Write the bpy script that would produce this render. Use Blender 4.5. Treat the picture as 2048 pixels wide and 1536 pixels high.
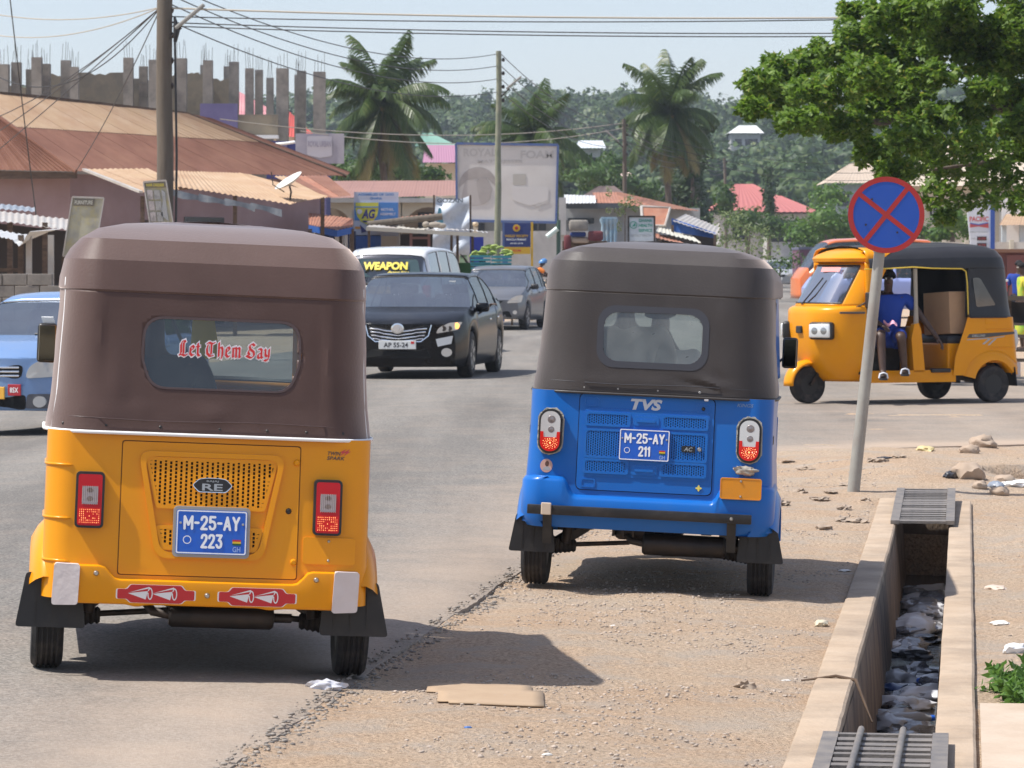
import bpy, bmesh, math, random
import numpy as np
from mathutils import Vector, Matrix

for _o in list(bpy.data.objects):
 bpy.data.objects.remove(_o)
SC = bpy.context.scene
COL = SC.collection
R = math.radians

# ------------------------------------------------------------------ camera
FPX = 7100.0          # focal length in pixels of the 2048 px wide photograph
HOR = 545.0           # row of the horizon
CAMZ = 1.6
cam_d = bpy.data.cameras.new('camera')
cam = bpy.data.objects.new('camera', cam_d)
COL.objects.link(cam)
cam.location = (0, 0, CAMZ)
cam.rotation_euler = (R(90), 0, 0)
cam_d.sensor_width = 36.0
cam_d.lens = FPX / 2048.0 * 36.0
cam_d.shift_y = -(768.0 - HOR) / 2048.0
cam_d.clip_start = 0.5
cam_d.clip_end = 5000
cam_d.dof.use_dof = True
cam_d.dof.focus_distance = 16.0
cam_d.dof.aperture_fstop = 17.0
SC.camera = cam

# ------------------------------------------------------------------ sky + sun
SUN_DIR = Vector((-0.50, -0.085, 0.86)).normalized()      # towards the sun
SUN_EL = math.asin(SUN_DIR.z)
SUN_AZ = math.atan2(SUN_DIR.x, SUN_DIR.y)                 # clockwise from +Y
W = bpy.data.worlds.new('World')
SC.world = W
W.use_nodes = True
wn = W.node_tree.nodes
wl = W.node_tree.links
bg = wn['Background']
sky = wn.new('ShaderNodeTexSky')
sky.sky_type = 'NISHITA'
sky.sun_disc = False
sky.sun_elevation = SUN_EL
sky.sun_rotation = SUN_AZ
sky.altitude = 0
sky.air_density = 1.0
sky.dust_density = 0.8
sky.ozone_density = 1.0
# humid white haze evens the sky out in every direction
wmix = wn.new('ShaderNodeMix')
wmix.data_type = 'RGBA'
wmix.inputs[0].default_value = 0.34
wl.new(sky.outputs[0], wmix.inputs[6])
wmix.inputs[7].default_value = (5.2, 5.45, 6.9, 1)
wl.new(wmix.outputs[2], bg.inputs['Color'])
bg.inputs["Strength"].default_value = 0.125
sun_d = bpy.data.lights.new('sun', 'SUN')
sun_d.energy = 5.0
sun_d.angle = R(0.6)
sun_d.color = (1.0, 0.955, 0.89)
sun = bpy.data.objects.new('sun', sun_d)
COL.objects.link(sun)
sun.location = (-30, -5, 60)
sun.rotation_euler = SUN_DIR.to_track_quat('Z', 'Y').to_euler()
SC.view_settings.view_transform = 'Standard'
SC.view_settings.look = 'None'
SC.view_settings.gamma = 1.0
SC.view_settings.exposure = 0.30
SC.view_settings.use_curve_mapping = False

# ------------------------------------------------------------------ helpers
rng = random.Random(7)
nrg = np.random.default_rng(11)

def P(px, py, Y):
 """photo pixel -> point at distance Y"""
 return Vector(((px - 1024.0) / FPX * Y, Y, CAMZ - (py - HOR) / FPX * Y))

def lerp(a, b, t):
 return a + (b - a) * t

def clamp(v, a=0.0, b=1.0):
 return max(a, min(b, v))

def sstep(a, b, v):
 t = clamp((v - a) / (b - a))
 return t * t * (3 - 2 * t)

def interp(pts, v):
 """piecewise linear through [(v, value or tuple)]"""
 if v <= pts[0][0]:
  return pts[0][1]
 for (a, fa), (b, fb) in zip(pts, pts[1:]):
  if v <= b:
   t = (v - a) / (b - a)
   if isinstance(fa, (tuple, list)):
    return tuple(lerp(p, q, t) for p, q in zip(fa, fb))
   return lerp(fa, fb, t)
 return pts[-1][1]

def sinterp(pts, v):
 """smooth (Catmull-Rom style hermite) interpolation of scalars"""
 n = len(pts)
 if v <= pts[0][0]:
  return pts[0][1]
 if v >= pts[-1][0]:
  return pts[-1][1]
 for i in range(n - 1):
  a, fa = pts[i]
  b, fb = pts[i + 1]
  if v <= b:
   def sl(j):
    if j == 0:
     return (pts[1][1] - pts[0][1]) / (pts[1][0] - pts[0][0])
    if j == n - 1:
     return (pts[-1][1] - pts[-2][1]) / (pts[-1][0] - pts[-2][0])
    s0 = (pts[j][1] - pts[j - 1][1]) / (pts[j][0] - pts[j - 1][0])
    s1 = (pts[j + 1][1] - pts[j][1]) / (pts[j + 1][0] - pts[j][0])
    if s0 * s1 <= 0:
     return 0.0
    return 2 * s0 * s1 / (s0 + s1)
   h = b - a
   t = (v - a) / h
   return ((2*t**3 - 3*t*t + 1) * fa + (t**3 - 2*t*t + t) * h * sl(i)
     + (-2*t**3 + 3*t*t) * fb + (t**3 - t*t) * h * sl(i + 1))

class MB:
 """collects geometry for one mesh"""
 def __init__(s):
  s.v = []
  s.f = []
 def add(s, vs, fs):
  o = len(s.v)
  s.v.extend([tuple(p) for p in vs])
  s.f.extend([tuple(i + o for i in f) for f in fs])
  return s
 def quad(s, a, b, c, d):
  return s.add([a, b, c, d], [(0, 1, 2, 3)])
 def poly(s, pts):
  return s.add(pts, [tuple(range(len(pts)))])
 def box(s, c, size, rot=None, taper=1.0):
  x, y, z = size[0] / 2, size[1] / 2, size[2] / 2
  vs = []
  for sz in (-1, 1):
   k = taper if sz > 0 else 1.0
   for sx, sy in ((-1, -1), (1, -1), (1, 1), (-1, 1)):
    vs.append(Vector((sx * x * k, sy * y * k, sz * z)))
  if rot is not None:
   vs = [rot @ p for p in vs]
  c = Vector(c)
  vs = [p + c for p in vs]
  return s.add(vs, [(3, 2, 1, 0), (4, 5, 6, 7), (0, 1, 5, 4), (1, 2, 6, 5), (2, 3, 7, 6), (3, 0, 4, 7)])
 def bbox(s, c, size, b=0.01, rot=None):
  """box with chamfered edges"""
  bm = bmesh.new()
  bmesh.ops.create_cube(bm, size=1.0)
  for v in bm.verts:
   v.co = Vector((v.co.x * size[0], v.co.y * size[1], v.co.z * size[2]))
  b = min(b, min(size) * 0.45)
  bmesh.ops.bevel(bm, geom=bm.edges[:], offset=b, segments=2, affect='EDGES', profile=0.5)
  vs = [v.co.copy() for v in bm.verts]
  fs = [tuple(v.index for v in f.verts) for f in bm.faces]
  bm.verts.index_update()
  fs = [tuple(v.index for v in f.verts) for f in bm.faces]
  bm.free()
  if rot is not None:
   vs = [rot @ p for p in vs]
  c = Vector(c)
  return s.add([p + c for p in vs], fs)
 def tube(s, path, r, n=8, cap=True, closed=False):
  path = [Vector(p) for p in path]
  m = len(path)
  rr = r if isinstance(r, (list, tuple)) else [r] * m
  vs, fs = [], []
  up = None
  for i, p in enumerate(path):
   if closed:
    t = path[(i + 1) % m] - path[i - 1]
   else:
    t = path[min(i + 1, m - 1)] - path[max(i - 1, 0)]
   if t.length < 1e-9:
    t = Vector((0, 0, 1))
   t.normalize()
   if up is None:
    up = Vector((0, 0, 1)) if abs(t.z) < 0.9 else Vector((0, 1, 0))
   a = t.cross(up)
   if a.length < 1e-6:
    a = t.cross(Vector((1, 0.3, 0.1)))
   a.normalize()
   b = a.cross(t).normalized()
   up = b
   for k in range(n):
    w = 2 * math.pi * k / n
    vs.append(p + (a * math.cos(w) + b * math.sin(w)) * rr[i])
  rows = m if closed else m - 1
  for i in range(rows):
   j = (i + 1) % m
   for k in range(n):
    l = (k + 1) % n
    fs.append((i * n + k, i * n + l, j * n + l, j * n + k))
  if cap and not closed:
   fs.append(tuple(range(n - 1, -1, -1)))
   fs.append(tuple((m - 1) * n + k for k in range(n)))
  return s.add(vs, fs)
 def lathe(s, prof, n=24, axis='Z', c=(0, 0, 0), closed=False):
  """prof = [(r, h)]"""
  vs, fs = [], []
  m = len(prof)
  for r, h in prof:
   for k in range(n):
    w = 2 * math.pi * k / n
    a, b = r * math.cos(w), r * math.sin(w)
    if axis == 'Z':
     p = (a, b, h)
    elif axis == 'X':
     p = (h, a, b)
    else:
     p = (b, h, a)
    vs.append((p[0] + c[0], p[1] + c[1], p[2] + c[2]))
  for i in range(m if closed else m - 1):
   j = (i + 1) % m
   for k in range(n):
    l = (k + 1) % n
    fs.append((i * n + k, i * n + l, j * n + l, j * n + k))
  if not closed:
   if prof[0][0] > 1e-6:
    fs.append(tuple(range(n - 1, -1, -1)))
   if prof[-1][0] > 1e-6:
    fs.append(tuple((m - 1) * n + k for k in range(n)))
  return s.add(vs, fs)
 def grid(s, fn, us, vs_, flip=False):
  nu, nv = len(us), len(vs_)
  vv = [fn(u, v) for v in vs_ for u in us]
  fs = []
  for j in range(nv - 1):
   for i in range(nu - 1):
    q = (j * nu + i, j * nu + i + 1, (j + 1) * nu + i + 1, (j + 1) * nu + i)
    fs.append(q[::-1] if flip else q)
  return s.add(vv, fs)
 def slab(s, poly, off):
  """closed prism: polygon of 3D points + offset vector"""
  off = Vector(off)
  a = [Vector(p) for p in poly]
  n = len(a)
  vs = a + [p + off for p in a]
  fs = [tuple(range(n - 1, -1, -1)), tuple(range(n, 2 * n))]
  for i in range(n):
   j = (i + 1) % n
   fs.append((i, j, n + j, n + i))
  return s.add(vs, fs)
 def bar(s, a, b, w, h=None):
  """square bar between two points"""
  a, b = Vector(a), Vector(b)
  h = h or w
  t = (b - a).normalized()
  up = Vector((0, 0, 1)) if abs(t.z) < 0.95 else Vector((0, 1, 0))
  x = t.cross(up).normalized() * (w / 2)
  z = x.cross(t).normalized() * (h / 2)
  vs = [a - x - z, a + x - z, a + x + z, a - x + z, b - x - z, b + x - z, b + x + z, b - x + z]
  return s.add(vs, [(3, 2, 1, 0), (4, 5, 6, 7), (0, 1, 5, 4), (1, 2, 6, 5), (2, 3, 7, 6), (3, 0, 4, 7)])
 def map(s, fn):
  s.v = [tuple(fn(Vector(p))) for p in s.v]
  return s
 def mesh(s, name, mat, smooth=None):
  me = bpy.data.meshes.new(name)
  me.from_pydata(s.v, [], s.f)
  me.validate()
  if mat is not None:
   me.materials.append(mat)
  if smooth is not None:
   me.polygons.foreach_set('use_smooth', [True] * len(me.polygons))
   me.update()
   me.set_sharp_from_angle(angle=R(smooth))
  me.update()
  return me

def link(name, me, parent=None):
 o = bpy.data.objects.new(name, me)
 COL.objects.link(o)
 if parent is not None:
  o.parent = parent
 return o

def tag(o, label, cat, group=None):
 o['label'] = label
 o['category'] = cat
 if group:
  o['group'] = group
 return o

def thing(name, label, cat, loc=(0, 0, 0), rot=(0, 0, 0), group=None):
 o = bpy.data.objects.new(name, None)
 COL.objects.link(o)
 o.location = loc
 o.rotation_euler = rot
 o.empty_display_size = 0.2
 return tag(o, label, cat, group)

def part(name, mb, mat, parent, smooth=None, label=None, kind=None):
 o = link(name, mb.mesh(name, mat, smooth), parent)
 if label:
  o['label'] = label
 if kind:
  o['kind'] = kind
 return o

def solo(name, mb, mat, label, cat, group=None, smooth=None, kind=None):
 o = link(name, mb.mesh(name, mat, smooth))
 tag(o, label, cat, group)
 if kind:
  o['kind'] = kind
 return o

def struct(name, mb, mat, smooth=None, parent=None, kind='structure'):
 o = link(name, mb.mesh(name, mat, smooth), parent)
 if parent is None:
  o['kind'] = kind
 return o

def copy_tree(o, parent=None, label=None, group=None, loc=None, rot=None):
 c = o.copy()
 COL.objects.link(c)
 c.parent = parent
 if label:
  c['label'] = label
 if group:
  c['group'] = group
 if loc is not None:
  c.location = loc
 if rot is not None:
  c.rotation_euler = rot
 for ch in list(o.children):
  copy_tree(ch, c)
 return c

# text -> flat triangles (x right, y up), centred on the origin
_TXT = {}
def text2d(s, h=1.0, bold=0.0, xs=1.0, space=1.0, shear=0.0, align='C'):
 key = (s, bold, space, shear)
 if key not in _TXT:
  cu = bpy.data.curves.new('t', 'FONT')
  cu.body = s
  cu.size = 1.0
  cu.offset = bold
  cu.space_character = space
  cu.shear = shear
  cu.resolution_u = 3
  ob = bpy.data.objects.new('t', cu)
  me = ob.to_mesh()
  vs = [(v.co.x, v.co.y) for v in me.vertices]
  fs = [tuple(p.vertices) for p in me.polygons]
  ob.to_mesh_clear()
  bpy.data.objects.remove(ob)
  bpy.data.curves.remove(cu)
  _TXT[key] = (vs, fs)
 vs, fs = _TXT[key]
 if not vs:
  return [], []
 xs_ = [p[0] for p in vs]
 ys_ = [p[1] for p in vs]
 k = h / (max(ys_) - min(ys_))
 cx = (max(xs_) + min(xs_)) / 2
 if align == 'L':
  cx = min(xs_)
 cy = (max(ys_) + min(ys_)) / 2
 return [((x - cx) * k * xs, (y - cy) * k) for x, y in vs], fs

def text_w(s, h, bold=0.0, xs=1.0, space=1.0, shear=0.0):
 vs, fs = text2d(s, h, bold, xs, space, shear)
 return max(p[0] for p in vs) - min(p[0] for p in vs)

def add_text(mb, s, place, h, w=None, bold=0.0, xs=1.0, space=1.0, shear=0.0, cx=0.0, cz=0.0):
 """place(x, z) -> 3D point; text centred at (cx, cz)"""
 if w is not None:
  xs = w / text_w(s, h, bold, 1.0, space, shear)
 vs, fs = text2d(s, h, bold, xs, space, shear)
 mb.add([place(cx + x, cz + z) for x, z in vs], fs)
 return mb

def rrect(w, h, r, n=5, cx=0.0, cz=0.0):
 """rounded rectangle outline, counter-clockwise"""
 pts = []
 for (sx, sz, a0) in ((1, 1, 0), (-1, 1, 90), (-1, -1, 180), (1, -1, 270)):
  for k in range(n + 1):
   a = R(a0 + 90.0 * k / n)
   pts.append((cx + sx * (w / 2 - r) + r * math.cos(a), cz + sz * (h / 2 - r) + r * math.sin(a)))
 return pts

def rpoly(pts, r, n=4):
 """polygon with rounded corners"""
 out = []
 m = len(pts)
 rr = r if isinstance(r, (list, tuple)) else [r] * m
 for i in range(m):
  p0, p1, p2 = Vector(pts[i - 1]), Vector(pts[i]), Vector(pts[(i + 1) % m])
  a = (p0 - p1).normalized()
  b = (p2 - p1).normalized()
  d = min(rr[i], (p0 - p1).length * 0.49, (p2 - p1).length * 0.49)
  q0, q2 = p1 + a * d, p1 + b * d
  for k in range(n + 1):
   t = k / n
   out.append(tuple((q0 * (1 - t) + p1 * t) * (1 - t) + (p1 * (1 - t) + q2 * t) * t))
 return out

# ------------------------------------------------------------------ materials
MATS = {}
def mat(name, col, rough=0.6, col2=None, scale=6.0, detail=4.0, lo=0.35, hi=0.65, bump=0.0, bscale=None,
  metal=0.0, coat=0.0, spec=0.5, stretch=None, emit=None, estr=0.0, dirt=None, dscale=3.0, damt=0.5, trans=0.0,
  sheen=0.0):
 if name in MATS:
  return MATS[name]
 m = bpy.data.materials.new(name)
 m.use_nodes = True
 nt = m.node_tree
 b = nt.nodes['Principled BSDF']
 N = nt.nodes.new
 L = nt.links.new
 b.inputs['Base Color'].default_value = (*col, 1)
 b.inputs['Roughness'].default_value = rough
 b.inputs['Metallic'].default_value = metal
 b.inputs['Specular IOR Level'].default_value = spec
 b.inputs['Coat Weight'].default_value = coat
 b.inputs['Coat Roughness'].default_value = 0.06
 if sheen:
  b.inputs['Sheen Weight'].default_value = sheen
  b.inputs['Sheen Roughness'].default_value = 0.45
  b.inputs['Sheen Tint'].default_value = (1.0, 0.84, 0.76, 1)
 if trans:
  b.inputs['Transmission Weight'].default_value = trans
 if emit:
  b.inputs['Emission Color'].default_value = (*emit, 1)
  b.inputs['Emission Strength'].default_value = estr
 co = None
 if col2 is not None or bump or dirt is not None:
  tc = N('ShaderNodeTexCoord')
  mp = N('ShaderNodeMapping')
  L(tc.outputs['Object'], mp.inputs['Vector'])
  if stretch:
   mp.inputs['Scale'].default_value = stretch
  co = mp.outputs['Vector']
 last = None
 if col2 is not None:
  n = N('ShaderNodeTexNoise')
  n.inputs['Scale'].default_value = scale
  n.inputs['Detail'].default_value = detail
  n.inputs['Roughness'].default_value = 0.6
  L(co, n.inputs['Vector'])
  r = N('ShaderNodeValToRGB')
  r.color_ramp.elements[0].position = lo
  r.color_ramp.elements[0].color = (*col, 1)
  r.color_ramp.elements[1].position = hi
  r.color_ramp.elements[1].color = (*col2, 1)
  L(n.outputs['Fac'], r.inputs['Fac'])
  last = r.outputs['Color']
 if dirt is not None:
  n2 = N('ShaderNodeTexNoise')
  n2.inputs['Scale'].default_value = dscale
  n2.inputs['Detail'].default_value = 6
  n2.inputs['Roughness'].default_value = 0.7
  L(co, n2.inputs['Vector'])
  r2 = N('ShaderNodeValToRGB')
  r2.color_ramp.elements[0].position = 0.45
  r2.color_ramp.elements[0].color = (0, 0, 0, 1)
  r2.color_ramp.elements[1].position = 0.72
  r2.color_ramp.elements[1].color = (damt, damt, damt, 1)
  L(n2.outputs['Fac'], r2.inputs['Fac'])
  mx = N('ShaderNodeMix')
  mx.data_type = 'RGBA'
  L(r2.outputs['Color'], mx.inputs['Factor'])
  if last is not None:
   L(last, mx.inputs[6])
  else:
   mx.inputs[6].default_value = (*col, 1)
  mx.inputs[7].default_value = (*dirt, 1)
  last = mx.outputs[2]
 if last is not None:
  L(last, b.inputs['Base Color'])
 if bump:
  n3 = N('ShaderNodeTexNoise')
  n3.inputs['Scale'].default_value = bscale or scale
  n3.inputs['Detail'].default_value = 5
  L(co, n3.inputs['Vector'])
  bp = N('ShaderNodeBump')
  bp.inputs['Strength'].default_value = bump
  bp.inputs['Distance'].default_value = 0.02
  L(n3.outputs['Fac'], bp.inputs['Height'])
  L(bp.outputs['Normal'], b.inputs['Normal'])
 MATS[name] = m
 return m

def glass_mat(name, tint=(0.75, 0.82, 0.82), gloss=0.12, haze=0.0, hazec=(0.5, 0.52, 0.5), rough=0.03, gmax=0.7):
 if name in MATS:
  return MATS[name]
 m = bpy.data.materials.new(name)
 m.use_nodes = True
 nt = m.node_tree
 for n in list(nt.nodes):
  nt.nodes.remove(n)
 N = nt.nodes.new
 L = nt.links.new
 out = N('ShaderNodeOutputMaterial')
 tr = N('ShaderNodeBsdfTransparent')
 tr.inputs['Color'].default_value = (*tint, 1)
 gl = N('ShaderNodeBsdfGlossy')
 gl.inputs['Roughness'].default_value = rough
 lw = N('ShaderNodeLayerWeight')
 lw.inputs['Blend'].default_value = 0.35
 mr = N('ShaderNodeMapRange')
 mr.inputs['To Min'].default_value = gloss
 mr.inputs['To Max'].default_value = gmax
 L(lw.outputs['Fresnel'], mr.inputs['Value'])
 mx = N('ShaderNodeMixShader')
 L(mr.outputs[0], mx.inputs[0])
 L(tr.outputs[0], mx.inputs[1])
 L(gl.outputs[0], mx.inputs[2])
 last = mx.outputs[0]
 if haze:
  df = N('ShaderNodeBsdfDiffuse')
  df.inputs['Color'].default_value = (*hazec, 1)
  m2 = N('ShaderNodeMixShader')
  tc = N('ShaderNodeTexCoord')
  nz = N('ShaderNodeTexNoise')
  nz.inputs['Scale'].default_value = 5.0
  nz.inputs['Detail'].default_value = 5
  L(tc.outputs['Object'], nz.inputs['Vector'])
  mr2 = N('ShaderNodeMapRange')
  mr2.inputs['From Min'].default_value = 0.3
  mr2.inputs['From Max'].default_value = 0.75
  mr2.inputs['To Min'].default_value = haze * 0.3
  mr2.inputs['To Max'].default_value = haze * 1.6
  L(nz.outputs['Fac'], mr2.inputs['Value'])
  L(mr2.outputs[0], m2.inputs[0])
  L(last, m2.inputs[1])
  L(df.outputs[0], m2.inputs[2])
  last = m2.outputs[0]
 L(last, out.inputs['Surface'])
 MATS[name] = m
 return m

def leaf_mat(name, c1, c2, c3=None, rough=0.55, transl=0.35):
 """foliage: colour varies per loose piece, lets some light through"""
 if name in MATS:
  return MATS[name]
 m = bpy.data.materials.new(name)
 m.use_nodes = True
 nt = m.node_tree
 b = nt.nodes['Principled BSDF']
 N = nt.nodes.new
 L = nt.links.new
 g = N('ShaderNodeNewGeometry')
 r = N('ShaderNodeValToRGB')
 r.color_ramp.elements[0].color = (*c1, 1)
 r.color_ramp.elements[1].color = (*c2, 1)
 if c3:
  e = r.color_ramp.elements.new(0.92)
  e.color = (*c2, 1)
  r.color_ramp.elements[-1].color = (*c3, 1)
 L(g.outputs['Random Per Island'], r.inputs['Fac'])
 L(r.outputs['Color'], b.inputs['Base Color'])
 b.inputs['Roughness'].default_value = rough
 b.inputs['Specular IOR Level'].default_value = 0.4
 t = N('ShaderNodeBsdfTranslucent')
 hs = N('ShaderNodeHueSaturation')
 hs.inputs['Value'].default_value = 1.3
 L(r.outputs['Color'], hs.inputs['Color'])
 L(hs.outputs[0], t.inputs['Color'])
 mx = N('ShaderNodeMixShader')
 mx.inputs[0].default_value = transl
 L(b.outputs[0], mx.inputs[1])
 L(t.outputs[0], mx.inputs[2])
 L(mx.outputs[0], nt.nodes['Material Output'].inputs['Surface'])
 MATS[name] = m
 return m

M_BLACK = mat('black_plastic', (0.012, 0.012, 0.013), 0.45, dirt=(0.10, 0.08, 0.065), dscale=5, damt=0.35)
M_RUBBER = mat('rubber', (0.016, 0.016, 0.017), 0.75, dirt=(0.13, 0.10, 0.08), dscale=9, damt=0.5)
M_STEEL = mat('steel', (0.45, 0.45, 0.44), 0.35, metal=0.9)
M_CHROME = mat('chrome', (0.75, 0.75, 0.76), 0.12, metal=1.0)
M_DARKMETAL = mat('dark_metal', (0.03, 0.028, 0.026), 0.55, col2=(0.07, 0.05, 0.04), scale=14, metal=0.4)
M_WHITE = mat('white_paint', (0.78, 0.78, 0.76), 0.45)
M_PIPING = mat('white_piping', (0.8, 0.8, 0.79), 0.5)
M_RED = mat('red_paint', (0.55, 0.02, 0.02), 0.4)
M_PLATEBLUE = mat('plate_blue', (0.008, 0.10, 0.52), 0.35, dirt=(0.03, 0.12, 0.4), dscale=25, damt=0.5)
M_HOLE = mat('dark_hollow', (0.006, 0.006, 0.006), 0.9)
M_SKIN = mat('dark_skin', (0.055, 0.028, 0.018), 0.5, col2=(0.075, 0.04, 0.026), scale=20)
M_HAIR = mat('black_hair', (0.006, 0.005, 0.005), 0.85)
M_SEAT = mat('black_vinyl', (0.018, 0.018, 0.02), 0.5, bump=0.1, bscale=40)
# ================================================================== terrain
CA, SA = math.cos(R(7.3)), math.sin(R(7.3))
def uv2xy(u, v):
 return (u * CA + v * SA, -u * SA + v * CA)
def xy2uv(x, y):
 return (x * CA - y * SA, x * SA + y * CA)

def vnoise(x, y, seed=0):
 xi, yi = math.floor(x), math.floor(y)
 fx, fy = x - xi, y - yi
 fx, fy = fx * fx * (3 - 2 * fx), fy * fy * (3 - 2 * fy)
 def h(a, b):
  n = (int(a) * 374761393 + int(b) * 668265263 + seed * 974711) & 0xffffffff
  n = ((n ^ (n >> 13)) * 1274126177) & 0xffffffff
  return ((n ^ (n >> 16)) & 0xffff) / 65535.0
 return lerp(lerp(h(xi, yi), h(xi + 1, yi), fx), lerp(h(xi, yi + 1), h(xi + 1, yi + 1), fx), fy)

def fbm(x, y, o=3, seed=0):
 s, a = 0.0, 0.5
 for i in range(o):
  s += a * (vnoise(x, y, seed + i) - 0.5)
  x, y, a = x * 2.1, y * 2.1, a * 0.5
 return s

FARZ = [(0, 0.165), (40, 0.165), (50, 0.11), (86, 0.15), (110, 0.45), (150, 0.60), (230, 0.80), (300, 2.0), (400, 6.0), (520, 14.0), (640, 24.0), (740, 28.0), (900, 22.0), (1000, 15.0)]
def base_z(x, y):
 """smooth ground height without roughness"""
 u, v = xy2uv(x, y)
 zn = -0.012 - 0.036 * (clamp(u, -6.0, 0.4) + 1.54)
 zf = interp(FARZ, y)
 t = sstep(19.0, 37.0, y)
 return lerp(zn, zf, t) - 0.048 * clamp(-u - 5.6, 0, 4) * sstep(50, 38, y)

U_EDGE = -2.34
PITX, PITY = 4.15, 27.6
def ground_z(x, y):
 z = base_z(x, y)
 u, v = xy2uv(x, y)
 if y < 60:
  k = 1.0 if u > U_EDGE else 0.25
  z += k * (0.05 * fbm(x * 1.1, y * 1.1, 3, 3) + 0.036 * fbm(x * 5, y * 5, 3, 9))
  # earth mound in front of the junction, and the washed-out pit
  z += 0.13 * math.exp(-(((x - 3.05) / 0.6) ** 2 + ((y - 27.4) / 1.2) ** 2))
  z -= 0.55 * sstep(1.0, 0.75, math.hypot((x - PITX - 0.25) / 0.75, (y - PITY) / 1.0))
  z -= 0.012 * math.exp(-((u - U_EDGE - 0.12) / 0.16) ** 2) if y < 27 else 0.0
  if u < U_EDGE - 0.1:
   z -= 0.03
  if u > 0.1 and y < 24:
   z += 0.03 * sstep(0.1, 0.5, u) * sstep(24, 21, y)
 return z

DR_L, DR_R = -0.448, -0.115       # inner faces of the drain
DR_END = 24.9
def dr_z(u, v):
 x, y = uv2xy(u, v)
 return base_z(x, y)

m_dirt = bpy.data.materials.new('dirt')
def mk_dirt():
 m = m_dirt
 m.use_nodes = True
 nt = m.node_tree
 N, L = nt.nodes.new, nt.links.new
 b = nt.nodes['Principled BSDF']
 b.inputs['Roughness'].default_value = 0.95
 b.inputs['Specular IOR Level'].default_value = 0.15
 tc = N('ShaderNodeTexCoord')
 def noise(sc, det=5, ro=0.6):
  n = N('ShaderNodeTexNoise')
  n.inputs['Scale'].default_value = sc
  n.inputs['Detail'].default_value = det
  n.inputs['Roughness'].default_value = ro
  L(tc.outputs['Object'], n.inputs['Vector'])
  return n.outputs['Fac']
 def ramp(f, a, ca, bb, cb):
  r = N('ShaderNodeValToRGB')
  r.color_ramp.elements[0].position = a
  r.color_ramp.elements[0].color = (*ca, 1)
  r.color_ramp.elements[1].position = bb
  r.color_ramp.elements[1].color = (*cb, 1)
  L(f, r.inputs['Fac'])
  return r.outputs['Color']
 def mix(f, a, c):
  mx = N('ShaderNodeMix')
  mx.data_type = 'RGBA'
  if isinstance(f, float):
   mx.inputs[0].default_value = f
  else:
   L(f, mx.inputs[0])
  for k, q in ((6, a), (7, c)):
   if isinstance(q, tuple):
    mx.inputs[k].default_value = (*q, 1)
   else:
    L(q, mx.inputs[k])
  return mx.outputs[2]
 base = ramp(noise(0.9, 6), 0.35, (0.54, 0.385, 0.26), 0.66, (0.56, 0.44, 0.325))
 fine = ramp(noise(60, 4, .75), 0.40, (1.08, 1.08, 1.08), 0.66, (0.50, 0.47, 0.45))
 mm = N('ShaderNodeMix')
 mm.data_type = 'RGBA'
 mm.blend_type = 'MULTIPLY'
 mm.inputs[0].default_value = 0.9
 L(base, mm.inputs[6])
 L(fine, mm.inputs[7])
 patch = ramp(noise(2.2, 8, 0.75), 0.48, (0, 0, 0), 0.62, (0.75, 0.75, 0.75))
 c = mix(patch, mm.outputs[2], (0.43, 0.365, 0.30))
 L(c, b.inputs['Base Color'])
 bp = N('ShaderNodeBump')
 bp.inputs['Strength'].default_value = 0.9
 bp.inputs['Distance'].default_value = 0.035
 L(noise(38, 6, 0.7), bp.inputs['Height'])
 L(bp.outputs['Normal'], b.inputs['Normal'])
mk_dirt()

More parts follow.
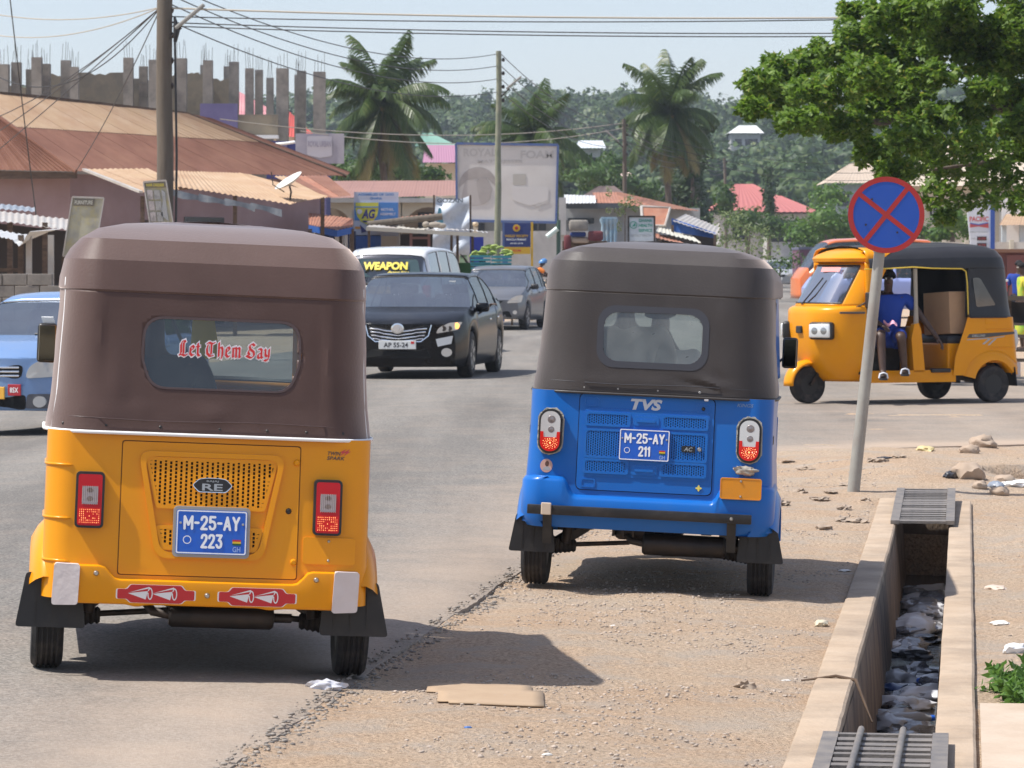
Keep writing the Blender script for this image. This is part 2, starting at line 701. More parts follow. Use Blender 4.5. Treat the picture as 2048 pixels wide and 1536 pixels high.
m_asph = bpy.data.materials.new('asphalt')
def mk_asphalt():
 m = m_asph
 m.use_nodes = True
 nt = m.node_tree
 N, L = nt.nodes.new, nt.links.new
 b = nt.nodes['Principled BSDF']
 b.inputs['Roughness'].default_value = 0.85
 b.inputs['Specular IOR Level'].default_value = 0.3
 tc = N('ShaderNodeTexCoord')
 at = N('ShaderNodeAttribute')
 at.attribute_name = 'dust'
 def noise(sc, det=5, ro=0.6, st=None):
  n = N('ShaderNodeTexNoise')
  n.inputs['Scale'].default_value = sc
  n.inputs['Detail'].default_value = det
  n.inputs['Roughness'].default_value = ro
  if st:
   mp = N('ShaderNodeMapping')
   mp.inputs['Rotation'].default_value = (0, 0, R(7.3))
   mp.inputs['Scale'].default_value = st
   L(tc.outputs['Object'], mp.inputs['Vector'])
   L(mp.outputs[0], n.inputs['Vector'])
  else:
   L(tc.outputs['Object'], n.inputs['Vector'])
  return n.outputs['Fac']
 r = N('ShaderNodeValToRGB')
 r.color_ramp.elements[0].position = 0.3
 r.color_ramp.elements[0].color = (0.128, 0.118, 0.107, 1)
 r.color_ramp.elements[1].position = 0.7
 r.color_ramp.elements[1].color = (0.255, 0.238, 0.215, 1)
 L(noise(0.5, 5, 0.6, (1.6, 0.12, 1)), r.inputs['Fac'])
 sp = N('ShaderNodeTexVoronoi')
 sp.inputs['Scale'].default_value = 90
 L(tc.outputs['Object'], sp.inputs['Vector'])
 r2 = N('ShaderNodeValToRGB')
 r2.color_ramp.elements[0].position = 0.0
 r2.color_ramp.elements[0].color = (0.35, 0.35, 0.35, 1)
 r2.color_ramp.elements[1].position = 1.0
 r2.color_ramp.elements[1].color = (1.6, 1.58, 1.54, 1)
 L(sp.outputs['Color'], r2.inputs['Fac'])
 mm = N('ShaderNodeMix')
 mm.data_type = 'RGBA'
 mm.blend_type = 'MULTIPLY'
 mm.inputs[0].default_value = 0.8
 L(r.outputs['Color'], mm.inputs[6])
 L(r2.outputs['Color'], mm.inputs[7])
 # dust carried over from the shoulder
 ad = N('ShaderNodeMath')
 ad.operation = 'MULTIPLY_ADD'
 L(noise(1.7, 6, 0.7), ad.inputs[0])
 ad.inputs[1].default_value = 0.9
 ad.inputs[2].default_value = -0.45
 ad2 = N('ShaderNodeMath')
 ad2.operation = 'ADD'
 ad2.use_clamp = True
 L(at.outputs['Fac'], ad2.inputs[0])
 L(ad.outputs[0], ad2.inputs[1])
 mx = N('ShaderNodeMix')
 mx.data_type = 'RGBA'
 L(ad2.outputs[0], mx.inputs[0])
 L(mm.outputs[2], mx.inputs[6])
 mx.inputs[7].default_value = (0.42, 0.325, 0.245, 1)
 L(mx.outputs[2], b.inputs['Base Color'])
 bp = N('ShaderNodeBump')
 bp.inputs['Strength'].default_value = 0.6
 bp.inputs['Distance'].default_value = 0.008
 L(noise(120, 3, 0.7), bp.inputs['Height'])
 L(bp.outputs['Normal'], b.inputs['Normal'])
mk_asphalt()

def axis(*segs):
 out = []
 for a, b, st in segs:
  n = max(1, int(round((b - a) / st)))
  out += [a + (b - a) * i / n for i in range(n)]
 out.append(segs[-1][1])
 return out

def build_ground():
 us = axis((-420, -60, 40), (-60, -14, 6), (-14, -6, 1.0), (-6, -2.6, 0.4), (-2.6, -0.6, 0.07))
 us += [-0.53, -0.46, -0.452, -0.112, -0.104, -0.03]
 us += axis((0.04, 2.2, 0.08), (2.2, 6, 0.3), (6, 20, 2), (20, 60, 8), (60, 420, 40))
 vs = axis((-40, 4, 8), (4, 8, 0.6), (8, 36, 0.09), (36, 60, 0.8), (60, 140, 5), (140, 300, 12), (300, 1000, 25))
 def fn(u, v):
  x, y = uv2xy(u, v)
  z = ground_z(x, y)
  if -0.455 < u < -0.11 and v < DR_END:
   z = dr_z(u, v) - 0.56
  elif -0.62 <= u <= 0.05 and v < DR_END:
   z = dr_z(u, v) - 0.004
  return (x, y, z)
 mb = MB().grid(fn, us, vs)
 o = struct('ground', mb, m_dirt, smooth=50)
 return o
build_ground()

# ------------------------------------------------------------------ road
def road_right(v):
 """kerbless right-hand edge of the asphalt; opens into the side street"""
 e = U_EDGE + 0.035 * fbm(v * 1.3, 3.1, 3, 21) + 0.03 * fbm(v * 7, 1.7, 2, 5)
 e += 11.5 * sstep(27.0, 36.5, v) ** 1.6 + 9 * sstep(33.5, 37.5, v)
 if v > 45:
  e = min(e, U_EDGE + 20 * sstep(53, 46, v) ** 1.5)
 return e

def build_road():
 vs = axis((-30, 6, 4), (6, 24, 0.06), (24, 40, 0.25), (40, 60, 0.8), (60, 140, 4), (140, 260, 10))
 ts = axis((0, 0.6, 0.1), (0.6, 0.94, 0.04), (0.94, 0.999, 0.01)) + [0.9995, 1.0]
 LEFT = -12.2
 dust = []
 def fn(t, v):
  r = road_right(v)
  u = lerp(LEFT, r, t)
  x, y = uv2xy(u, v)
  z = base_z(x, y) + 0.016
  z += 0.006 * fbm(x * 2, y * 2, 2, 4)
  d = r - u
  if t >= 0.9999:
   z = base_z(x, y) - 0.03
  elif d < 0.25:
   z += 0.016 * fbm(x * 16, y * 16, 2, 8) - 0.014 * sstep(0.16, 0.0, d)
  if y > 60:
   z += 0.02
  dd = 0.52 * sstep(1.5, 0.0, d) + 0.14 * sstep(17, 9, y) + 0.03 - 0.16 * sstep(0.16, 0.0, d)
  if v > 26:
   dd += 0.42 * sstep(-2.6, -0.5, u)
  dust.append(dd)
  return (x, y, z)
 mb = MB().grid(fn, ts, vs)
 me = mb.mesh('road', m_asph, 60)
 at = me.attributes.new('dust', 'FLOAT', 'POINT')
 at.data.foreach_set('value', dust[:len(me.vertices)])
 o = link('road', me)
 o['kind'] = 'structure'
build_road()

# ragged aggregate crumbs along the broken asphalt edge, pebbles on the shoulder
def pebbles(name, n, pick, smin, smax, m, flat=0.6, seed=1, label=None):
 g = random.Random(seed)
 tpl = []
 for k in range(6):
  bm = bmesh.new()
  bmesh.ops.create_icosphere(bm, subdivisions=1, radius=1.0)
  for v in bm.verts:
   v.co *= g.uniform(0.65, 1.15)
  bm.verts.index_update()
  tpl.append(([v.co.copy() for v in bm.verts], [tuple(v.index for v in f.verts) for f in bm.faces]))
  bm.free()
 mb = MB()
 for i in range(n):
  x, y = pick(g)
  s = smin + (smax - smin) * g.random() ** 3
  vs, fs = tpl[g.randrange(6)]
  a = g.uniform(0, 6.28)
  ca, sa = math.cos(a), math.sin(a)
  z = ground_z(x, y)
  u, v = xy2uv(x, y)
  if u < road_right(v) - 0.01:
   z = max(z, base_z(x, y) + 0.014)
  sx, sy = s * g.uniform(0.8, 1.4), s * g.uniform(0.7, 1.1)
  mb.add([(x + ca * p.x * sx - sa * p.y * sy, y + sa * p.x * sx + ca * p.y * sy, z + s * flat * (p.z * 1.0 + 0.25)) for p in vs], fs)
 o = solo(name, mb, m, label, 'gravel', smooth=80, kind='stuff')
 del o['category']
 return o

m_peb = mat('pebble', (0.27, 0.225, 0.185), 0.9, col2=(0.52, 0.43, 0.35), scale=9, detail=2, lo=0.3, hi=0.7)
m_crumb = mat('asphalt_crumb', (0.16, 0.145, 0.13), 0.9, col2=(0.36, 0.31, 0.26), scale=14, detail=2)
def pick_shoulder(g):
 v = 9 + 19 * g.random() ** 1.4
 c = g.random()
 u = lerp(-2.3, -0.64, g.random() ** 1.1)
 # clustered
 for _ in range(6):
  if vnoise(u * 2.2 + 50, v * 1.6, 31) < 0.55:
   v = 9 + 19 * g.random() ** 1.4
   u = lerp(-2.3, -0.64, g.random())
 return uv2xy(u, v)
pebbles('gravel', 12000, pick_shoulder, 0.0018, 0.011, m_peb, seed=3, label='loose grey gravel strewn over the dirt shoulder')
def pick_edge(g):
 v = 9 + 14 * g.random()
 u = road_right(v) + g.gauss(0.015, 0.035)
 return uv2xy(u, v)
pebbles('asphalt_crumbs', 3200, pick_edge, 0.003, 0.014, m_crumb, seed=4, label='dark crumbs along the broken asphalt edge')
def pick_right(g):
 v = 9 + 26 * g.random()
 u = 0.06 + 1.6 * g.random()
 return uv2xy(u, v)
pebbles('gravel', 900, pick_right, 0.003, 0.010, m_peb, seed=5, label='sparse small stones on the earth beyond the drain')

# ------------------------------------------------------------------ drain
m_conc = mat('drain_concrete', (0.38, 0.285, 0.20), 0.9, col2=(0.43, 0.335, 0.245), scale=3, bump=0.3, bscale=40, dirt=(0.20, 0.155, 0.115), dscale=2.2, damt=0.7)
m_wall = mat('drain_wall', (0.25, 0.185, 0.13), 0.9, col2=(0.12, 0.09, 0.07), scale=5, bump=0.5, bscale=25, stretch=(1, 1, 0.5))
def kerb(u0, u1, name, seed, brk=None):
 mb = MB()
 vs = axis((7.0, DR_END, 0.1))
 def ring(v):
  top = 0.022 + 0.006 * fbm(v * 0.8, seed, 2, seed)
  j0 = 0.004 * fbm(v * 3, 1.0, 2, seed + 3)
  j1 = 0.006 * fbm(v * 4, 5.0, 3, seed + 5)
  a, b = u0 + j0, u1 + j1
  if brk and brk[0] < v < brk[1]:
   b -= brk[2]
  z = dr_z((u0 + u1) / 2, v) + top
  pts = []
  bottom = -0.06 if name != 'x' else -0.5
  for (uu, zz) in ((a, z - 0.08), (a + 0.004, z - 0.006), (a + 0.014, z), (b - 0.014, z), (b - 0.004, z - 0.008), (b, z - 0.1)):
   x, y = uv2xy(uu, v)
   pts.append((x, y, zz))
  return pts
 rings = [ring(v) for v in vs]
 n = 6
 allv = [p for r in rings for p in r]
 fs = []
 for i in range(len(rings) - 1):
  for k in range(n - 1):
   fs.append((i * n + k, (i + 1) * n + k, (i + 1) * n + k + 1, i * n + k + 1)[::-1])
 fs.append(tuple(range(n)))
 fs.append(tuple((len(rings) - 1) * n + k for k in range(n))[::-1])
 mb.add(allv, fs)
 return struct(name, mb, m_conc, smooth=35)
kerb(-0.605, DR_L, 'drain_kerb', 3)
kerb(DR_R, 0.035, 'drain_kerb', 8)
def channel():
 mb = MB()
 vs = axis((7.0, DR_END, 0.2))
 for (ua, ub, za, zb) in ((DR_L, DR_L + 0.035, -0.02, -0.54), (DR_R, DR_R - 0.02, -0.02, -0.54)):
  def fn(t, v):
   u = lerp(ua, ub, t) + 0.012 * fbm(v * 2, t * 4, 3, 2)
   x, y = uv2xy(u, v)
   return (x, y, dr_z(u, v) + lerp(za, zb, t))
  mb.grid(fn, [0, 0.2, 0.4, 0.6, 0.8, 1.0], vs, flip=(ua == DR_L))
 # closing wall at the far end
 a, b = uv2xy(DR_L, DR_END - 0.01), uv2xy(DR_R, DR_END - 0.01)
 z = dr_z(-0.3, DR_END)
 mb.quad((a[0], a[1], z - 0.56), (b[0], b[1], z - 0.56), (b[0], b[1], z), (a[0], a[1], z))
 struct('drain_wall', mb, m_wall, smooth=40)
 # murky wet bottom
 mw = mat('drain_water', (0.03, 0.032, 0.035), 0.12, col2=(0.05, 0.05, 0.05), scale=8, bump=0.35, bscale=18)
 mb = MB().grid(lambda u, v: (*uv2xy(u, v), dr_z(u, v) - 0.50), [DR_L + 0.02, -0.36, -0.28, -0.2, DR_R - 0.012], vs)
 struct('drain_water', mb, mw, smooth=60)
channel()

# iron grates over the drain: frame rails and separate bars
m_iron = mat('grate_iron', (0.17, 0.155, 0.145), 0.55, col2=(0.27, 0.235, 0.20), scale=10, metal=0.35, bump=0.15, bscale=60)
def grate(v0, v1, u0, u1, rise, pitch, label, straps=0, twist=0.0, barw=0.055):
 c = uv2xy((u0 + u1) / 2, v0)
 root = thing('drain_grate', label, 'grate', (c[0], c[1], dr_z(-0.3, v0) + 0.03), (0, 0, -R(7.3) + twist), 'iron grates over the drain')
 Lg = v1 - v0
 w = u1 - u0
 slope = rise / Lg
 def zz(y):
  # stays on the falling ground, tilts up by rise
  u = -0.3
  return dr_z(u, v0 + y) - dr_z(u, v0) + slope * y
 for s in (-1, 1):
  mb = MB()
  for y0, y1 in ((0, Lg * 0.5), (Lg * 0.5, Lg)):
   mb.bar((s * (w / 2 - 0.03), y0, zz(y0) + 0.012), (s * (w / 2 - 0.03), y1, zz(y1) + 0.012), 0.055, 0.024)
  part('frame_rail', mb, m_iron, root)
 n = int(Lg / pitch)
 base = None
 for i in range(n):
  y = 0.03 + (Lg - 0.06) * i / (n - 1)
  if base is None:
   mb = MB().box((0, 0, 0), (w - 0.117, barw, 0.016))
   base = part('grate_bar', mb, m_iron, root)
   o = base
  else:
   o = base.copy()
   COL.objects.link(o)
   o.parent = root
  o.location = (rng.uniform(-0.002, 0.002), y, zz(y) + 0.012 + rng.uniform(-0.003, 0.003))
  o.rotation_euler = (rng.uniform(-0.05, 0.05) + math.atan(slope), 0, rng.uniform(-0.008, 0.008))
 for k in range(straps):
  x = lerp(-w * 0.2, w * 0.13, k / max(1, straps - 1)) if straps > 1 else 0
  mb = MB().tube([(x, 0.02, zz(0) + 0.034), (x - 0.004, Lg * 0.5, zz(Lg * .5) + 0.037), (x + 0.003, Lg - 0.01, zz(Lg) + 0.034)], 0.012, 8)
  part('strap_rod', mb, m_iron, root, smooth=60)
 return root
grate(10.2, 12.45, -0.500, -0.060, 0.0, 0.125, 'iron drain grate with two lengthwise rods across its bars', straps=2, barw=0.062)
grate(22.75, 24.95, -0.485, -0.075, 0.045, 0.115, 'sagging iron drain grate at the foot of the road sign', barw=0.085)
# ================================================================== people
def skin_obj(name, verts, edges, radii, m, parent, sub=2, roots=(0,)):
 me = bpy.data.meshes.new(name)
 me.from_pydata(verts, edges, [])
 me.materials.append(m)
 o = link(name, me, parent)
 sk = o.modifiers.new('skin', 'SKIN')
 sk.use_smooth_shade = True
 sk.branch_smoothing = 0.6
 if not me.skin_vertices:
  raise RuntimeError('no skin layer')
 for i, d in enumerate(me.skin_vertices[0].data):
  r = radii[i]
  d.radius = r if isinstance(r, tuple) else (r, r)
  d.use_root = (i in roots)
 ss = o.modifiers.new('sub', 'SUBSURF')
 ss.levels = sub
 ss.render_levels = sub
 return o

POSES = {
 'stand': dict(pel=(0, 0, .95), sp=(0, .0, 1.12), ch=(0, .01, 1.32), nk=(0, .0, 1.47), hb=(0, .02, 1.56), ht=(0, .03, 1.67),
      sh=(.18, 0, 1.41), el=(.24, -.03, 1.12), wr=(.25, .07, .88), hp=(.09, 0, .92), kn=(.10, .03, .50), an=(.10, -.02, .08), to=(.11, .14, .03)),
 # seated, origin on the ground below the seat, seat top at z = .62
 'sit': dict(pel=(0, 0, .72), sp=(0, -.03, .88), ch=(0, -.02, 1.08), nk=(0, 0, 1.23), hb=(0, .03, 1.32), ht=(0, .04, 1.43),
    sh=(.18, 0, 1.17), el=(.23, .04, .90), wr=(.14, .26, .86), hp=(.09, .02, .70), kn=(.13, .42, .72), an=(.13, .44, .36), to=(.13, .58, .31)),
 'ride': dict(pel=(0, 0, .85), sp=(0, .06, 1.00), ch=(0, .18, 1.17), nk=(0, .27, 1.30), hb=(0, .33, 1.38), ht=(0, .37, 1.49),
     sh=(.18, .20, 1.25), el=(.27, .38, 1.08), wr=(.27, .56, 1.02), hp=(.09, .02, .83), kn=(.16, .36, .66), an=(.14, .14, .34), to=(.14, .28, .30)),
}
def person(label, pose='stand', loc=(0, 0, 0), rotz=0.0, top=None, bottom=None, skirt=False, hat=None, over=None, scale=1.0, shoe=None, parent_rot=None, long_sleeve=False, group=None):
 pz = dict(POSES[pose])
 if over:
  pz.update(over)
 root = thing('person', label, 'person', loc, (0, 0, rotz), group)
 root.scale = (scale,) * 3
 if parent_rot is not None:
  root.rotation_euler = parent_rot
 V = lambda k: Vector(pz[k])
 def lr(k, s):
  if k + ('R' if s > 0 else 'L') in pz:
   return Vector(pz[k + ('R' if s > 0 else 'L')])
  q = Vector(pz[k])
  q.x *= s
  return q
 vs, es, rs = [], [], []
 def add(p, r, link_to=None):
  vs.append(tuple(p))
  rs.append(r)
  i = len(vs) - 1
  if link_to is not None:
   es.append((link_to, i))
  return i
 pel = add(V('pel'), (.145, .10))
 sp = add(V('sp'), (.13, .095), pel)
 ch = add(V('ch'), (.15, .105), sp)
 nk = add(V('nk'), .044, ch)
 hb = add(V('hb'), (.086, .096), nk)
 ht = add(V('ht'), (.078, .09), hb)
 fwd = Vector((0, 1, 0))
 if 'face' in pz:
  fwd = Vector(pz['face']).normalized()
 add(V('hb').lerp(V('ht'), .38) + fwd * .098, .014, hb)          # nose
 for s in (-1, 1):
  sh = add(lr('sh', s), .058, ch)
  el = add(lr('el', s), .042, sh)
  wr = add(lr('wr', s), .028, el)
  d = (lr('wr', s) - lr('el', s)).normalized()
  side = d.cross(Vector((0, 0, 1)))
  if side.length < 0.2:
   side = d.cross(Vector((0, 1, 0)))
  side.normalize()
  nrm = side.cross(d).normalized()
  pm = add(lr('wr', s) + d * .055, (.034, .018), wr)
  for k, (off, ln) in enumerate(((-.028, .066), (-.010, .078), (.009, .074), (.027, .058))):
   b = lr('wr', s) + d * .088 + side * off
   f0 = add(b, .0095, pm)
   f1 = add(b + d * ln * .5 - nrm * .012, .0088, f0)
   add(b + d * ln * .85 - nrm * .034, .0075, f1)
  tb = lr('wr', s) + d * .035 + side * (-.036 * s) - nrm * .006
  t0 = add(tb, .011, pm)
  add(tb + d * .04 + side * (-.022 * s) - nrm * .016, .009, t0)
  hp = add(lr('hp', s), .088, pel)
  kn = add(lr('kn', s), .056, hp)
  calf = lr('kn', s).lerp(lr('an', s), .35)
  cf = add(calf - Vector((0, .015, 0)), .052, kn)
  an = add(lr('an', s), .036, cf)
  to = add(lr('to', s), (.040, .022), an)
 skin_obj('body', vs, es, rs, M_SKIN, root)
 # clothes grown over the same joints
 if top is not None:
  v2, e2, r2 = [], [], []
  def a2(p, r, l=None):
   v2.append(tuple(p)); r2.append(r)
   if l is not None:
    e2.append((l, len(v2) - 1))
   return len(v2) - 1
  p0 = a2(V('pel') + (V('sp') - V('pel')) * -.15, (.165, .125))
  p1 = a2(V('sp'), (.155, .12), p0)
  p2 = a2(V('ch'), (.165, .125), p1)
  a2(V('nk') - (V('nk') - V('ch')) * .25, .085, p2)
  for s in (-1, 1):
   q = a2(lr('sh', s), .078, p2)
   e = lr('sh', s).lerp(lr('el', s), .75 if not long_sleeve else 1.0)
   q = a2(e, .070 if not long_sleeve else .055, q)
   if long_sleeve:
    a2(lr('el', s).lerp(lr('wr', s), .85), .045, q)
  skin_obj('shirt', v2, e2, r2, top, root)
 if bottom is not None:
  v2, e2, r2 = [], [], []
  def a2(p, r, l=None):
   v2.append(tuple(p)); r2.append(r)
   if l is not None:
    e2.append((l, len(v2) - 1))
   return len(v2) - 1
  p0 = a2(V('pel'), (.158, .122))
  if skirt:
   k = (lr('kn', 1) + lr('kn', -1)) / 2
   a = (lr('an', 1) + lr('an', -1)) / 2
   q = a2(k, (.17, .14), p0)
   a2(k.lerp(a, .6), (.2, .17), q)
  else:
   for s in (-1, 1):
    q = a2(lr('hp', s), .105, p0)
    q = a2(lr('hp', s).lerp(lr('kn', s), .9), .085, q)
    if bottom.name.startswith('trouser'):
     q = a2(lr('kn', s), .078, q)
     a2(lr('kn', s).lerp(lr('an', s), .85), .062, q)
  skin_obj('trousers' if not skirt else 'skirt', v2, e2, r2, bottom, root)
 # hair cap, eyes, mouth
 hc = V('hb').lerp(V('ht'), .58)
 up = (V('ht') - V('hb')).normalized()
 rgt = fwd.cross(up).normalized()
 hm = hat or M_HAIR
 mb = MB()
 rows = 7
 rx = .094 if hat is None else .13
 ring = 14
 pts, fs = [], []
 for j in range(rows + 1):
  a = math.pi * 0.56 * j / rows
  for k in range(ring):
   w = 2 * math.pi * k / ring
   f = 1.0
   aa = a * (0.72 + 0.28 * (1 - math.cos(w)) / 2) if hat is None else a
   p = hc + up * (math.cos(aa) * rx * 1.05) + (fwd * math.cos(w) * 1.08 + rgt * math.sin(w) * .92) * math.sin(aa) * rx
   pts.append(p)
 for j in range(rows):
  for k in range(ring):
   l = (k + 1) % ring
   fs.append((j * ring + k, j * ring + l, (j + 1) * ring + l, (j + 1) * ring + k))
 mb.add(pts, fs)
 part('hair' if hat is None else 'helmet', mb, hm, root, smooth=80)
 me_ = mat('eye_white', (0.6, 0.57, 0.52), 0.3)
 ey = V('hb').lerp(V('ht'), .52)
 for s in (-1, 1):
  mb = MB().lathe([(0.0001, -.012), (.009, -.006), (.012, 0), (.009, .006), (.0001, .012)], 8, 'Y', tuple(ey + fwd * .082 + rgt * (.031 * s)))
  part('eye', mb, me_, root, smooth=80)
 mo = V('hb') + fwd * .083 - up * .012
 mb = MB().tube([mo - rgt * .025, mo + fwd * .006, mo + rgt * .025], [.004, .008, .004], 6)
 part('mouth', mb, mat('lips', (0.10, 0.03, 0.025), 0.5), root, smooth=80)
 if shoe:
  for s in (-1, 1):
   a, t = lr('an', s), lr('to', s)
   d = (t - a)
   d.z = 0
   if d.length < .01:
    d = Vector((0, 1, 0))
   d.normalize()
   c = a.lerp(t, .55)
   z0 = min(a.z - .05, t.z) - .022
   sd = d.cross(Vector((0, 0, 1)))
   pts = []
   for (l, w) in ((-.12, .03), (-.06, .042), (.05, .045), (.12, .04), (.15, .02)):
    pts.append((l, w))
   outl = [(c.x + d.x * l + sd.x * w, c.y + d.y * l + sd.y * w, z0) for l, w in pts] + \
       [(c.x + d.x * l - sd.x * w, c.y + d.y * l - sd.y * w, z0) for l, w in reversed(pts)]
   so = part('sandal', MB().slab(outl, (0, 0, .02)), mat('sandal_sole', (0.02, 0.02, 0.022), 0.7), root)
   mb = MB()
   for kk in range(4):
    cc = Vector((c.x, c.y, z0 + .02)) + d * (.0 + .022 * kk)
    path = [cc + sd * .046, cc + sd * .036 + Vector((0, 0, .045)), cc + Vector((0, 0, .058)), cc - sd * .036 + Vector((0, 0, .045)), cc - sd * .046]
    mb.tube(path, .009, 6)
   part('strap', mb, shoe, so, smooth=70)
 return root

def nib_text(letters, mb, place, h, nib=0.17, ang=38, grow=0.0, x0=0.0):
 """broad-pen black-letter strokes; letters = [(advance, [polyline...])]"""
 a = R(ang)
 nx, nz = math.cos(a) * nib / 2, math.sin(a) * nib / 2
 x = x0
 k = 0
 for adv, lines in letters:
  for ln in lines:
   for (p, q) in zip(ln, ln[1:]):
    k += 1
    d = Vector((q[0] - p[0], q[1] - p[1]))
    d.normalize()
    ex, ez = d.x * grow, d.y * grow
    hx, hz = nx + math.cos(a) * grow, nz + math.sin(a) * grow
    # keep some width for strokes parallel to the nib
    crs = d.x * hz - d.y * hx
    if abs(crs) < 0.035 + grow:
     sx, sz = -d.y * (0.035 + grow), d.x * (0.035 + grow)
    else:
     sx, sz = hx, hz
    pts = [(p[0] - sx - ex, p[1] - sz - ez), (p[0] + sx - ex, p[1] + sz - ez), (q[0] + sx + ex, q[1] + sz + ez), (q[0] - sx + ex, q[1] - sz + ez)]
    mb.poly([place(x * h + u * h, w * h, k * 0.00004) for u, w in pts])
  x += adv
 return x * h

STROKES = {'M': (.72, [[(0, 0), (0, 1), (.36, .32), (.72, 1), (.72, 0)]]), '-': (.30, [[(0, .5), (.30, .5)]]), '1': (.20, [[(0, .8), (.18, 1), (.18, 0)]]),
     '2': (.5, [[(0, .76), (.04, .92), (.15, 1), (.35, 1), (.47, .92), (.5, .75), (.42, .55), (0, 0), (.5, 0)]]),
     '5': (.5, [[(.48, 1), (.04, 1), (.02, .56), (.2, .64), (.38, .6), (.5, .42), (.5, .2), (.38, .03), (.2, 0), (.06, .05), (0, .2)]]),
     '3': (.5, [[(0, 1), (.5, 1), (.24, .6), (.42, .53), (.5, .32), (.46, .1), (.3, 0), (.14, .02), (0, .2)]]),
     'A': (.54, [[(0, 0), (.27, 1), (.54, 0)], [(.09, .3), (.45, .3)]]), 'Y': (.54, [[(0, 1), (.27, .48), (.54, 1)], [(.27, .48), (.27, 0)]])}
def stroke_text(mb, s, place, h, w, cx, cz, pen=.17, gap=.30):
 """round-ended sign-writer strokes, centred at (cx, cz)"""
 tot = sum(STROKES[c][0] for c in s) + gap * (len(s) - 1)
 k = (w - pen * h) / (tot * h)
 x, e = cx - (w - pen * h) / 2, 0
 r = pen * h / 2
 for c in s:
  for ln in STROKES[c][1]:
   q = [Vector((x + a * h * k, cz + (b - .5) * (h - 2 * r))) for a, b in ln]
   for p in q:
    e += 1
    mb.poly([place(p.x + r * math.cos(2 * math.pi * i / 10), p.y + r * math.sin(2 * math.pi * i / 10), e * .000006) for i in range(10)][::-1])
   for p, t in zip(q, q[1:]):
    e += 1
    n = Vector((-(t - p).y, (t - p).x)).normalized() * r
    mb.poly([place(v.x, v.y, e * .000006) for v in (p - n, t - n, t + n, p + n)])
  x += (STROKES[c][0] + gap) * h * k

BL = {
 'L': (0.86, [[(.34, .98), (.22, .80), (.24, .18), (.06, .02)], [(.44, .92), (.44, .14)], [(.34, .98), (.50, 1.04), (.56, .90)], [(.06, .02), (.30, .10), (.55, .0), (.78, .14)]]),
 'T': (0.98, [[(.10, .84), (.30, .98), (.58, .88), (.84, 1.0)], [(.52, .90), (.50, .16)], [(.24, .82), (.14, .55), (.18, .22), (.42, .02), (.72, .12)]]),
 'S': (0.84, [[(.70, .86), (.50, 1.0), (.26, .84), (.34, .62), (.62, .44), (.66, .20), (.42, .02), (.12, .12)], [(.28, .62), (.16, .40), (.30, .22)], [(.02, .18), (.30, .06)]]),
 'e': (0.56, [[(.16, .60), (.13, .18), (.30, .02), (.48, .14)], [(.16, .60), (.32, .72), (.44, .56), (.18, .36)]]),
 't': (0.46, [[(.20, .90), (.19, .16), (.30, .02), (.42, .10)], [(.04, .66), (.38, .68)]]),
 'h': (0.62, [[(.16, 1.0), (.15, .02)], [(.16, .56), (.36, .70), (.46, .54), (.44, .10), (.36, -.12)]]),
 'm': (0.90, [[(.08, .62), (.16, .66), (.15, .04), (.24, .06)], [(.17, .56), (.34, .70), (.42, .60), (.41, .04), (.50, .06)], [(.43, .56), (.60, .70), (.70, .60), (.68, .06), (.78, .04)]]),
 'a': (0.60, [[(.14, .60), (.30, .70), (.44, .60), (.42, .12), (.52, .04)], [(.42, .38), (.16, .30), (.14, .10), (.28, .02), (.40, .14)]]),
 'y': (0.60, [[(.10, .66), (.16, .58), (.15, .30), (.28, .16), (.44, .28)], [(.46, .68), (.44, .10), (.28, -.12), (.06, -.08), (.40, -.06)]]),
 ' ': (0.34, []),
}
# ================================================================== three-wheelers
def outline(hw, yr, yf, rcx, rcy, ns=6, nc=8, nr=12, ex=2.0):
 """U-shaped plan outline, right front -> rear -> left front"""
 pts = []
 for i in range(ns):
  pts.append((hw, lerp(yf, yr + rcy, i / ns)))
 for i in range(nc):
  a = math.pi / 2 * i / nc
  c, s = math.cos(a), math.sin(a)
  pts.append((hw - rcx + rcx * c ** (2 / ex), yr + rcy - rcy * s ** (2 / ex)))
 fl = hw - rcx
 for i in range(nr + 1):
  pts.append((lerp(fl, -fl, i / nr), yr))
 right = pts[:ns + nc]
 pts += [(-x, y) for x, y in reversed(right)]
 return pts

def uloft(mb, profs, skipij=None, skip=None, **kw):
 rings = []
 for (z, hw, yr, yf, rcx, rcy) in profs:
  rings.append([(x, y, z) for x, y in outline(hw, yr, yf, rcx, rcy, **kw)])
 n = len(rings[0])
 vs = [p for r in rings for p in r]
 fs = []
 for j in range(len(rings) - 1):
  for i in range(n - 1):
   q = (j * n + i, j * n + i + 1, (j + 1) * n + i + 1, (j + 1) * n + i)
   c = [(vs[q[0]][k] + vs[q[1]][k] + vs[q[2]][k] + vs[q[3]][k]) / 4 for k in range(3)]
   if skip and skip(*c):
    continue
   if skipij and skipij(j, i):
    continue
   fs.append(q)
 mb.add(vs, fs)
 return n, rings

def edge_tube(mb, r, skipx=False):
 ed = {}
 for f in mb.f:
  for a, b in zip(f, f[1:] + f[:1]):
   ed[(min(a, b), max(a, b))] = ed.get((min(a, b), max(a, b)), 0) + 1
 sm = MB()
 for (a, b), c in ed.items():
  if c == 1 and not (skipx and abs(mb.v[a][0]) < 1e-4 and abs(mb.v[b][0]) < 1e-4):
   sm.tube([mb.v[a], mb.v[b]], r, 4, cap=False)
 return sm

def solidify(o, t, offset=-1.0):
 s = o.modifiers.new('thick', 'SOLIDIFY')
 s.thickness = t
 s.offset = offset
 return o

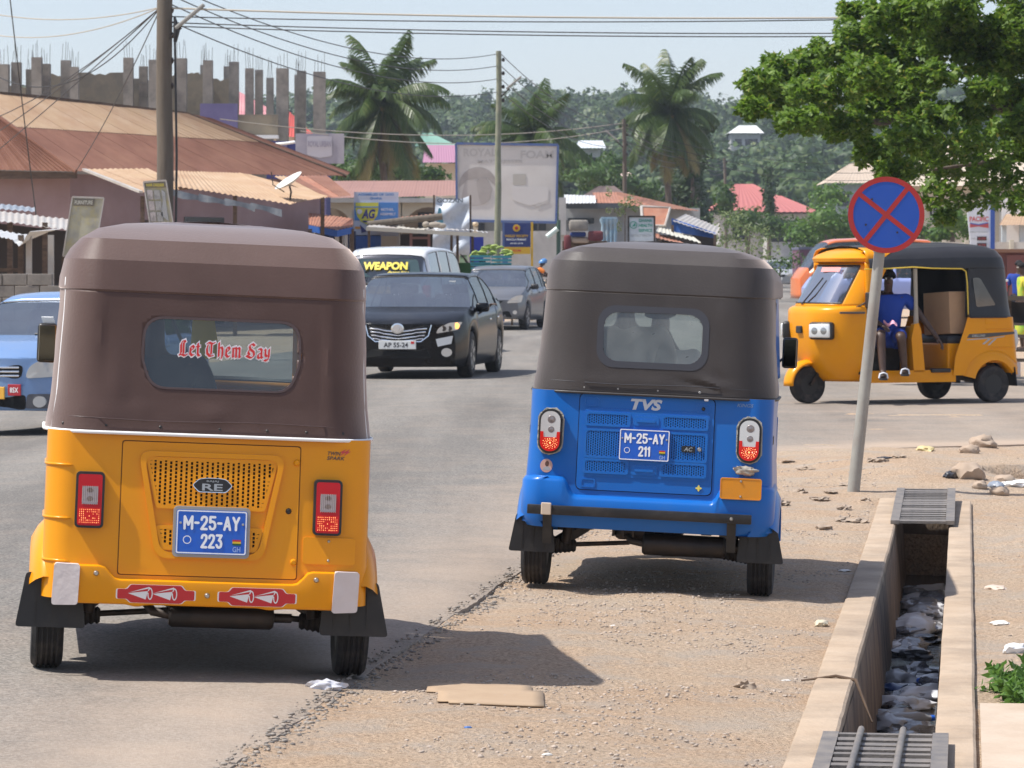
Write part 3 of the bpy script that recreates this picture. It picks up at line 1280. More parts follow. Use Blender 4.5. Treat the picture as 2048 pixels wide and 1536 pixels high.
def prism(mb, pts, ry, d0, d1, inner=None):
 """rear-facing raised piece: outline (x, z), rises from d0 to d1 behind surface ry(x, z)"""
 a = [(x, ry(x, z) - d0, z) for x, z in pts]
 b = [(x, ry(x, z) - d1, z) for x, z in pts]
 n = len(a)
 if inner is None:
  mb.add(a + b, [tuple(range(n, 2 * n))[::-1]] + [(i, (i + 1) % n, n + (i + 1) % n, n + i) for i in range(n)])
 else:
  c = [(x, ry(x, z) - d1, z) for x, z in inner]
  e = [(x, ry(x, z) - d0, z) for x, z in inner]
  fs = []
  for i in range(n):
   j = (i + 1) % n
   fs += [(i, j, n + j, n + i), (n + i, n + j, 2 * n + j, 2 * n + i), (2 * n + i, 2 * n + j, 3 * n + j, 3 * n + i)]
  mb.add(a + b + c + e, fs)
 return mb

def scale_poly(pts, k=None, d=None):
 cx = sum(p[0] for p in pts) / len(pts)
 cz = sum(p[1] for p in pts) / len(pts)
 if d is not None:
  wx = max(abs(p[0] - cx) for p in pts)
  wz = max(abs(p[1] - cz) for p in pts)
  return [(cx + (x - cx) * (wx + d) / wx, cz + (z - cz) * (wz + d) / wz) for x, z in pts]
 return [(cx + (x - cx) * k, cz + (z - cz) * k) for x, z in pts]

def in_poly(x, z, pts):
 c = False
 n = len(pts)
 j = n - 1
 for i in range(n):
  if (pts[i][1] > z) != (pts[j][1] > z) and x < (pts[j][0] - pts[i][0]) * (z - pts[i][1]) / (pts[j][1] - pts[i][1]) + pts[i][0]:
   c = not c
  j = i
 return c

def perforated(mb, poly, ry, d, px, pz, fill=0.62, hexa=True, depth=0.008):
 """sheet with staggered holes; only whole cells inside the outline are pierced"""
 xs = [p[0] for p in poly]
 zs = [p[1] for p in poly]
 x0, x1, z0, z1 = min(xs), max(xs), min(zs), max(zs)
 nz = int((z1 - z0) / pz)
 nx = int((x1 - x0) / px)
 for i in range(nx + 1):
  for j in range(nz + 1):
   cx = x0 + (i + 0.5) * px
   cz = z0 + (j + (0.5 if i % 2 else 0.0) + 0.25) * pz
   corners = [(cx - px / 2, cz - pz / 2), (cx + px / 2, cz - pz / 2), (cx + px / 2, cz + pz / 2), (cx - px / 2, cz + pz / 2)]
   if not in_poly(cx, cz, poly):
    continue
   hole = []
   for k in range(6):
    a = R(60 * k + 0)
    hole.append((cx + math.cos(a) * px * 0.5 * fill * 1.12, cz + math.sin(a) * pz * 0.5 * fill * 1.05))
   full = all(in_poly(a, b, poly) for a, b in corners)
   ring = [corners[2], (cx, cz + pz / 2), corners[3], corners[0], (cx, cz - pz / 2), corners[1]]
   hole = [hole[1], (cx, cz + pz * 0.5 * fill), hole[2], hole[4], (cx, cz - pz * 0.5 * fill), hole[5]]
   # outline order: right-top, top, left-top, left-bottom, bottom, right-bottom
   if not full:
    cs = []
    for a, b in corners:
     for _ in range(6):
      if not in_poly(a, b, poly):
       a, b = lerp(a, cx, .35), lerp(b, cz, .35)
     cs.append((a, b))
    mb.poly([(x, ry(x, z) - d, z) for x, z in cs])
    continue
   A = [(x, ry(x, z) - d, z) for x, z in ring]
   B = [(x, ry(x, z) - d, z) for x, z in hole]
   C = [(x, ry(x, z) - d + depth, z) for x, z in hole]
   fs = []
   for k in range(6):
    l = (k + 1) % 6
    fs += [(k, 6 + k, 6 + l, l), (6 + k, 12 + k, 12 + l, 6 + l)]
   mb.add(A + B + C, fs)
 return mb

def wheel(parent, c, r=0.2, w=0.12, rim_m=None, name='wheel', rim_r=0.52, spokes=0):
 t = MB()
 h = w / 2
 prof = [(r * rim_r, -h * .75), (r * .80, -h * .98), (r * .93, -h * .92), (r * .985, -h * .72)]
 for k in range(5):
  a = -h * .62 + (h * 1.24) * k / 4
  if k:
   prof += [(r * .965, a - h * .14), (r * .965, a - h * .10)]
  prof += [(r, a - h * .06), (r, a + h * .06)]
  if k < 4:
   prof += [(r * .965, a + h * .10)]
 prof += [(r * .985, h * .72), (r * .93, h * .92), (r * .80, h * .98), (r * rim_r, h * .75)]
 t.lathe(prof, 36, 'X', closed=True)
 ty = part(name, t, M_RUBBER, parent, smooth=35)
 ty.location = c
 q = MB()
 rr = r * rim_r
 q.lathe([(rr * 1.02, -h * .8), (rr * .95, -h * .55), (rr * .55, -h * .35), (rr * .50, -h * .5), (rr * .2, -h * .5), (0.0001, -h * .5)], 24, 'X')
 q.lathe([(rr * 1.02, h * .8), (rr * .95, h * .55), (rr * .55, h * .35), (rr * .50, h * .5), (rr * .2, h * .5), (0.0001, h * .5)], 24, 'X')
 part('rim', q, rim_m or mat('rim_grey', (0.03, 0.03, 0.03), 0.5, metal=0.3), ty, smooth=35)
 return ty

def bolt(parent, ry, x, z, r=0.008, d=0.006, m=None, name='bolt'):
 mb = MB().lathe([(r, d), (r, -d * .2), (r * .6, -d), (0.0001, -d)], 8, 'Y', (x, ry(x, z), z))
 return part(name, mb, m or M_STEEL, parent, smooth=40)

def plate(parent, ry, cx, cz, w, h, t1, t2, dout, frame=None, name='number_plate'):
 """two-line blue plate with white border, flag and GH"""
 rt = ry(cx, cz)
 k = (ry(cx, cz + 0.05) - ry(cx, cz - 0.05)) / 0.1
 pl = lambda x, z, e=0.0: (cx + x, rt + k * z - dout - e, cz + z)
 flat = lambda x, z: rt + k * (z - cz)
 if frame:
  o = prism(MB(), [(cx + a, cz + b) for a, b in rrect(w + .022, h + .024, .016)], flat, 0.0, dout - .002)
  part('plate_frame', o, frame, parent, smooth=30)
 mb = prism(MB(), [(cx + a, cz + b) for a, b in rrect(w, h, .008)], flat, 0.0, dout)
 pb = part(name, mb, M_PLATEBLUE, parent, smooth=30)
 # raised border
 mb = MB()
 out, inn = rrect(w - .004, h - .004, .007), rrect(w - .013, h - .013, .005)
 n = len(out)
 mb.add([pl(a, b, .0015) for a, b in out] + [pl(a, b, .0015) for a, b in inn], [(i, n + i, n + (i + 1) % n, (i + 1) % n) for i in range(n)])
 stroke_text(mb, t1, lambda x, z, e: pl(x, z, .0018 + e), h * .33, w * .80, 0, h * .21)
 stroke_text(mb, t2, lambda x, z, e: pl(x, z, .0018 + e), h * .33, w * (.31 if '1' not in t2 else .24), w * .005, -h * .20)
 # registration ring
 n = 20
 rr = h * .095
 o_ = [(-w * .34 + rr * math.cos(2 * math.pi * i / n), -h * .18 + rr * math.sin(2 * math.pi * i / n)) for i in range(n)]
 i_ = [(-w * .34 + rr * .8 * math.cos(2 * math.pi * i / n), -h * .18 + rr * .8 * math.sin(2 * math.pi * i / n)) for i in range(n)]
 mb.add([pl(a, b, .0015) for a, b in o_ + i_], [(i, n + i, n + (i + 1) % n, (i + 1) % n) for i in range(n)])
 part('lettering', mb, mat('plate_white', (0.78, 0.80, 0.82), 0.4), pb)
 mb = add_text(MB(), 'GH', lambda x, z: pl(x, z, .0016), h * .12, w * .11, bold=.012, cx=w * .36, cz=-h * .37)
 part('country_code', mb, mat('plate_pale', (0.30, 0.42, 0.70), 0.4), pb)
 for q, c in enumerate(((0.5, 0.02, 0.02), (0.65, 0.45, 0.02), (0.01, 0.09, 0.03))):
  z1 = -h * .15 - q * h * .042
  part('flag_stripe', MB().quad(pl(w * .30, z1 - h * .042, .0016), pl(w * .42, z1 - h * .042, .0016), pl(w * .42, z1, .0016), pl(w * .30, z1, .0016)),
    mat('flag_%d' % q, c, 0.5), pb)
 for s in (-1, 1):
  mb = MB().lathe([(.005, .002), (.005, -.002), (0.0001, -.004)], 8, 'Y', pl(s * w * .44, h * .2, .001))
  part('screw', mb, M_STEEL, pb)
 return pb

def canopy_fn(C):
 """rear surface of the cloth: y as a function of height"""
 pr = C['low'] + C['high'][1:]
 return lambda x, z: interp([(p[0], p[2]) for p in pr], z)

def make_tuk(label, loc, yaw, roll, paint, cloth, style, group=None):
 root = thing('three_wheeler', label, 'tuk tuk', loc, (0, roll, yaw), group)
 C = style
 flat = C['flat']                # half width of the straight rear part of the hood
 zb, zt = C['z_body0'], C['z_body1']
 hwb = C['hw']
 # ---------------------------------------------------------------- body shell
 rb = .10
 y_hi, y_lo = C['yr1'], C['yr0']
 ryb = lambda x, z: lerp(y_lo, y_hi, (z - zb) / (zt - zb))
 zs = [lerp(zb, zt, i / 20) for i in range(21)]
 def arch(x, y, z):
  return abs(x) > .5 and math.hypot(y, z - .2) < .262
 def qfront(z):
  return interp([(zb, .50), (zb + .2, .48), (zt - .12, .36), (zt, .32)], z)
 prof = [(z, lerp(hwb + C.get('flare', 0), hwb, clamp((z - zb) / (zt - zb) * 1.6)), ryb(0, z), qfront(z), rb, rb) for z in zs]
 mb = MB()
 uloft(mb, prof, skip=arch, ns=26, nc=8, nr=8)
 body = part('body', mb, paint, root, smooth=30)
 # wheel arches
 for s in (-1, 1):
  mb = MB()
  angs = [R(14 + 138 * i / 26) for i in range(27)]
  sec = [(.255, -.12), (.252, .035), (.262, .048), (.30, .046), (.345, .022), (.375, -.006), (.375, -.03)]
  rows = []
  for a in angs:
   rows.append([(s * (hwb + o), math.cos(a) * r, .2 + math.sin(a) * r) for r, o in sec])
  n = len(sec)
  fs = []
  for i in range(len(rows) - 1):
   for k in range(n - 1):
    q = (i * n + k, i * n + k + 1, (i + 1) * n + k + 1, (i + 1) * n + k)
    fs.append(q if s < 0 else q[::-1])
  mb.add([p for r in rows for p in r], fs)
  part('wheel_arch', mb, paint, root, smooth=50)
  # inner wheel house
  mb = MB()
  rows = [[(s * xx, math.cos(a) * .258, .2 + math.sin(a) * .258) for xx in (hwb - .01, hwb - .20)] for a in angs]
  mb.add([p for r in rows for p in r], [(i * 2, i * 2 + 1, i * 2 + 3, i * 2 + 2) for i in range(len(rows) - 1)])
  part('wheel_house', mb, M_BLACK, root)
 # ---------------------------------------------------------------- hood (cloth)
 ryc = canopy_fn(C)
 wx, wz, ww, wh, wr = C['win']
 wpoly = [(wx + a, wz + b) for a, b in C['winpoly']]
 low, high = C['low'], C['high']
 zl = [low[0][0]]
 while zl[-1] < low[-1][0] - .013:
  zl.append(zl[-1] + .0125)
 zl.append(low[-1][0])
 prof = []
 for z in zl:
  hw = sinterp([(p[0], p[1]) for p in low], z)
  prof.append((z, hw, ryc(0, z), .30, hw - flat, C['rcy']))
 mb = MB()
 uloft(mb, prof, skip=lambda x, y, z: (y < C['low'][0][2] + .16 and in_poly(x, z, wpoly)), ns=8, nc=10, nr=52, ex=C.get('ex', 2.0))
 def wr_(p):
  # soft folds in the cloth
  x, y, z = p
  if abs(x) < flat:
   d = .024 * fbm(x * 3 + C['seed'], z * 3, 2, 5) + .014 * fbm(x * 9 + C['seed'], z * 2.5, 2, 6)
   for (fx, fz, ang, ln, amp) in C.get('folds', ()):
    ca, sa = math.cos(R(ang)), math.sin(R(ang))
    u, v = (x - fx) * ca + (z - fz) * sa, -(x - fx) * sa + (z - fz) * ca
    d += amp * math.exp(-(u / ln) ** 2 - (v / .022) ** 2)
   k = max(sstep(ww / 2 + .035, ww / 2 + .11, abs(x - wx)), sstep(wh / 2 + .035, wh / 2 + .10, abs(z - wz)))
   k *= sstep(low[0][0], low[0][0] + .08, z) * sstep(low[-1][0], low[-1][0] - .08, z)
   return (x, y - d * k, z)
  d = .012 * fbm(z * 6, y * 5 + x + C['seed'], 2, 8)
  return (x + math.copysign(d, x), y, z)
 mb.map(wr_)
 n, rings = uloft(mb, [(p[0], p[1], p[2], p[3], max(.03, p[1] - flat), C['rcy'] * clamp((p[1] - flat) / (low[-1][1] - flat), .25, 1)) for p in high], ns=10, nc=10, nr=12, ex=C.get('ex', 2.0))
 # close the crown
 top = rings[-1]
 m = n // 2
 zt_ = high[-1][0]
 vs, fs = [], []
 kx = 8
 for i in range(m):
  a, b = Vector(top[i]), Vector(top[n - 1 - i])
  for k in range(kx + 1):
   t = k / kx
   p = a.lerp(b, t)
   p.z += .012 * (1 - (2 * t - 1) ** 2)
   vs.append(p)
 for i in range(m - 1):
  for k in range(kx):
   fs.append((i * (kx + 1) + k, i * (kx + 1) + k + 1, (i + 1) * (kx + 1) + k + 1, (i + 1) * (kx + 1) + k))
 mb.add(vs, fs)
 mb.map(lambda p: (p[0], p[1], p[2] - .045 * clamp((p[1] - .35) / 1.25) * clamp((p[2] - high[0][0]) / .16)))
 hood = part('canopy', mb, cloth, root, smooth=C.get('crease', 14))
 solidify(hood, .004)
 # window: frame ring + clear sheet
 ext = scale_poly(wpoly, d=C['frame_w'])
 inn = scale_poly(wpoly, d=-C['frame_in'])
 f = prism(MB(), ext, ryc, -.004, .006, inner=inn)
 part('window_frame', f, C['frame_m'], root, smooth=40)
 g = MB()
 cxm = sum(p[0] for p in wpoly) / len(wpoly)
 czm = sum(p[1] for p in wpoly) / len(wpoly)
 nw = len(wpoly)
 ex2 = scale_poly(wpoly, d=.004)
 g.add([(x, ryc(x, z) + .002, z) for x, z in ex2], [tuple(range(nw))[::-1]])
 win = part('rear_window', g, C['glass'], root)
 # hem along the waist, press studs
 zh = low[0][0]
 hw0 = low[0][1]
 ol = outline(hw0, ryc(0, zh), .30, hw0 - flat, C['rcy'], ns=4, nc=8, nr=4, ex=C.get('ex', 2.0))
 mb = MB().tube([(x * 1.016, y - .010, zh) for x, y in ol], .0075, 6)
 part('hem_piping', mb, C['hem_m'], root, smooth=80)
 zq = zh + .052
 ol = outline(interp([(p[0], p[1]) for p in low], zq), ryc(0, zq), .30, interp([(p[0], p[1]) for p in low], zq) - flat, C['rcy'], ns=4, nc=10, nr=40, ex=C.get('ex', 2.0))
 part('hem_stitch', MB().tube([(x * 1.002, y - .003 - (.010 if abs(x) < flat else 0), zq + .003 * math.sin(x * 9)) for x, y in ol], .0022, 5), C['frame_m'], root, smooth=80)
 for x in C['studs']:
  z = zh + .026
  yy = ryc(x, z)
  if abs(x) > flat:
   t = (abs(x) - flat) / (hw0 - flat)
   yy += C['rcy'] * (1 - math.sqrt(max(0, 1 - t * t)))
  mb = MB().lathe([(.007, .004), (.007, -.002), (.004, -.005), (0.0001, -.005)], 8, 'Y', (x, yy - .001, z))
  part('stud', mb, C['stud_m'], root, smooth=40)
 if C.get('seam'):
  for s in (-1, 1):
   pts = []
   for i in range(24):
    z = lerp(zh, high[1][0] + .04, i / 23)
    hw = interp([(p[0], p[1]) for p in low + high[1:]], z)
    t = .90
    x = flat + (hw - flat) * math.sqrt(max(0, 1 - (1 - t) ** 2)) if False else flat + (hw - flat) * .90
    tt = (x - flat) / (hw - flat)
    pts.append((s * x, ryc(0, z) + C['rcy'] * (1 - math.sqrt(max(0, 1 - tt * tt))) - .004, z))
   part('seam_piping', MB().tube(pts, .0045, 6), C['seam'], root, smooth=80)
 # ---------------------------------------------------------------- running gear
 wy, tr = C['wheel_w'], C['track'] / 2
 for s in (-1, 1):
  wheel(root, (s * tr, 0, .2), .2, wy, name='rear_wheel')
  # mud flap hanging behind the tyre
  x0 = s * C['flap_x']
  zt2, zb2 = C['flap_z']
  fw = C['flap_w']
  pts = [(x0 - fw * .44 + s * -.0, zt2), (x0 + fw * .40, zt2), (x0 + fw * .5 + (0.02 if s > 0 else 0), zb2), (x0 - fw * .5 - (0.02 if s < 0 else 0), zb2)]
  pts = rpoly(pts, .015, 3)
  fl = part('mud_flap', MB().slab([(a, -.245 - .03 * (zt2 - b), b) for a, b in pts], (0, -.008, 0)), M_BLACK, root)
  mb = MB()
  for k in range(3):
   xx = x0 - fw * .28 + fw * .26 * k
   mb.box((xx, -.255 - .03 * (zt2 - zb2) * .5, (zt2 + zb2) / 2), (.006, .006, (zt2 - zb2) * .8))
  part('rib', mb, M_BLACK, fl)
  # drive shaft with rubber boot
  mb = MB().tube([(s * .10, .0, .235), (s * (tr - .05), .0, .20)], .012, 10)
  part('drive_shaft', mb, M_DARKMETAL, root, smooth=60)
  pr = []
  for k in range(13):
   pr.append((lerp(.045, .026, k / 12) + (.007 if k % 2 else 0), s * lerp(tr - .07, tr - .20, k / 12)))
  part('rubber_boot', MB().lathe(pr, 14, 'X', (0, 0, .205)), M_RUBBER, root, smooth=30)
  part('swing_arm', MB().bar((s * .36, .38, .28), (s * (tr - .10), -.03, .215), .045, .05), M_DARKMETAL, root)
  part('shock_absorber', MB().tube([(s * (tr - .15), -.05, .22), (s * (tr - .18), -.02, .46)], .026, 10), M_DARKMETAL, root, smooth=60)
 x0, x1, zm, rm = C['muffler']
 mb = MB().lathe([(.0001, x0), (rm * .8, x0), (rm, x0 + .012), (rm, x1 - .012), (rm * .8, x1), (.018, x1 + .003), (.018, x1 + .07), (.012, x1 + .07)], 18, 'X', (0, -.22, zm))
 part('muffler', mb, mat('muffler_black', (0.012, 0.011, 0.010), 0.5, col2=(0.035, 0.025, 0.02), scale=8, metal=0.3), root, smooth=40)
 mb = MB().tube([(x0 + .01, -.22, zm), (x0 - .06, -.20, zm + .01), (x0 - .10, -.12, zm + .05), (x0 - .08, 0, zm + .09)], .018, 10)
 part('exhaust_pipe', mb, M_DARKMETAL, root, smooth=60)
 mb = MB()
 mb.bbox((0, -.02, .36), (.34, .30, .20), .03)
 mb.bbox((.06, -.06, .30), (.18, .2, .12), .02)
 for k in range(7):
  mb.box((-.17 + k * .05, -.14, .335), (.012, .14, .11))
 part('engine', mb, M_DARKMETAL, root)
 mb = MB()
 for s in (-1, 1):
  mb.bar((s * .30, -.26, .34), (s * .30, 1.55, .30), .05, .06)
 mb.bar((-.5, -.28, .335), (.5, -.28, .335), .03, .035)
 part('chassis', mb, M_DARKMETAL, root)
 # ---------------------------------------------------------------- floor, seats, sills
 part('floor', MB().box((0, .75, .335), (1.10, 1.72, .03)), M_BLACK, root)
 for s in (-1, 1):
  pts = [(s * .60, .46, .23), (s * .60, 1.62, .23), (s * .60, 1.62, .36), (s * .60, .46, .36)]
  mb = MB().slab(pts, (-s * .05, 0, 0))
  part('sill', mb, paint, root)
  part('step_pad', MB().bbox((s * .60, .66, .355), (.07, .24, .045), .012), M_BLACK, root, smooth=40)
 mb = MB()
 mb.bbox((0, .27, .50), (1.06, .50, .30), .02)
 part('seat_box', mb, paint if C.get('open') else M_BLACK, root)
 part('passenger_seat', MB().bbox((0, .27, .68), (1.06, .50, .11), .04), M_SEAT, root, smooth=50)
 part('backrest', MB().bbox((0, .03, .90), (1.02, .10, .36), .04, Matrix.Rotation(R(8), 3, 'X')), M_SEAT, root, smooth=50)
 # driver's bulkhead with its two corner posts
 mb = MB()
 mb.bbox((0, .93, .58), (1.02, .05, .50), .015)
 part('bulkhead', mb, paint if C.get('open') else M_BLACK, root)
 for s in (-1, 1):
  pts = [(s * .60, .85, .34), (s * .60, .99, .34), (s * .60, 1.02, .70), (s * .60, .985, .86), (s * .60, .93, .87), (s * .60, .90, .80)]
  part('bulkhead_post', MB().slab(pts, (-s * .07, 0, 0)), paint, root)
 part('driver_seat', MB().bbox((0, 1.06, .66), (.62, .34, .10), .035), M_SEAT, root, smooth=50)
 part('seat_pedestal', MB().bbox((0, 1.06, .48), (.50, .28, .28), .02), M_BLACK, root)
 for (y, zt3) in ((.30, high[0][0]), (.95, high[0][0] + .03)):
  for s in (-1, 1):
   mb = MB().tube([(s * .555, y, .36 if y > .5 else zt), (s * .555, y, zt3 - .06), (s * .50, y, zt3 + .06), (s * .36, y, zt3 + .15)], .011, 8)
   part('hood_bow', mb, M_BLACK, root, smooth=60)
 # ---------------------------------------------------------------- cab front
 cow = [(.24, .44, 1.80), (.30, .49, 1.86), (.45, .545, 1.965), (.62, .565, 2.03), (.85, .575, 2.065), (1.0, .58, 2.06), (1.035, .575, 2.04), (1.06, .565, 1.985)]
 def front(profs, mb, ns=6, nc=12, nr=10, skipij=None, rx=.44, rcy=.42):
  pr = [(z, hw, -yf, -1.57, min(rx, hw - .05), rcy) for z, hw, yf in profs]
  m2 = MB()
  uloft(m2, pr, ns=ns, nc=nc, nr=nr, skipij=skipij)
  m2.map(lambda p: (p[0], -p[1], p[2]))
  m2.f = [f[::-1] for f in m2.f]
  mb.add(m2.v, m2.f)
  return mb
 fz = [(z, sinterp([(c[0], c[1]) for c in cow], z), sinterp([(c[0], c[2]) for c in cow], z)) for z in [.24, .27, .31, .36, .42, .5, .58, .66, .74, .82, .9, .97, 1.01, 1.035, 1.05, 1.06]]
 o = part('front_cowl', front(fz, MB()), paint, root, smooth=40)
 solidify(o, .012, 1.0)
 zsw = [1.06, 1.085, 1.11, 1.2, 1.3, 1.4, 1.46, 1.49, 1.52]
 wsp = [(z, lerp(.565, .535, (z - 1.06) / .46), lerp(1.985, 1.70, (z - 1.06) / .46)) for z in zsw]
 nA, nB = 3 + 8, 2 * (3 + 18) + 15 - 2 - (3 + 8)
 def is_glass(j, i):
  return 1 <= j <= 6 and nA <= i <= nB
 pil = MB()
 front(wsp, pil, ns=3, nc=18, nr=14, skipij=is_glass)
 o = part('windscreen_frame', pil, paint, root, smooth=50)
 solidify(o, .02, 1.0)
 gl = MB()
 front(wsp, gl, ns=3, nc=18, nr=14, skipij=lambda j, i: not is_glass(j, i))
 gl.map(lambda p: (p[0], p[1] - .004, p[2]))
 part('windscreen', gl, C['screen'], root, smooth=60)
 part('windscreen_seal', edge_tube(gl, .012), M_BLACK, root)
 gk = MB()
 hd = [(1.52, .535, 1.70), (1.535, .555, 1.76), (1.57, .562, 1.77), (1.61, .548, 1.72), (1.652, .505, 1.62), (1.678, .40, 1.52)]
 o = part('visor', front(hd, MB()), paint, root, smooth=50)
 solidify(o, .008, 1.0)
 for s in (-1, 1):
  # head lamps
  c = (s * .375, 2.005, .79)
  rt = Matrix.Rotation(R(-s * 32), 3, 'Z')
  hl = part('headlamp', MB().bbox(c, (.28, .10, .19), .03, rt), M_BLACK, root, smooth=50)
  part('lens', MB().bbox(Vector(c) + rt @ Vector((0, .052, 0)), (.25, .03, .145), .028, rt), mat('lamp_lens', (0.75, 0.76, 0.75), 0.12, metal=0.25), hl, smooth=50)
  for q in (-.055, .055):
   part('bulb', MB().lathe([(.040, .066), (.034, .070), (.012, .068), (.001, .072)], 14, 'Y', (q, 0, 0)).map(lambda p: rt @ p + Vector(c)), mat('lamp_bowl', (0.35, 0.35, 0.34), 0.15, metal=.6), hl, smooth=50)
  # mirror
  mx = C['mirror']
  if mx.get(s, True):
   cm = Vector((s * .632, 1.58, C.get('mirror_z', 1.22)))
   mo = part('mirror', MB().bbox(cm, (.085, .035, .17), .022, Matrix.Rotation(R(-s * 8), 3, 'Z')), M_BLACK, root, smooth=50)
   part('mirror_glass', MB().bbox(cm + Vector((0, -.018, 0)), (.072, .006, .152), .002, Matrix.Rotation(R(-s * 8), 3, 'Z')), mat('mirror_glass', (0.30, 0.28, 0.24), 0.08, metal=1.0), mo)
   part('mirror_arm', MB().tube([cm + Vector((-s * .02, .01, -.02)), cm + Vector((-s * .07, .06, -.06)), (s * .55, 1.70, 1.04)], .008, 6), M_BLACK, root, smooth=60)
 part('front_emblem', MB().bbox((0, 2.07, .80), (.12, .03, .08), .015), M_BLACK, root)
 # handle bar, wiper
 mb = MB().tube([(-.34, 1.42, .99), (-.22, 1.52, .99), (0, 1.60, .97), (.22, 1.52, .99), (.34, 1.42, .99)], .014, 8)
 mb.tube([(0, 1.60, .97), (0, 1.80, .5)], .03, 8)
 part('handlebar', mb, M_BLACK, root, smooth=60)
 part('dashboard', MB().bbox((0, 1.76, .98), (.9, .3, .12), .03), M_BLACK, root)
 part('wiper', MB().tube([(.08, 1.995, 1.07), (-.02, 1.93, 1.20), (-.10, 1.83, 1.36)], .008, 6), M_BLACK, root)
 # front wheel, fork, mudguard
 wheel(root, (0, 1.97, .2), .2, .115, name='front_wheel')
 mb = MB()
 for s in (-1, 1):
  mb.bar((s * .075, 1.97, .2), (s * .05, 1.78, .45), .03)
 part('fork', mb, M_DARKMETAL, root)
 mb = MB()
 rows = []
 for i in range(15):
  a = R(-2 + 150 * i / 14)
  rows.append([(xx, 1.97 + math.cos(a) * (rr), .2 + math.sin(a) * rr) for xx, rr in ((-.095, .225), (-.088, .245), (-.05, .268), (0, .275), (.05, .268), (.088, .245), (.095, .225))])
 n2 = 7
 mb.add([p for r in rows for p in r], [(i * n2 + k, i * n2 + k + 1, (i + 1) * n2 + k + 1, (i + 1) * n2 + k) for i in range(14) for k in range(6)])
 o = part('front_mudguard', mb, paint, root, smooth=60)
 solidify(o, .006, 1.0)
 return root, ryb, ryc

# ------------------------------------------------------------------ paints
M_YEL = mat('yellow_paint', (0.78, 0.305, 0.002), 0.30, coat=0.10, dirt=(0.66, 0.27, 0.012), dscale=2.2, damt=0.35, spec=0.25, bump=.06, bscale=5, col2=(0.76, 0.285, 0.004), scale=3)
M_BLUE = mat('blue_paint', (0.008, 0.125, 0.46), 0.30, coat=0.12, dirt=(0.05, 0.15, 0.38), dscale=2.5, damt=0.30, spec=.25, bump=.05, bscale=5)
def cloth_mat(name, c, c2, rough=0.42, sheen=.55):
 return mat(name, c, rough, col2=c2, scale=1.8, bump=0.06, bscale=90, dirt=tuple(min(1, v * 1.5 + .02) for v in c), dscale=3.5, damt=0.25, spec=.4, sheen=sheen)
M_BROWNC = cloth_mat('brown_vinyl', (0.058, 0.027, 0.020), (0.074, 0.037, 0.029), 0.54, .8)
M_GREYC = cloth_mat('charcoal_vinyl', (0.030, 0.025, 0.023), (0.040, 0.033, 0.030), 0.50, .45)
M_BLACKC = cloth_mat('black_vinyl_hood', (0.016, 0.017, 0.020), (0.022, 0.023, 0.027), 0.4, .1)
G_WIN1 = glass_mat('clear_plastic_sheet', (0.40, 0.45, 0.46), 0.06, haze=0.06, hazec=(0.35, 0.40, 0.42), rough=0.07)
G_WIN2 = glass_mat('clouded_plastic_sheet', (0.50, 0.56, 0.54), 0.07, haze=0.22, hazec=(0.45, 0.48, 0.46), rough=0.12)
G_SCREEN = glass_mat('windscreen_glass', (0.80, 0.87, 0.86), 0.08)
M_LENSRED = mat('lamp_red', (0.50, 0.004, 0.008), 0.2, coat=0.15, spec=.3)
M_LENSLIT = mat('lamp_red_lit', (0.5, 0.008, 0.006), 0.25, coat=0.1, spec=.3, emit=(1.0, 0.03, 0.01), estr=0.10)
M_SPARK = mat('lamp_sparkle', (0.9, 0.4, 0.12), 0.2, emit=(1.0, 0.42, 0.16), estr=1.1)  # self-glowing orange dots put the sparkle onto the lower lens
M_LENSCLR = mat('lamp_clear', (0.34, 0.27, 0.26), 0.15, metal=0.3, coat=0.3)
M_ORANGEPL = mat('orange_plate', (0.72, 0.27, 0.008), 0.4, dirt=(0.5, 0.25, 0.05), dscale=12, damt=0.4)

STYLE1 = dict(
 seed=0, flat=.432, rcy=.25, z_body0=.30, z_body1=.93, yr1=-.305, yr0=-.372, hw=.617,
 low=[(.928, .622, -.318), (.96, .618, -.312), (1.05, .606, -.297), (1.2, .598, -.278), (1.38, .588, -.258), (1.462, .586, -.249)],
 high=[(1.461, .587, -.250, 1.54), (1.468, .589, -.2515, 1.54), (1.525, .587, -.235, 1.54), (1.580, .577, -.217, 1.54), (1.620, .556, -.180, 1.54), (1.660, .518, -.142, 1.54), (1.700, .455, -.02, 1.53), (1.724, .35, .12, 1.52), (1.738, .2, .28, 1.51)],
 win=(.026, 1.236, .58, .265, .06),
 winpoly=rpoly([(-.292, .133), (.292, .133), (.300, -.02), (.262, -.132), (-.262, -.132), (-.300, -.02)], [.075, .075, .03, .085, .085, .03], 5),
 frame_w=.006, frame_in=.003, frame_m=mat('brown_vinyl_bead', (0.08, 0.05, 0.046), 0.35), glass=G_WIN1, hem_m=M_PIPING, seam=M_PIPING,
 studs=(-.56, -.40, -.195, .03, .21, .36, .50), stud_m=M_BLACK, track=1.172, wheel_w=.128, flap_x=.568, flap_z=(.385, .178), flap_w=.245,
 muffler=(-.13, .27, .235, .046), screen=G_SCREEN, mirror={-1: True, 1: True}, crease=16)

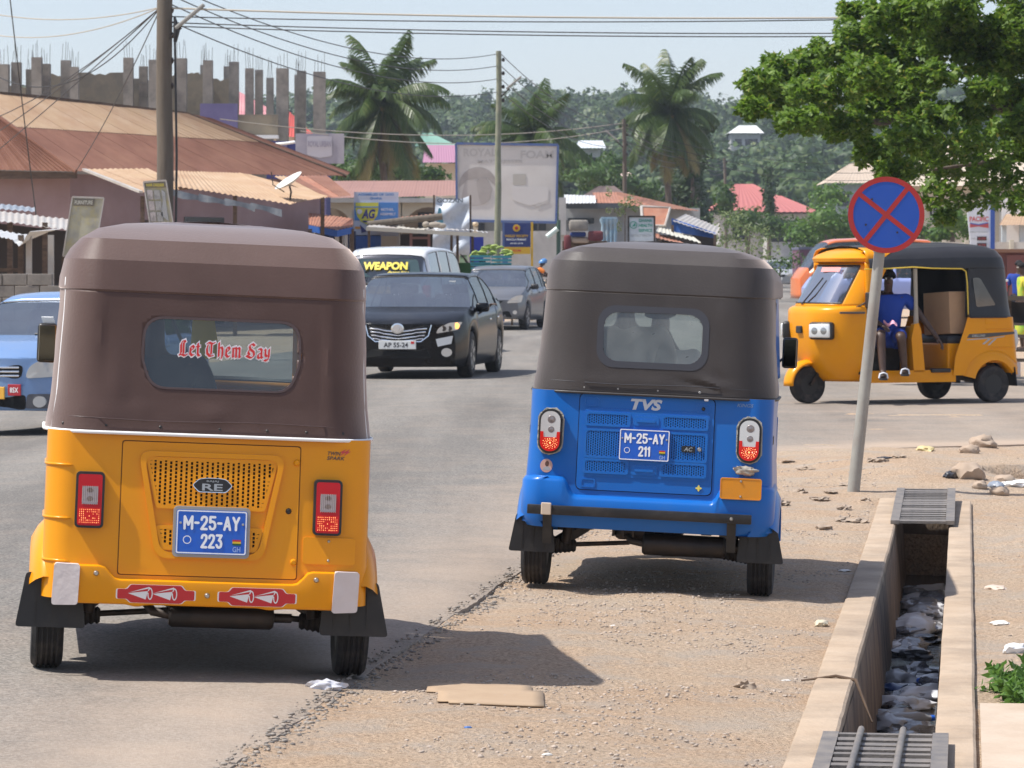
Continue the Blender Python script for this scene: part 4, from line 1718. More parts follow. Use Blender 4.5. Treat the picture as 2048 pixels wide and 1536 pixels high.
def rear_re(root, ryb, paint, lit=True, text=True):
 """engine lid, grille, lamps and bumper of the yellow model"""
 # lid with a dark shut line around it
 lid = rpoly([(-.333, .398), (.340, .398), (.340, .897), (-.333, .897)], .012, 3)
 part('shut_line', prism(MB(), scale_poly(lid, d=.0035), ryb, -.004, .0008), mat('shut_line', (0.10, 0.03, 0.002), 0.8), root)
 ld = part('engine_lid', prism(MB(), lid, ryb, -.002, .0035), paint, root, smooth=30)
 ex = rpoly([(-.197, .462), (.210, .462), (.286, .864), (-.274, .864)], .05, 5)
 inn = rpoly([(-.178, .485), (.191, .485), (.262, .845), (-.250, .845)], .045, 5)
 part('grille_surround', prism(MB(), ex, ryb, .003, .017, inner=inn), paint, ld, smooth=50)
 up = rpoly([(-.196, .655), (.208, .655), (.252, .838), (-.240, .838)], .012, 3)
 lo = rpoly([(-.168, .500), (.180, .500), (.206, .580), (-.194, .580)], .012, 3)
 for pl in (up, lo):
  part('grille_hollow', prism(MB(), scale_poly(pl, k=.985), ryb, .001, .0042), M_HOLE, ld)
  g = MB()
  perforated(g, pl, ryb, .0125, .0197, .0148, fill=.76)
  part('grille', g, paint, ld)
  part('grille_rim', prism(MB(), scale_poly(pl, d=.006), ryb, .003, .013, inner=scale_poly(pl, d=-.008)), paint, ld, smooth=40)
 # badge
 bd = rpoly([(-.074, 0), (-.050, .022), (-.022, .026), (.022, .026), (.050, .022), (.074, 0), (.050, -.024), (-.050, -.024)], .008, 3)
 bd = [(x + .010, z + .742) for x, z in bd]
 b = part('badge', prism(MB(), scale_poly(bd, d=.003), ryb, .012, .018), M_CHROME, ld, smooth=30)
 part('badge_field', prism(MB(), bd, ryb, .012, .0195), M_BLACK, b)
 pl_ = lambda x, z: (x, ryb(x, z) - .0205, z)
 mb = add_text(MB(), 'RE', pl_, .026, .078, bold=.02, cx=.010, cz=.735)
 add_text(mb, 'BAJAJ', pl_, .008, .045, bold=.01, cx=.010, cz=.757)
 part('badge_letters', mb, M_STEEL, b)
 plate(ld, ryb, .012, .566, .268, .166, 'M-25-AY', '223', .030, frame=mat('plate_frame_grey', (0.30, 0.29, 0.27), 0.5))
 for z in (.838, .462):
  part('catch', MB().lathe([(.012, .004), (.013, -.008), (.009, -.016), (.0001, -.017)], 10, 'Y', (.328, ryb(0, z), z)), paint, ld, smooth=40)
 bolt(ld, ryb, .303, .653, .013, .010, M_BLACK, 'lock')
 # lamps
 for s in (-1, 1):
  cx, cz = s * .450, .673
  o = [(cx + a, cz + b) for a, b in rrect(.108, .210, .016)]
  lamp = part('tail_lamp', prism(MB(), o, ryb, -.002, .030), M_BLACK, root, smooth=30)
  i = [(cx + a, cz + b) for a, b in rrect(.090, .192, .010)]
  part('red_lens', prism(MB(), i, ryb, .02, .034), M_LENSRED, lamp, smooth=30)
  c = [(cx + a, cz + .018 + b) for a, b in rrect(.060, .066, .008)]
  cl = part('clear_lens', prism(MB(), c, ryb, .03, .0365), M_LENSCLR, lamp, smooth=30)
  mb = MB()
  for k in range(9):
   xx = cx - .028 + .007 * k
   mb.box((xx, ryb(xx, cz) - .0368, cz + .018), (.0022, .001, .07))
  part('lens_rib', mb, mat('lens_rib', (0.55, 0.5, 0.5), 0.15, metal=0.4), cl)
  for zz in (cz + .035, cz + .003):
   part('bulb', MB().lathe([(.012, -.0365), (.010, -.0372), (.0001, -.0375)], 12, 'Y', (cx, ryb(cx, zz), zz)), mat('bulb_dark', (0.12, 0.08, 0.06), 0.3), cl)
  l = [(cx + a, cz - .060 + b) for a, b in rrect(.084, .060, .006)]
  rl = part('brake_lens', prism(MB(), l, ryb, .03, .0358), M_LENSLIT, lamp, smooth=30)
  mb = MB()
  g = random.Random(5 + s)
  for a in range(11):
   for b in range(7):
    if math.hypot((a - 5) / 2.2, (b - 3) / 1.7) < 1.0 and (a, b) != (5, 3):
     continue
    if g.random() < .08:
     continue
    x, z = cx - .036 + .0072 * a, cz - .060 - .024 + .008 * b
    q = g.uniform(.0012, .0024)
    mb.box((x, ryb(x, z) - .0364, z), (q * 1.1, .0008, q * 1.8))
  part('lens_sparkle', mb, M_SPARK, rl)
 # bumper pressing
 rbm = lambda x, z: -.395 + .16 * max(0, abs(x) - .46) ** 1.3 * 2
 top = [(-.575, .430), (-.400, .430), (-.375, .422), (-.355, .388), (-.33, .380), (.33, .380), (.355, .388), (.375, .422), (.400, .430), (.575, .430)]
 bot = [(.575, .285), (.30, .285), (.24, .278), (.20, .285), (-.22, .285), (-.26, .276), (-.30, .285), (-.575, .285)]
 mb = MB()
 xs = [-.575 + 1.15 * i / 60 for i in range(61)]
 zt_ = lambda x: interp(top, x)
 zb_ = lambda x: interp(list(reversed(bot)), x)
 def sec(x):
  t, b = zt_(x), zb_(x)
  y = rbm(x, 0)
  return [(x, y + .10, t), (x, y + .010, t), (x, y + .002, t - .004), (x, y, t - .012), (x, y, b + .012), (x, y + .004, b + .004), (x, y + .012, b), (x, y + .09, b)]
 rows = [sec(x) for x in xs]
 n = 8
 mb.add([p for r in rows for p in r], [(i * n + k, (i + 1) * n + k, (i + 1) * n + k + 1, i * n + k + 1) for i in range(60) for k in range(n - 1)])
 bp = part('bumper', mb, paint, root, smooth=40)
 ry = lambda x, z: rbm(x, z)
 for (x, z) in ((-.415, .40), (.415, .40), (.005, .328)):
  bolt(bp, ry, x, z, .011, .008)
 # pale foam pads taped over the corners
 mp = mat('foam_pad', (0.62, 0.545, 0.52), 0.75, col2=(0.68, 0.61, 0.585), scale=9, bump=0.15, bscale=30)
 for s in (-1, 1):
  cx = s * .528
  pts = rpoly([(cx - .050, .276), (cx + .048, .280), (cx + .052, .432), (cx - .044, .434)], .012, 3)
  mb = prism(MB(), pts, ry, -.05, .012)
  part('corner_pad', mb, mp, root, smooth=45)
 if text:
  # red stickers with twin cones
  for cx in (-.188, .194):
   so = rpoly([(-.150, -.022), (-.112, -.022), (-.098, -.036), (.098, -.036), (.112, -.022), (.150, -.022), (.150, .016), (.112, .016), (.098, .034), (-.098, .034), (-.112, .016), (-.150, .016)], .006, 2)
   so = [(cx + a, .329 + b) for a, b in so]
   wh = mat('sticker_white', (0.74, 0.72, 0.70), 0.5)
   st = part('sticker', prism(MB(), so, ry, -.001, .0010), wh, root)
   part('sticker_field', prism(MB(), scale_poly(so, k=.965), ry, -.001, .0016), mat('sticker_red', (0.52, 0.018, 0.022), 0.45), st)
   mb = MB()
   for k in range(2):
    ox = cx - .070 + k * .092
    pf = lambda a, b, e=.0022: (ox + a, ry(ox + a, .33) - e, .329 + b)
    mb.poly([pf(-.035, 0), pf(.032, -.022), pf(.040, .010)])
    mb.poly([pf(-.034, .002, .0024), pf(.044, .026, .0024), pf(.050, .021, .0024), pf(-.030, .003, .0024)])
    nn = 14
    arc = [R(150 - 340 * q / nn) for q in range(nn + 1)]
    for q in range(nn):
     a0, a1 = arc[q], arc[q + 1]
     c0 = (.048 + .010 * math.cos(a0), .000 + .023 * math.sin(a0))
     c1 = (.048 + .010 * math.cos(a1), .000 + .023 * math.sin(a1))
     i0 = (.048 + .006 * math.cos(a0), .000 + .018 * math.sin(a0))
     i1 = (.048 + .006 * math.cos(a1), .000 + .018 * math.sin(a1))
     mb.poly([pf(*c0, .0026), pf(*c1, .0026), pf(*i1, .0026), pf(*i0, .0026)])
   part('sticker_cones', mb, wh, st)
  mb = MB()
  pl2 = lambda x, z: (x, ryb(x, z) - .0012, z)
  add_text(mb, 'TWIN', pl2, .014, .050, bold=.02, shear=.25, cx=.470, cz=.878)
  add_text(mb, 'SPARK', pl2, .014, .070, bold=.02, shear=.25, cx=.477, cz=.860)
  part('twin_lettering', mb, mat('decal_dark', (0.05, 0.045, 0.045), 0.4), root)
  mb = MB()
  for dx in (0, .014):
   mb.poly([pl2(.492 + dx, .884), pl2(.516 + dx, .897), pl2(.508 + dx, .886), pl2(.520 + dx, .888), pl2(.490 + dx, .868), pl2(.500 + dx, .880)])
  part('bolt_decal', mb, mat('decal_red', (0.6, 0.06, 0.05), 0.4), root)
 # embossed blank plate
 pts = [(.462 + a, .508 + b) for a, b in rrect(.200, .102, .012)]
 bl = part('plate_panel', prism(MB(), pts, ryb, -.002, .007), paint, root, smooth=40)
 for z in (.545, .472):
  bolt(bl, lambda x, zz: ryb(x, zz) - .007, .460, z, .006, .004)
 # pressed side swages on the left corner
 for z in (.80, .60, .44):
  mb = MB()
  ol = outline(.6185, ryb(0, z) - .001, .30, .101, .101, ns=10, nc=8, nr=30)
  sel = [p for p in ol if p[0] < -.50 and p[1] < .1]
  mb.tube([(x, y, z) for x, y in sel], [.0015] + [.006] * (len(sel) - 2) + [.0015], 6)
  part('swage', mb, paint, root, smooth=80)

m_shirt_b = mat('blue_cotton', (0.012, 0.05, 0.30), 0.9, bump=0.2, bscale=30)
m_short_b = mat('blue_shorts', (0.010, 0.04, 0.26), 0.9)
m_white_c = mat('white_cotton', (0.72, 0.72, 0.72), 0.9)
m_dark_c = mat('dark_cotton', (0.02, 0.022, 0.03), 0.9)
m_trous = mat('trousers_dark', (0.02, 0.02, 0.026), 0.9)

def local_to_world(root, p):
 m = Matrix.LocRotScale(root.location, root.rotation_euler, None)
 return m @ Vector(p)

def in_tuk(root, label, off, rz=0.0, **kw):
 """a passenger: things of their own, seated where the vehicle stands"""
 w = local_to_world(root, off)
 e = root.rotation_euler
 return person(label, 'sit', w, e[2] + rz, **kw)

def on_ground(x, y, extra=0.0):
 return (x, y, base_z(x, y) + 0.016 + extra)

# ------------------------------------------------------------------ 1: yellow, brown hood
x1, y1 = -1.222, 13.80
tuk1, ryb1, ryc1 = make_tuk('yellow three-wheeler with brown hood, blackletter words on its rear window', (x1, y1, base_z(x1, y1) + .012), R(7.5), R(2.45), M_YEL, M_BROWNC, STYLE1)
rear_re(tuk1, ryb1, M_YEL)
def let_them_say():
 g = .0
 cx, cz, h = .026 - .165, 1.228, .056
 words = [BL[c] for c in 'Let Them Say']
 adv = sum(w[0] for w in words)
 sc = .352 / adv / h
 def pl(e0):
  def f(x, z, e=0.0):
   X, Z = cx + x * sc, cz + z
   return (X, ryc1(X, Z) - .0035 - e0 - e, Z)
  return f
 win = [c for c in tuk1.children if c.name.startswith('rear_window')][0]
 mb = MB()
 nib_text(words, mb, pl(0.0), h, nib=.20, grow=.085)
 part('lettering_outline', mb, mat('sticker_outline', (0.72, 0.70, 0.72), 0.5), win)
 mb = MB()
 nib_text(words, mb, pl(.004), h, nib=.20, grow=.0)
 part('lettering', mb, mat('lettering_red', (0.58, 0.02, 0.02), 0.5), win)
let_them_say()
# pennant hanging inside the cab
pen = local_to_world(tuk1, (.03, 1.50, 1.30))
o = solo('pennant', MB().slab([(-.035, 0, .16), (.035, 0, .16), (.075, 0, -.12), (-.055, 0, -.12)], (0, .006, 0)), mat('yellow_cloth', (0.75, 0.62, 0.02), 0.8),
   'yellow cloth pennant hanging inside the brown-hooded three-wheeler', 'pennant')
o.location = pen
o.rotation_euler = (0, 0, R(7.5))
in_tuk(tuk1, 'driver in dark clothes seated inside the brown-hooded three-wheeler', (-.14, 1.04, 0), top=m_dark_c, bottom=m_trous, over=dict(wr=(.26, .40, .95)))

# ------------------------------------------------------------------ 2: blue, charcoal hood
STYLE2 = dict(
 seed=5, flat=.345, rcy=.27, z_body0=.34, z_body1=1.005, yr1=-.300, yr0=-.345, hw=.612, flare=.02, ex=2.3,
 low=[(1.000, .614, -.312), (1.04, .612, -.307), (1.12, .600, -.297), (1.25, .588, -.282), (1.42, .578, -.262), (1.505, .574, -.252)],
 high=[(1.504, .575, -.252, 1.54), (1.512, .577, -.2535, 1.54), (1.60, .574, -.232, 1.54), (1.658, .556, -.213, 1.54), (1.700, .512, -.175, 1.54), (1.728, .43, -.13, 1.54), (1.748, .34, -.03, 1.53), (1.760, .25, .10, 1.52), (1.766, .16, .25, 1.51)],
 win=(-.008, 1.288, .51, .26, .06), winpoly=rrect(.505, .255, .075, 6),
 frame_w=.028, frame_in=.004, frame_m=mat('grey_blue_binding', (0.045, 0.046, 0.055), 0.45), glass=G_WIN2, hem_m=mat('dark_binding', (0.04, 0.035, 0.033), 0.5),
 studs=(-.52, -.34, -.17, .03, .24, .42), stud_m=M_STEEL, track=1.146, wheel_w=.135, flap_x=.565, flap_z=(.375, .185), flap_w=.215,
 muffler=(-.02, .40, .25, .055), screen=G_SCREEN, mirror={-1: True, 1: True}, mirror_z=1.20, crease=16,
 folds=((.29, 1.085, -30, .10, .012), (.24, 1.055, -16, .12, -.010), (.31, 1.12, -42, .07, -.008)))
x2, y2 = .688, 18.08
tuk2, ryb2, ryc2 = make_tuk('blue three-wheeler with charcoal hood parked on the dirt shoulder', (x2, y2, base_z(x2, y2) - .006), R(-6.0), R(2.5), M_BLUE, M_GREYC, STYLE2)

def rear_king(root, ryb, paint):
 lid = rpoly([(-.358, .517), (.318, .517), (.318, .995), (-.358, .995)], .03, 4)
 part('shut_line', prism(MB(), scale_poly(lid, d=.004), ryb, -.004, .0008), mat('shut_line_blue', (0.003, 0.012, 0.04), 0.8), root)
 ld = part('engine_lid', prism(MB(), lid, ryb, -.002, .005), paint, root, smooth=30)
 rl = lambda x, z: ryb(x, z) - .005
 # pressed recess panel
 fld = rpoly([(-.335, .585), (.298, .585), (.298, .925), (-.335, .925)], .03, 4)
 part('pressed_panel', prism(MB(), fld, rl, -.001, .004), paint, ld, smooth=40)
 rp = lambda x, z: rl(x, z) - .004
 for (xa, xb) in ((-.322, -.105), (.062, .285)):
  for (za, zb) in ((.842, .902), (.682, .818), (.605, .668)):
   pl = rpoly([(xa, za), (xb, za), (xb, zb), (xa, zb)], .012, 3)
   part('vent_hollow', prism(MB(), scale_poly(pl, k=.97), rp, -.001, .0006), M_HOLE, ld)
   g = MB()
   perforated(g, pl, rp, .004, .0115, .0125, fill=.74, depth=.003)
   part('vent', g, paint, ld)
   part('vent_rim', prism(MB(), scale_poly(pl, d=.006), rp, -.001, .006, inner=scale_poly(pl, d=-.006)), paint, ld, smooth=50)
 for z in (.872, .625):
  part('handle_recess', prism(MB(), [(-.022 + a, z + b) for a, b in rrect(.13, .05, .015)], rp, -.001, .004), paint, ld, smooth=50)
  part('handle_bar', prism(MB(), [(-.022 + a, z + b) for a, b in rrect(.095, .014, .005)], rp, -.001, .009), paint, ld, smooth=50)
 for (x, z) in ((-.30, .955), (.26, .945), (-.30, .55)):
  part('corner_boss', prism(MB(), [(x + a, z + b) for a, b in rrect(.075, .045, .012)], rl, -.001, .004, inner=[(x + a, z + b) for a, b in rrect(.060, .032, .008)]), paint, ld, smooth=50)
 bolt(ld, rl, .262, .945, .010, .008, M_BLACK, 'catch')
 pl_ = lambda x, z: (x, rl(x, z) - .0012, z)
 mb = add_text(MB(), 'TVS', pl_, .056, .158, bold=.045, shear=.22, cx=-.024, cz=.953)
 part('maker_lettering', mb, mat('decal_silver', (0.55, 0.58, 0.62), 0.35), ld)
 plate(ld, lambda x, z: rp(x, z), -.024, .752, .252, .156, 'M-25-AY', '211', .016)
 bk = part('badge', prism(MB(), [(.196 + a, .742 + b) for a, b in rrect(.066, .032, .004)], rp, .004, .008), M_BLACK, ld)
 part('badge_letters', add_text(MB(), 'AC', lambda x, z: (x, rp(x, z) - .009, z), .020, .044, bold=.02, shear=.2, cx=.196, cz=.742), M_STEEL, bk)
 bolt(ld, rp, .252, .742, .014, .012, M_STEEL, 'lock')
 fl = MB()
 pts = []
 for k in range(16):
  a = 2 * math.pi * k / 16
  r = .012 + .005 * math.cos(4 * a)
  pts.append((.256 + r * math.cos(a), .550 + r * math.sin(a)))
 part('flower_sticker', prism(fl, pts, rl, -.001, .004), mat('sticker_yellow', (0.75, 0.62, 0.12), 0.5), ld)
 part('plastic_clip', MB().bbox((.275, rl(0, 0.99) - .012, .992), (.022, .02, .014), .004), M_PIPING, ld)
 # lamps set in crumbling putty
 mpu = mat('putty', (0.42, 0.40, 0.34), 0.9, bump=0.6, bscale=60)
 for s in (-1, 1):
  cx, cz = s * .498, .800
  o = rrect(.118, .222, .055, 6)
  g = random.Random(3 + s)
  pu = [(cx + a * g.uniform(1.05, 1.14), cz + b * g.uniform(1.03, 1.09)) for a, b in rrect(.118, .222, .055, 9)]
  lamp = part('tail_lamp', prism(MB(), [(cx + a, cz + b) for a, b in o], ryb, -.002, .030), M_BLACK, root, smooth=40)
  part('putty', prism(MB(), pu, ryb, -.002, .012), mpu, lamp)
  i = rrect(.098, .200, .046, 6)
  part('clear_lens', prism(MB(), [(cx + a, cz + b) for a, b in i], ryb, .02, .036), mat('lamp_clear_bright', (0.62, 0.60, 0.58), 0.12, metal=0.25, coat=0.5), lamp, smooth=40)
  for zz, rr in ((cz + .058, .021), (cz + .008, .017)):
   part('reflector', MB().lathe([(rr, -.035), (rr * .9, -.0375), (rr * .55, -.037), (rr * .3, -.039), (.0001, -.039)], 16, 'Y', (cx + .004, ryb(cx, zz), zz)), mat('reflector_grey', (0.30, 0.27, 0.27), 0.25, metal=0.5), lamp, smooth=50)
  lo = [(a, b) for a, b in i if b < -.005] 
  lo = [(-.049, -.002), ] + sorted([q for q in lo if q[0] <= 0], key=lambda q: -q[1]) + sorted([q for q in lo if q[0] > 0], key=lambda q: q[1]) + [(.049, -.002), (.034, -.002), (.032, -.030), (-.032, -.030), (-.034, -.002)]
  rl_ = part('brake_lens', prism(MB(), [(cx + a, cz + b) for a, b in lo], ryb, .03, .0385), M_LENSLIT, lamp, smooth=40)
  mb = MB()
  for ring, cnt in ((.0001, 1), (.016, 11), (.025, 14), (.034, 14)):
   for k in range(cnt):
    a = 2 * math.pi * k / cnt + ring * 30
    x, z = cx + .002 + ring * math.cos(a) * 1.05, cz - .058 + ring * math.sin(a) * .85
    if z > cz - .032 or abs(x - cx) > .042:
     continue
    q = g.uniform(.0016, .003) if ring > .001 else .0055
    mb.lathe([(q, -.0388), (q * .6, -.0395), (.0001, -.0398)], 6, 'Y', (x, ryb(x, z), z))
  part('lens_sparkle', mb, M_SPARK, rl_)
 # wrap-around lower skirt with a dip for the lid
 hw, yb = .636, -.376
 ol = outline(hw, yb, .10, .12, .14, ns=10, nc=10, nr=60, ex=2.2)
 def ztop(x, y):
  if y > yb + .02:
   return .565
  d = max(-.385 - x, x - .345)       # >0 outside the lid's span
  return lerp(.478, .565, sstep(-.02, .045, d))
 rows = []
 for (x, y) in ol:
  t = ztop(x, y)
  nrm = Vector((x * .2, -1 if y < yb + .02 else -.2, 0)).normalized()
  if abs(x) > hw - .10:
   nrm = Vector((math.copysign(1, x), -.3 if y < 0 else 0, 0)).normalized()
  def off(d, z):
   return (x + nrm.x * d, y + nrm.y * d, z)
  rows.append([off(-.045, t + .012), off(-.012, t), off(0, t - .016), off(.002, lerp(t, .34, .5)), off(.004, .385), off(-.010, .350), off(-.03, .322), off(-.09, .318)])
 n = 8
 mb = MB()
 fs = []
 for i in range(len(rows) - 1):
  for k in range(n - 1):
   c = rows[i][k + 0]
   if math.hypot(c[1], c[2] - .2) < .262 and abs(c[0]) > .5:
    continue
   fs.append((i * n + k, i * n + k + 1, (i + 1) * n + k + 1, (i + 1) * n + k))
 mb.add([p for r in rows for p in r], fs)
 part('rear_skirt', mb, paint, root, smooth=45)
 # flat black steel bar on two brackets
 ry = lambda x, z: -.418
 tilt = -.004
 bar = part('bumper_bar', MB().bbox((-.030, -.425, .412), (1.118, .030, .047), .004), M_BLACK, root, smooth=30)
 for x in (-.49, .43):
  part('bracket', MB().bar((x, -.405, .41), (x, -.36, .24), .045, .008), M_BLACK, root)
  bolt(bar, lambda a, b: -.441, x, .412, .010, .008)
 part('foam_block', MB().bbox((-.493, -.446, .418), (.050, .014, .060), .004), mat('beige_foam', (0.62, 0.50, 0.38), 0.8), bar)
 # orange plate and tied plastic above it
 pts = [(.468 + a, .560 + b) for a, b in rrect(.206, .106, .012)]
 op = part('orange_plate', prism(MB(), pts, lambda x, z: -.376, -.002, .012), M_ORANGEPL, root, smooth=40)
 part('plate_rim', prism(MB(), pts, lambda x, z: -.376, .011, .0135, inner=[(.468 + a, .560 + b) for a, b in rrect(.196, .096, .010)]), M_ORANGEPL, op, smooth=40)
 for z in (.598, .522):
  bolt(op, lambda a, b: -.388, .468, z, .007, .005)
 g = random.Random(9)
 mb = MB()
 bm = bmesh.new()
 bmesh.ops.create_icosphere(bm, subdivisions=3, radius=1)
 for v in bm.verts:
  k = 1 + 1.5 * fbm(v.co.x * 3 + 4, v.co.z * 3 + v.co.y * 2, 3, 4)
  v.co = Vector((.485 + v.co.x * .056 * k, -.352 + v.co.y * .026 * k, .648 + v.co.z * .026 * k))
 bm.verts.index_update()
 mb.add([v.co for v in bm.verts], [tuple(v.index for v in f.verts) for f in bm.faces])
 bm.free()
 part('plastic_wrap', mb, mat('wrap_plastic', (0.36, 0.33, 0.28), 0.35, spec=0.6), root, smooth=60)
 # small round portrait sticker (plain figure)
 cx, cz = -.512, .625
 st = part('round_sticker', prism(MB(), [(cx + .031 * math.cos(2 * math.pi * k / 24), cz + .034 * math.sin(2 * math.pi * k / 24)) for k in range(24)], ryb, -.001, .0012), mat('sticker_pink', (0.55, 0.33, 0.27), 0.5), root)
 hd = [(cx + .010 * math.cos(2 * math.pi * k / 14) + .003, cz + .010 + .014 * math.sin(2 * math.pi * k / 14)) for k in range(14)]
 part('figure_head', prism(MB(), hd, ryb, .001, .0018), mat('figure_brown', (0.10, 0.045, 0.03), 0.6), st)
 part('figure_shirt', prism(MB(), [(cx - .018, cz - .022), (cx + .020, cz - .022), (cx + .018, cz - .008), (cx + .004, cz - .002), (cx - .012, cz - .008)], ryb, .001, .0016), mat('figure_grey', (0.35, 0.35, 0.36), 0.6), st)
 pl3 = lambda x, z: (x, ryb(x, z) - .0012, z)
 part('model_lettering', add_text(MB(), 'KINGS', pl3, .017, .082, bold=.015, shear=.25, cx=.470, cz=.972), mat('decal_faint', (0.16, 0.24, 0.38), 0.4, metal=0.3), root)
 # dark side reflector notches
 for s in (-1, 1):
  part('side_vent', MB().bbox((s * .607, -.18, .80), (.016, .07, .045), .004), M_BLACK, root)
rear_king(tuk2, ryb2, M_BLUE)
in_tuk(tuk2, 'passenger in a white shirt inside the charcoal-hooded three-wheeler', (-.14, .34, .13), top=m_white_c, bottom=m_trous)
in_tuk(tuk2, 'driver in a white shirt at the handlebar of the blue three-wheeler', (.0, 1.04, 0), top=m_white_c, bottom=m_trous, over=dict(wr=(.26, .40, .95)))

# ------------------------------------------------------------------ 3: yellow, black hood, side on
STYLE3 = dict(STYLE1)
STYLE3.update(seed=9, frame_m=mat('black_binding', (0.02, 0.02, 0.022), 0.45), hem_m=M_BLACKC, seam=None, open=True, glass=G_WIN2,
     studs=(), mirror={-1: True, 1: True}, mirror_z=1.12)
x3, y3 = 4.985, 39.3
gz3 = .205
tuk3, ryb3, ryc3 = make_tuk('yellow three-wheeler with black hood and open side, seen side-on', (x3, y3, base_z(x3, y3) + .018), R(90 + 25), 0.0, M_YEL, M_BLACKC, STYLE3)
rear_re(tuk3, ryb3, M_YEL, text=False)
def side3():
 # yellow door welt, side window, decals
 s = -1
 zt = 1.462
 w = [(-.606, .305, .96), (-.600, .315, 1.30), (-.596, .33, 1.43), (-.595, .38, 1.458), (-.594, .75, 1.462), (-.594, 1.0, 1.475), (-.594, 1.25, 1.462), (-.585, 1.60, 1.452)]
 part('door_welt', MB().tube(w, .008, 6), mat('welt_yellow', (0.75, 0.52, 0.06), 0.5), tuk3, smooth=80)
 poly = rpoly([(.205, 1.04), (.255, 1.36), (.16, 1.36), (-.045, 1.06)], .03, 4)
 mb = MB()
 mb.add([(-.612, y, z) for y, z in poly], [tuple(range(len(poly)))])
 part('side_window', mb, glass_mat('side_sheet', (0.35, 0.37, 0.38), 0.10, haze=0.10), tuk3)
 mb = MB()
 pl = lambda x, z: (-.6195, .14 - x, .735 + z)
 mb.poly([pl(-.19, -.03), pl(-.16, .012), pl(.42, .035), pl(.42, .010), pl(.02, -.03)])
 part('stripe_decal', mb, mat('decal_charcoal', (0.07, 0.065, 0.06), 0.4), tuk3)
 part('stripe_lettering', add_text(MB(), 'DELUXE', lambda x, z: (-.6205, .14 - x, .735 + z), .024, .17, bold=.02, shear=.2, cx=-.04, cz=-.006), M_STEEL, tuk3)
 mb = MB()
 for (a, b) in (((-.20, -.055), (.10, -.040)), ((.06, -.048), (.30, -.022))):
  mb.poly([pl(a[0], a[1]), pl(a[0] + .03, a[1] + .012), pl(b[0], b[1] + .012), pl(b[0] - .02, b[1])])
 mb.poly([pl(.00, -.10), pl(.035, -.10), pl(.12, -.04), pl(.085, -.04)])
 mb.poly([pl(.07, -.11), pl(.10, -.11), pl(.19, -.04), pl(.16, -.04)])
 part('swoosh_decal', mb, mat('decal_silver2', (0.42, 0.40, 0.38), 0.35), tuk3)
 part('fuel_flap', MB().bbox((-.612, .02, .895), (.02, .16, .09), .008), M_YEL, tuk3, smooth=40)
 bolt(tuk3, lambda a, b: -.0, -.61, .2, .001, .001)
 # cowl stripe decals
 mb = MB()
 mb.bbox((-.585, 1.75, .985), (.03, .28, .022), .004, Matrix.Rotation(R(-14), 3, 'Z'))
 part('cowl_stripe', mb, mat('decal_charcoal', (0.07, 0.065, 0.06), 0.4), tuk3)
 # rope-wrapped post by the bulkhead
 mb = MB().tube([(-.56, .94, .85), (-.565, .945, 1.1), (-.555, .95, 1.47)], [.03, .022, .024], 8)
 part('padded_post', mb, mat('rope_pad', (0.42, 0.36, 0.28), 0.95, bump=0.6, bscale=40), tuk3, smooth=60)
 part('sun_strip', MB().add([(-.30, 1.745, 1.425), (.05, 1.775, 1.425), (.05, 1.752, 1.475), (-.30, 1.722, 1.475)], [(0, 1, 2, 3)]), mat('sun_strip', (0.70, 0.32, 0.30), 0.5), tuk3)
side3()
# carton on the rear seat, bags
bx = solo('cardboard_box', MB().bbox((0, 0, .23), (.46, .36, .46), .006), mat('carton', (0.44, 0.27, 0.15), 0.85, dirt=(0.30, 0.18, 0.10), dscale=7, damt=0.35),
    'brown cardboard carton on the rear seat of the side-on three-wheeler', 'box')
bx.location = local_to_world(tuk3, (-.28, .33, .74))
bx.rotation_euler = (0, R(3), R(115 + 6))
bg_ = MB()
bm = bmesh.new()
bmesh.ops.create_icosphere(bm, subdivisions=3, radius=1)
for v in bm.verts:
 k = 1 + .35 * fbm(v.co.x * 3 + 4, v.co.z * 3 + v.co.y * 2, 3, 14)
 v.co = Vector((v.co.x * .09 * k, v.co.y * .10 * k, v.co.z * .16 * k))
bm.verts.index_update()
bg_.add([v.co for v in bm.verts], [tuple(v.index for v in f.verts) for f in bm.faces])
bm.free()
o = solo('plastic_bag', bg_, mat('bag_pale', (0.62, 0.60, 0.58), 0.3), 'pale plastic bag tied behind the black-hooded three-wheeler', 'bag', smooth=60)
o.location = local_to_world(tuk3, (-.30, -.43, .66))
m_strip = mat('striped_strap', (0.60, 0.62, 0.66), 0.7)
# the man riding sideways at the bulkhead, shorts and striped slides
in_tuk(tuk3, 'person in blue shirt and shorts sitting sideways at the open three-wheeler, striped slides', (-.36, 1.17, .0), rz=R(62), top=m_shirt_b, bottom=m_short_b, shoe=m_strip,
    over=dict(pel=(0, .0, .74), sp=(0, .02, .92), ch=(0, .02, 1.07), nk=(0, .04, 1.20), hb=(0, .06, 1.30), ht=(0, .07, 1.40), sh=(.19, .02, 1.15),
     elR=(.25, .10, .95), wrR=(.10, .28, .86), elL=(-.33, -.02, .98), wrL=(-.52, .04, .72), hp=(.09, .03, .72), knR=(.10, .38, .76), anR=(.08, .46, .34), toR=(.08, .60, .30), knL=(-.12, .36, .74), anL=(-.16, .28, .38), toL=(-.16, .42, .33)))
in_tuk(tuk3, 'driver in blue at the handlebar of the black-hooded three-wheeler', (.12, 1.12, 0), top=m_shirt_b, bottom=m_trous, over=dict(wr=(.24, .36, .97)))
in_tuk(tuk3, 'passenger in a pale shirt in the shade behind the black-hooded driver', (.30, .95, .02), rz=R(20), top=mat('pale_stripe', (0.35, 0.33, 0.31), 0.9), bottom=m_trous)
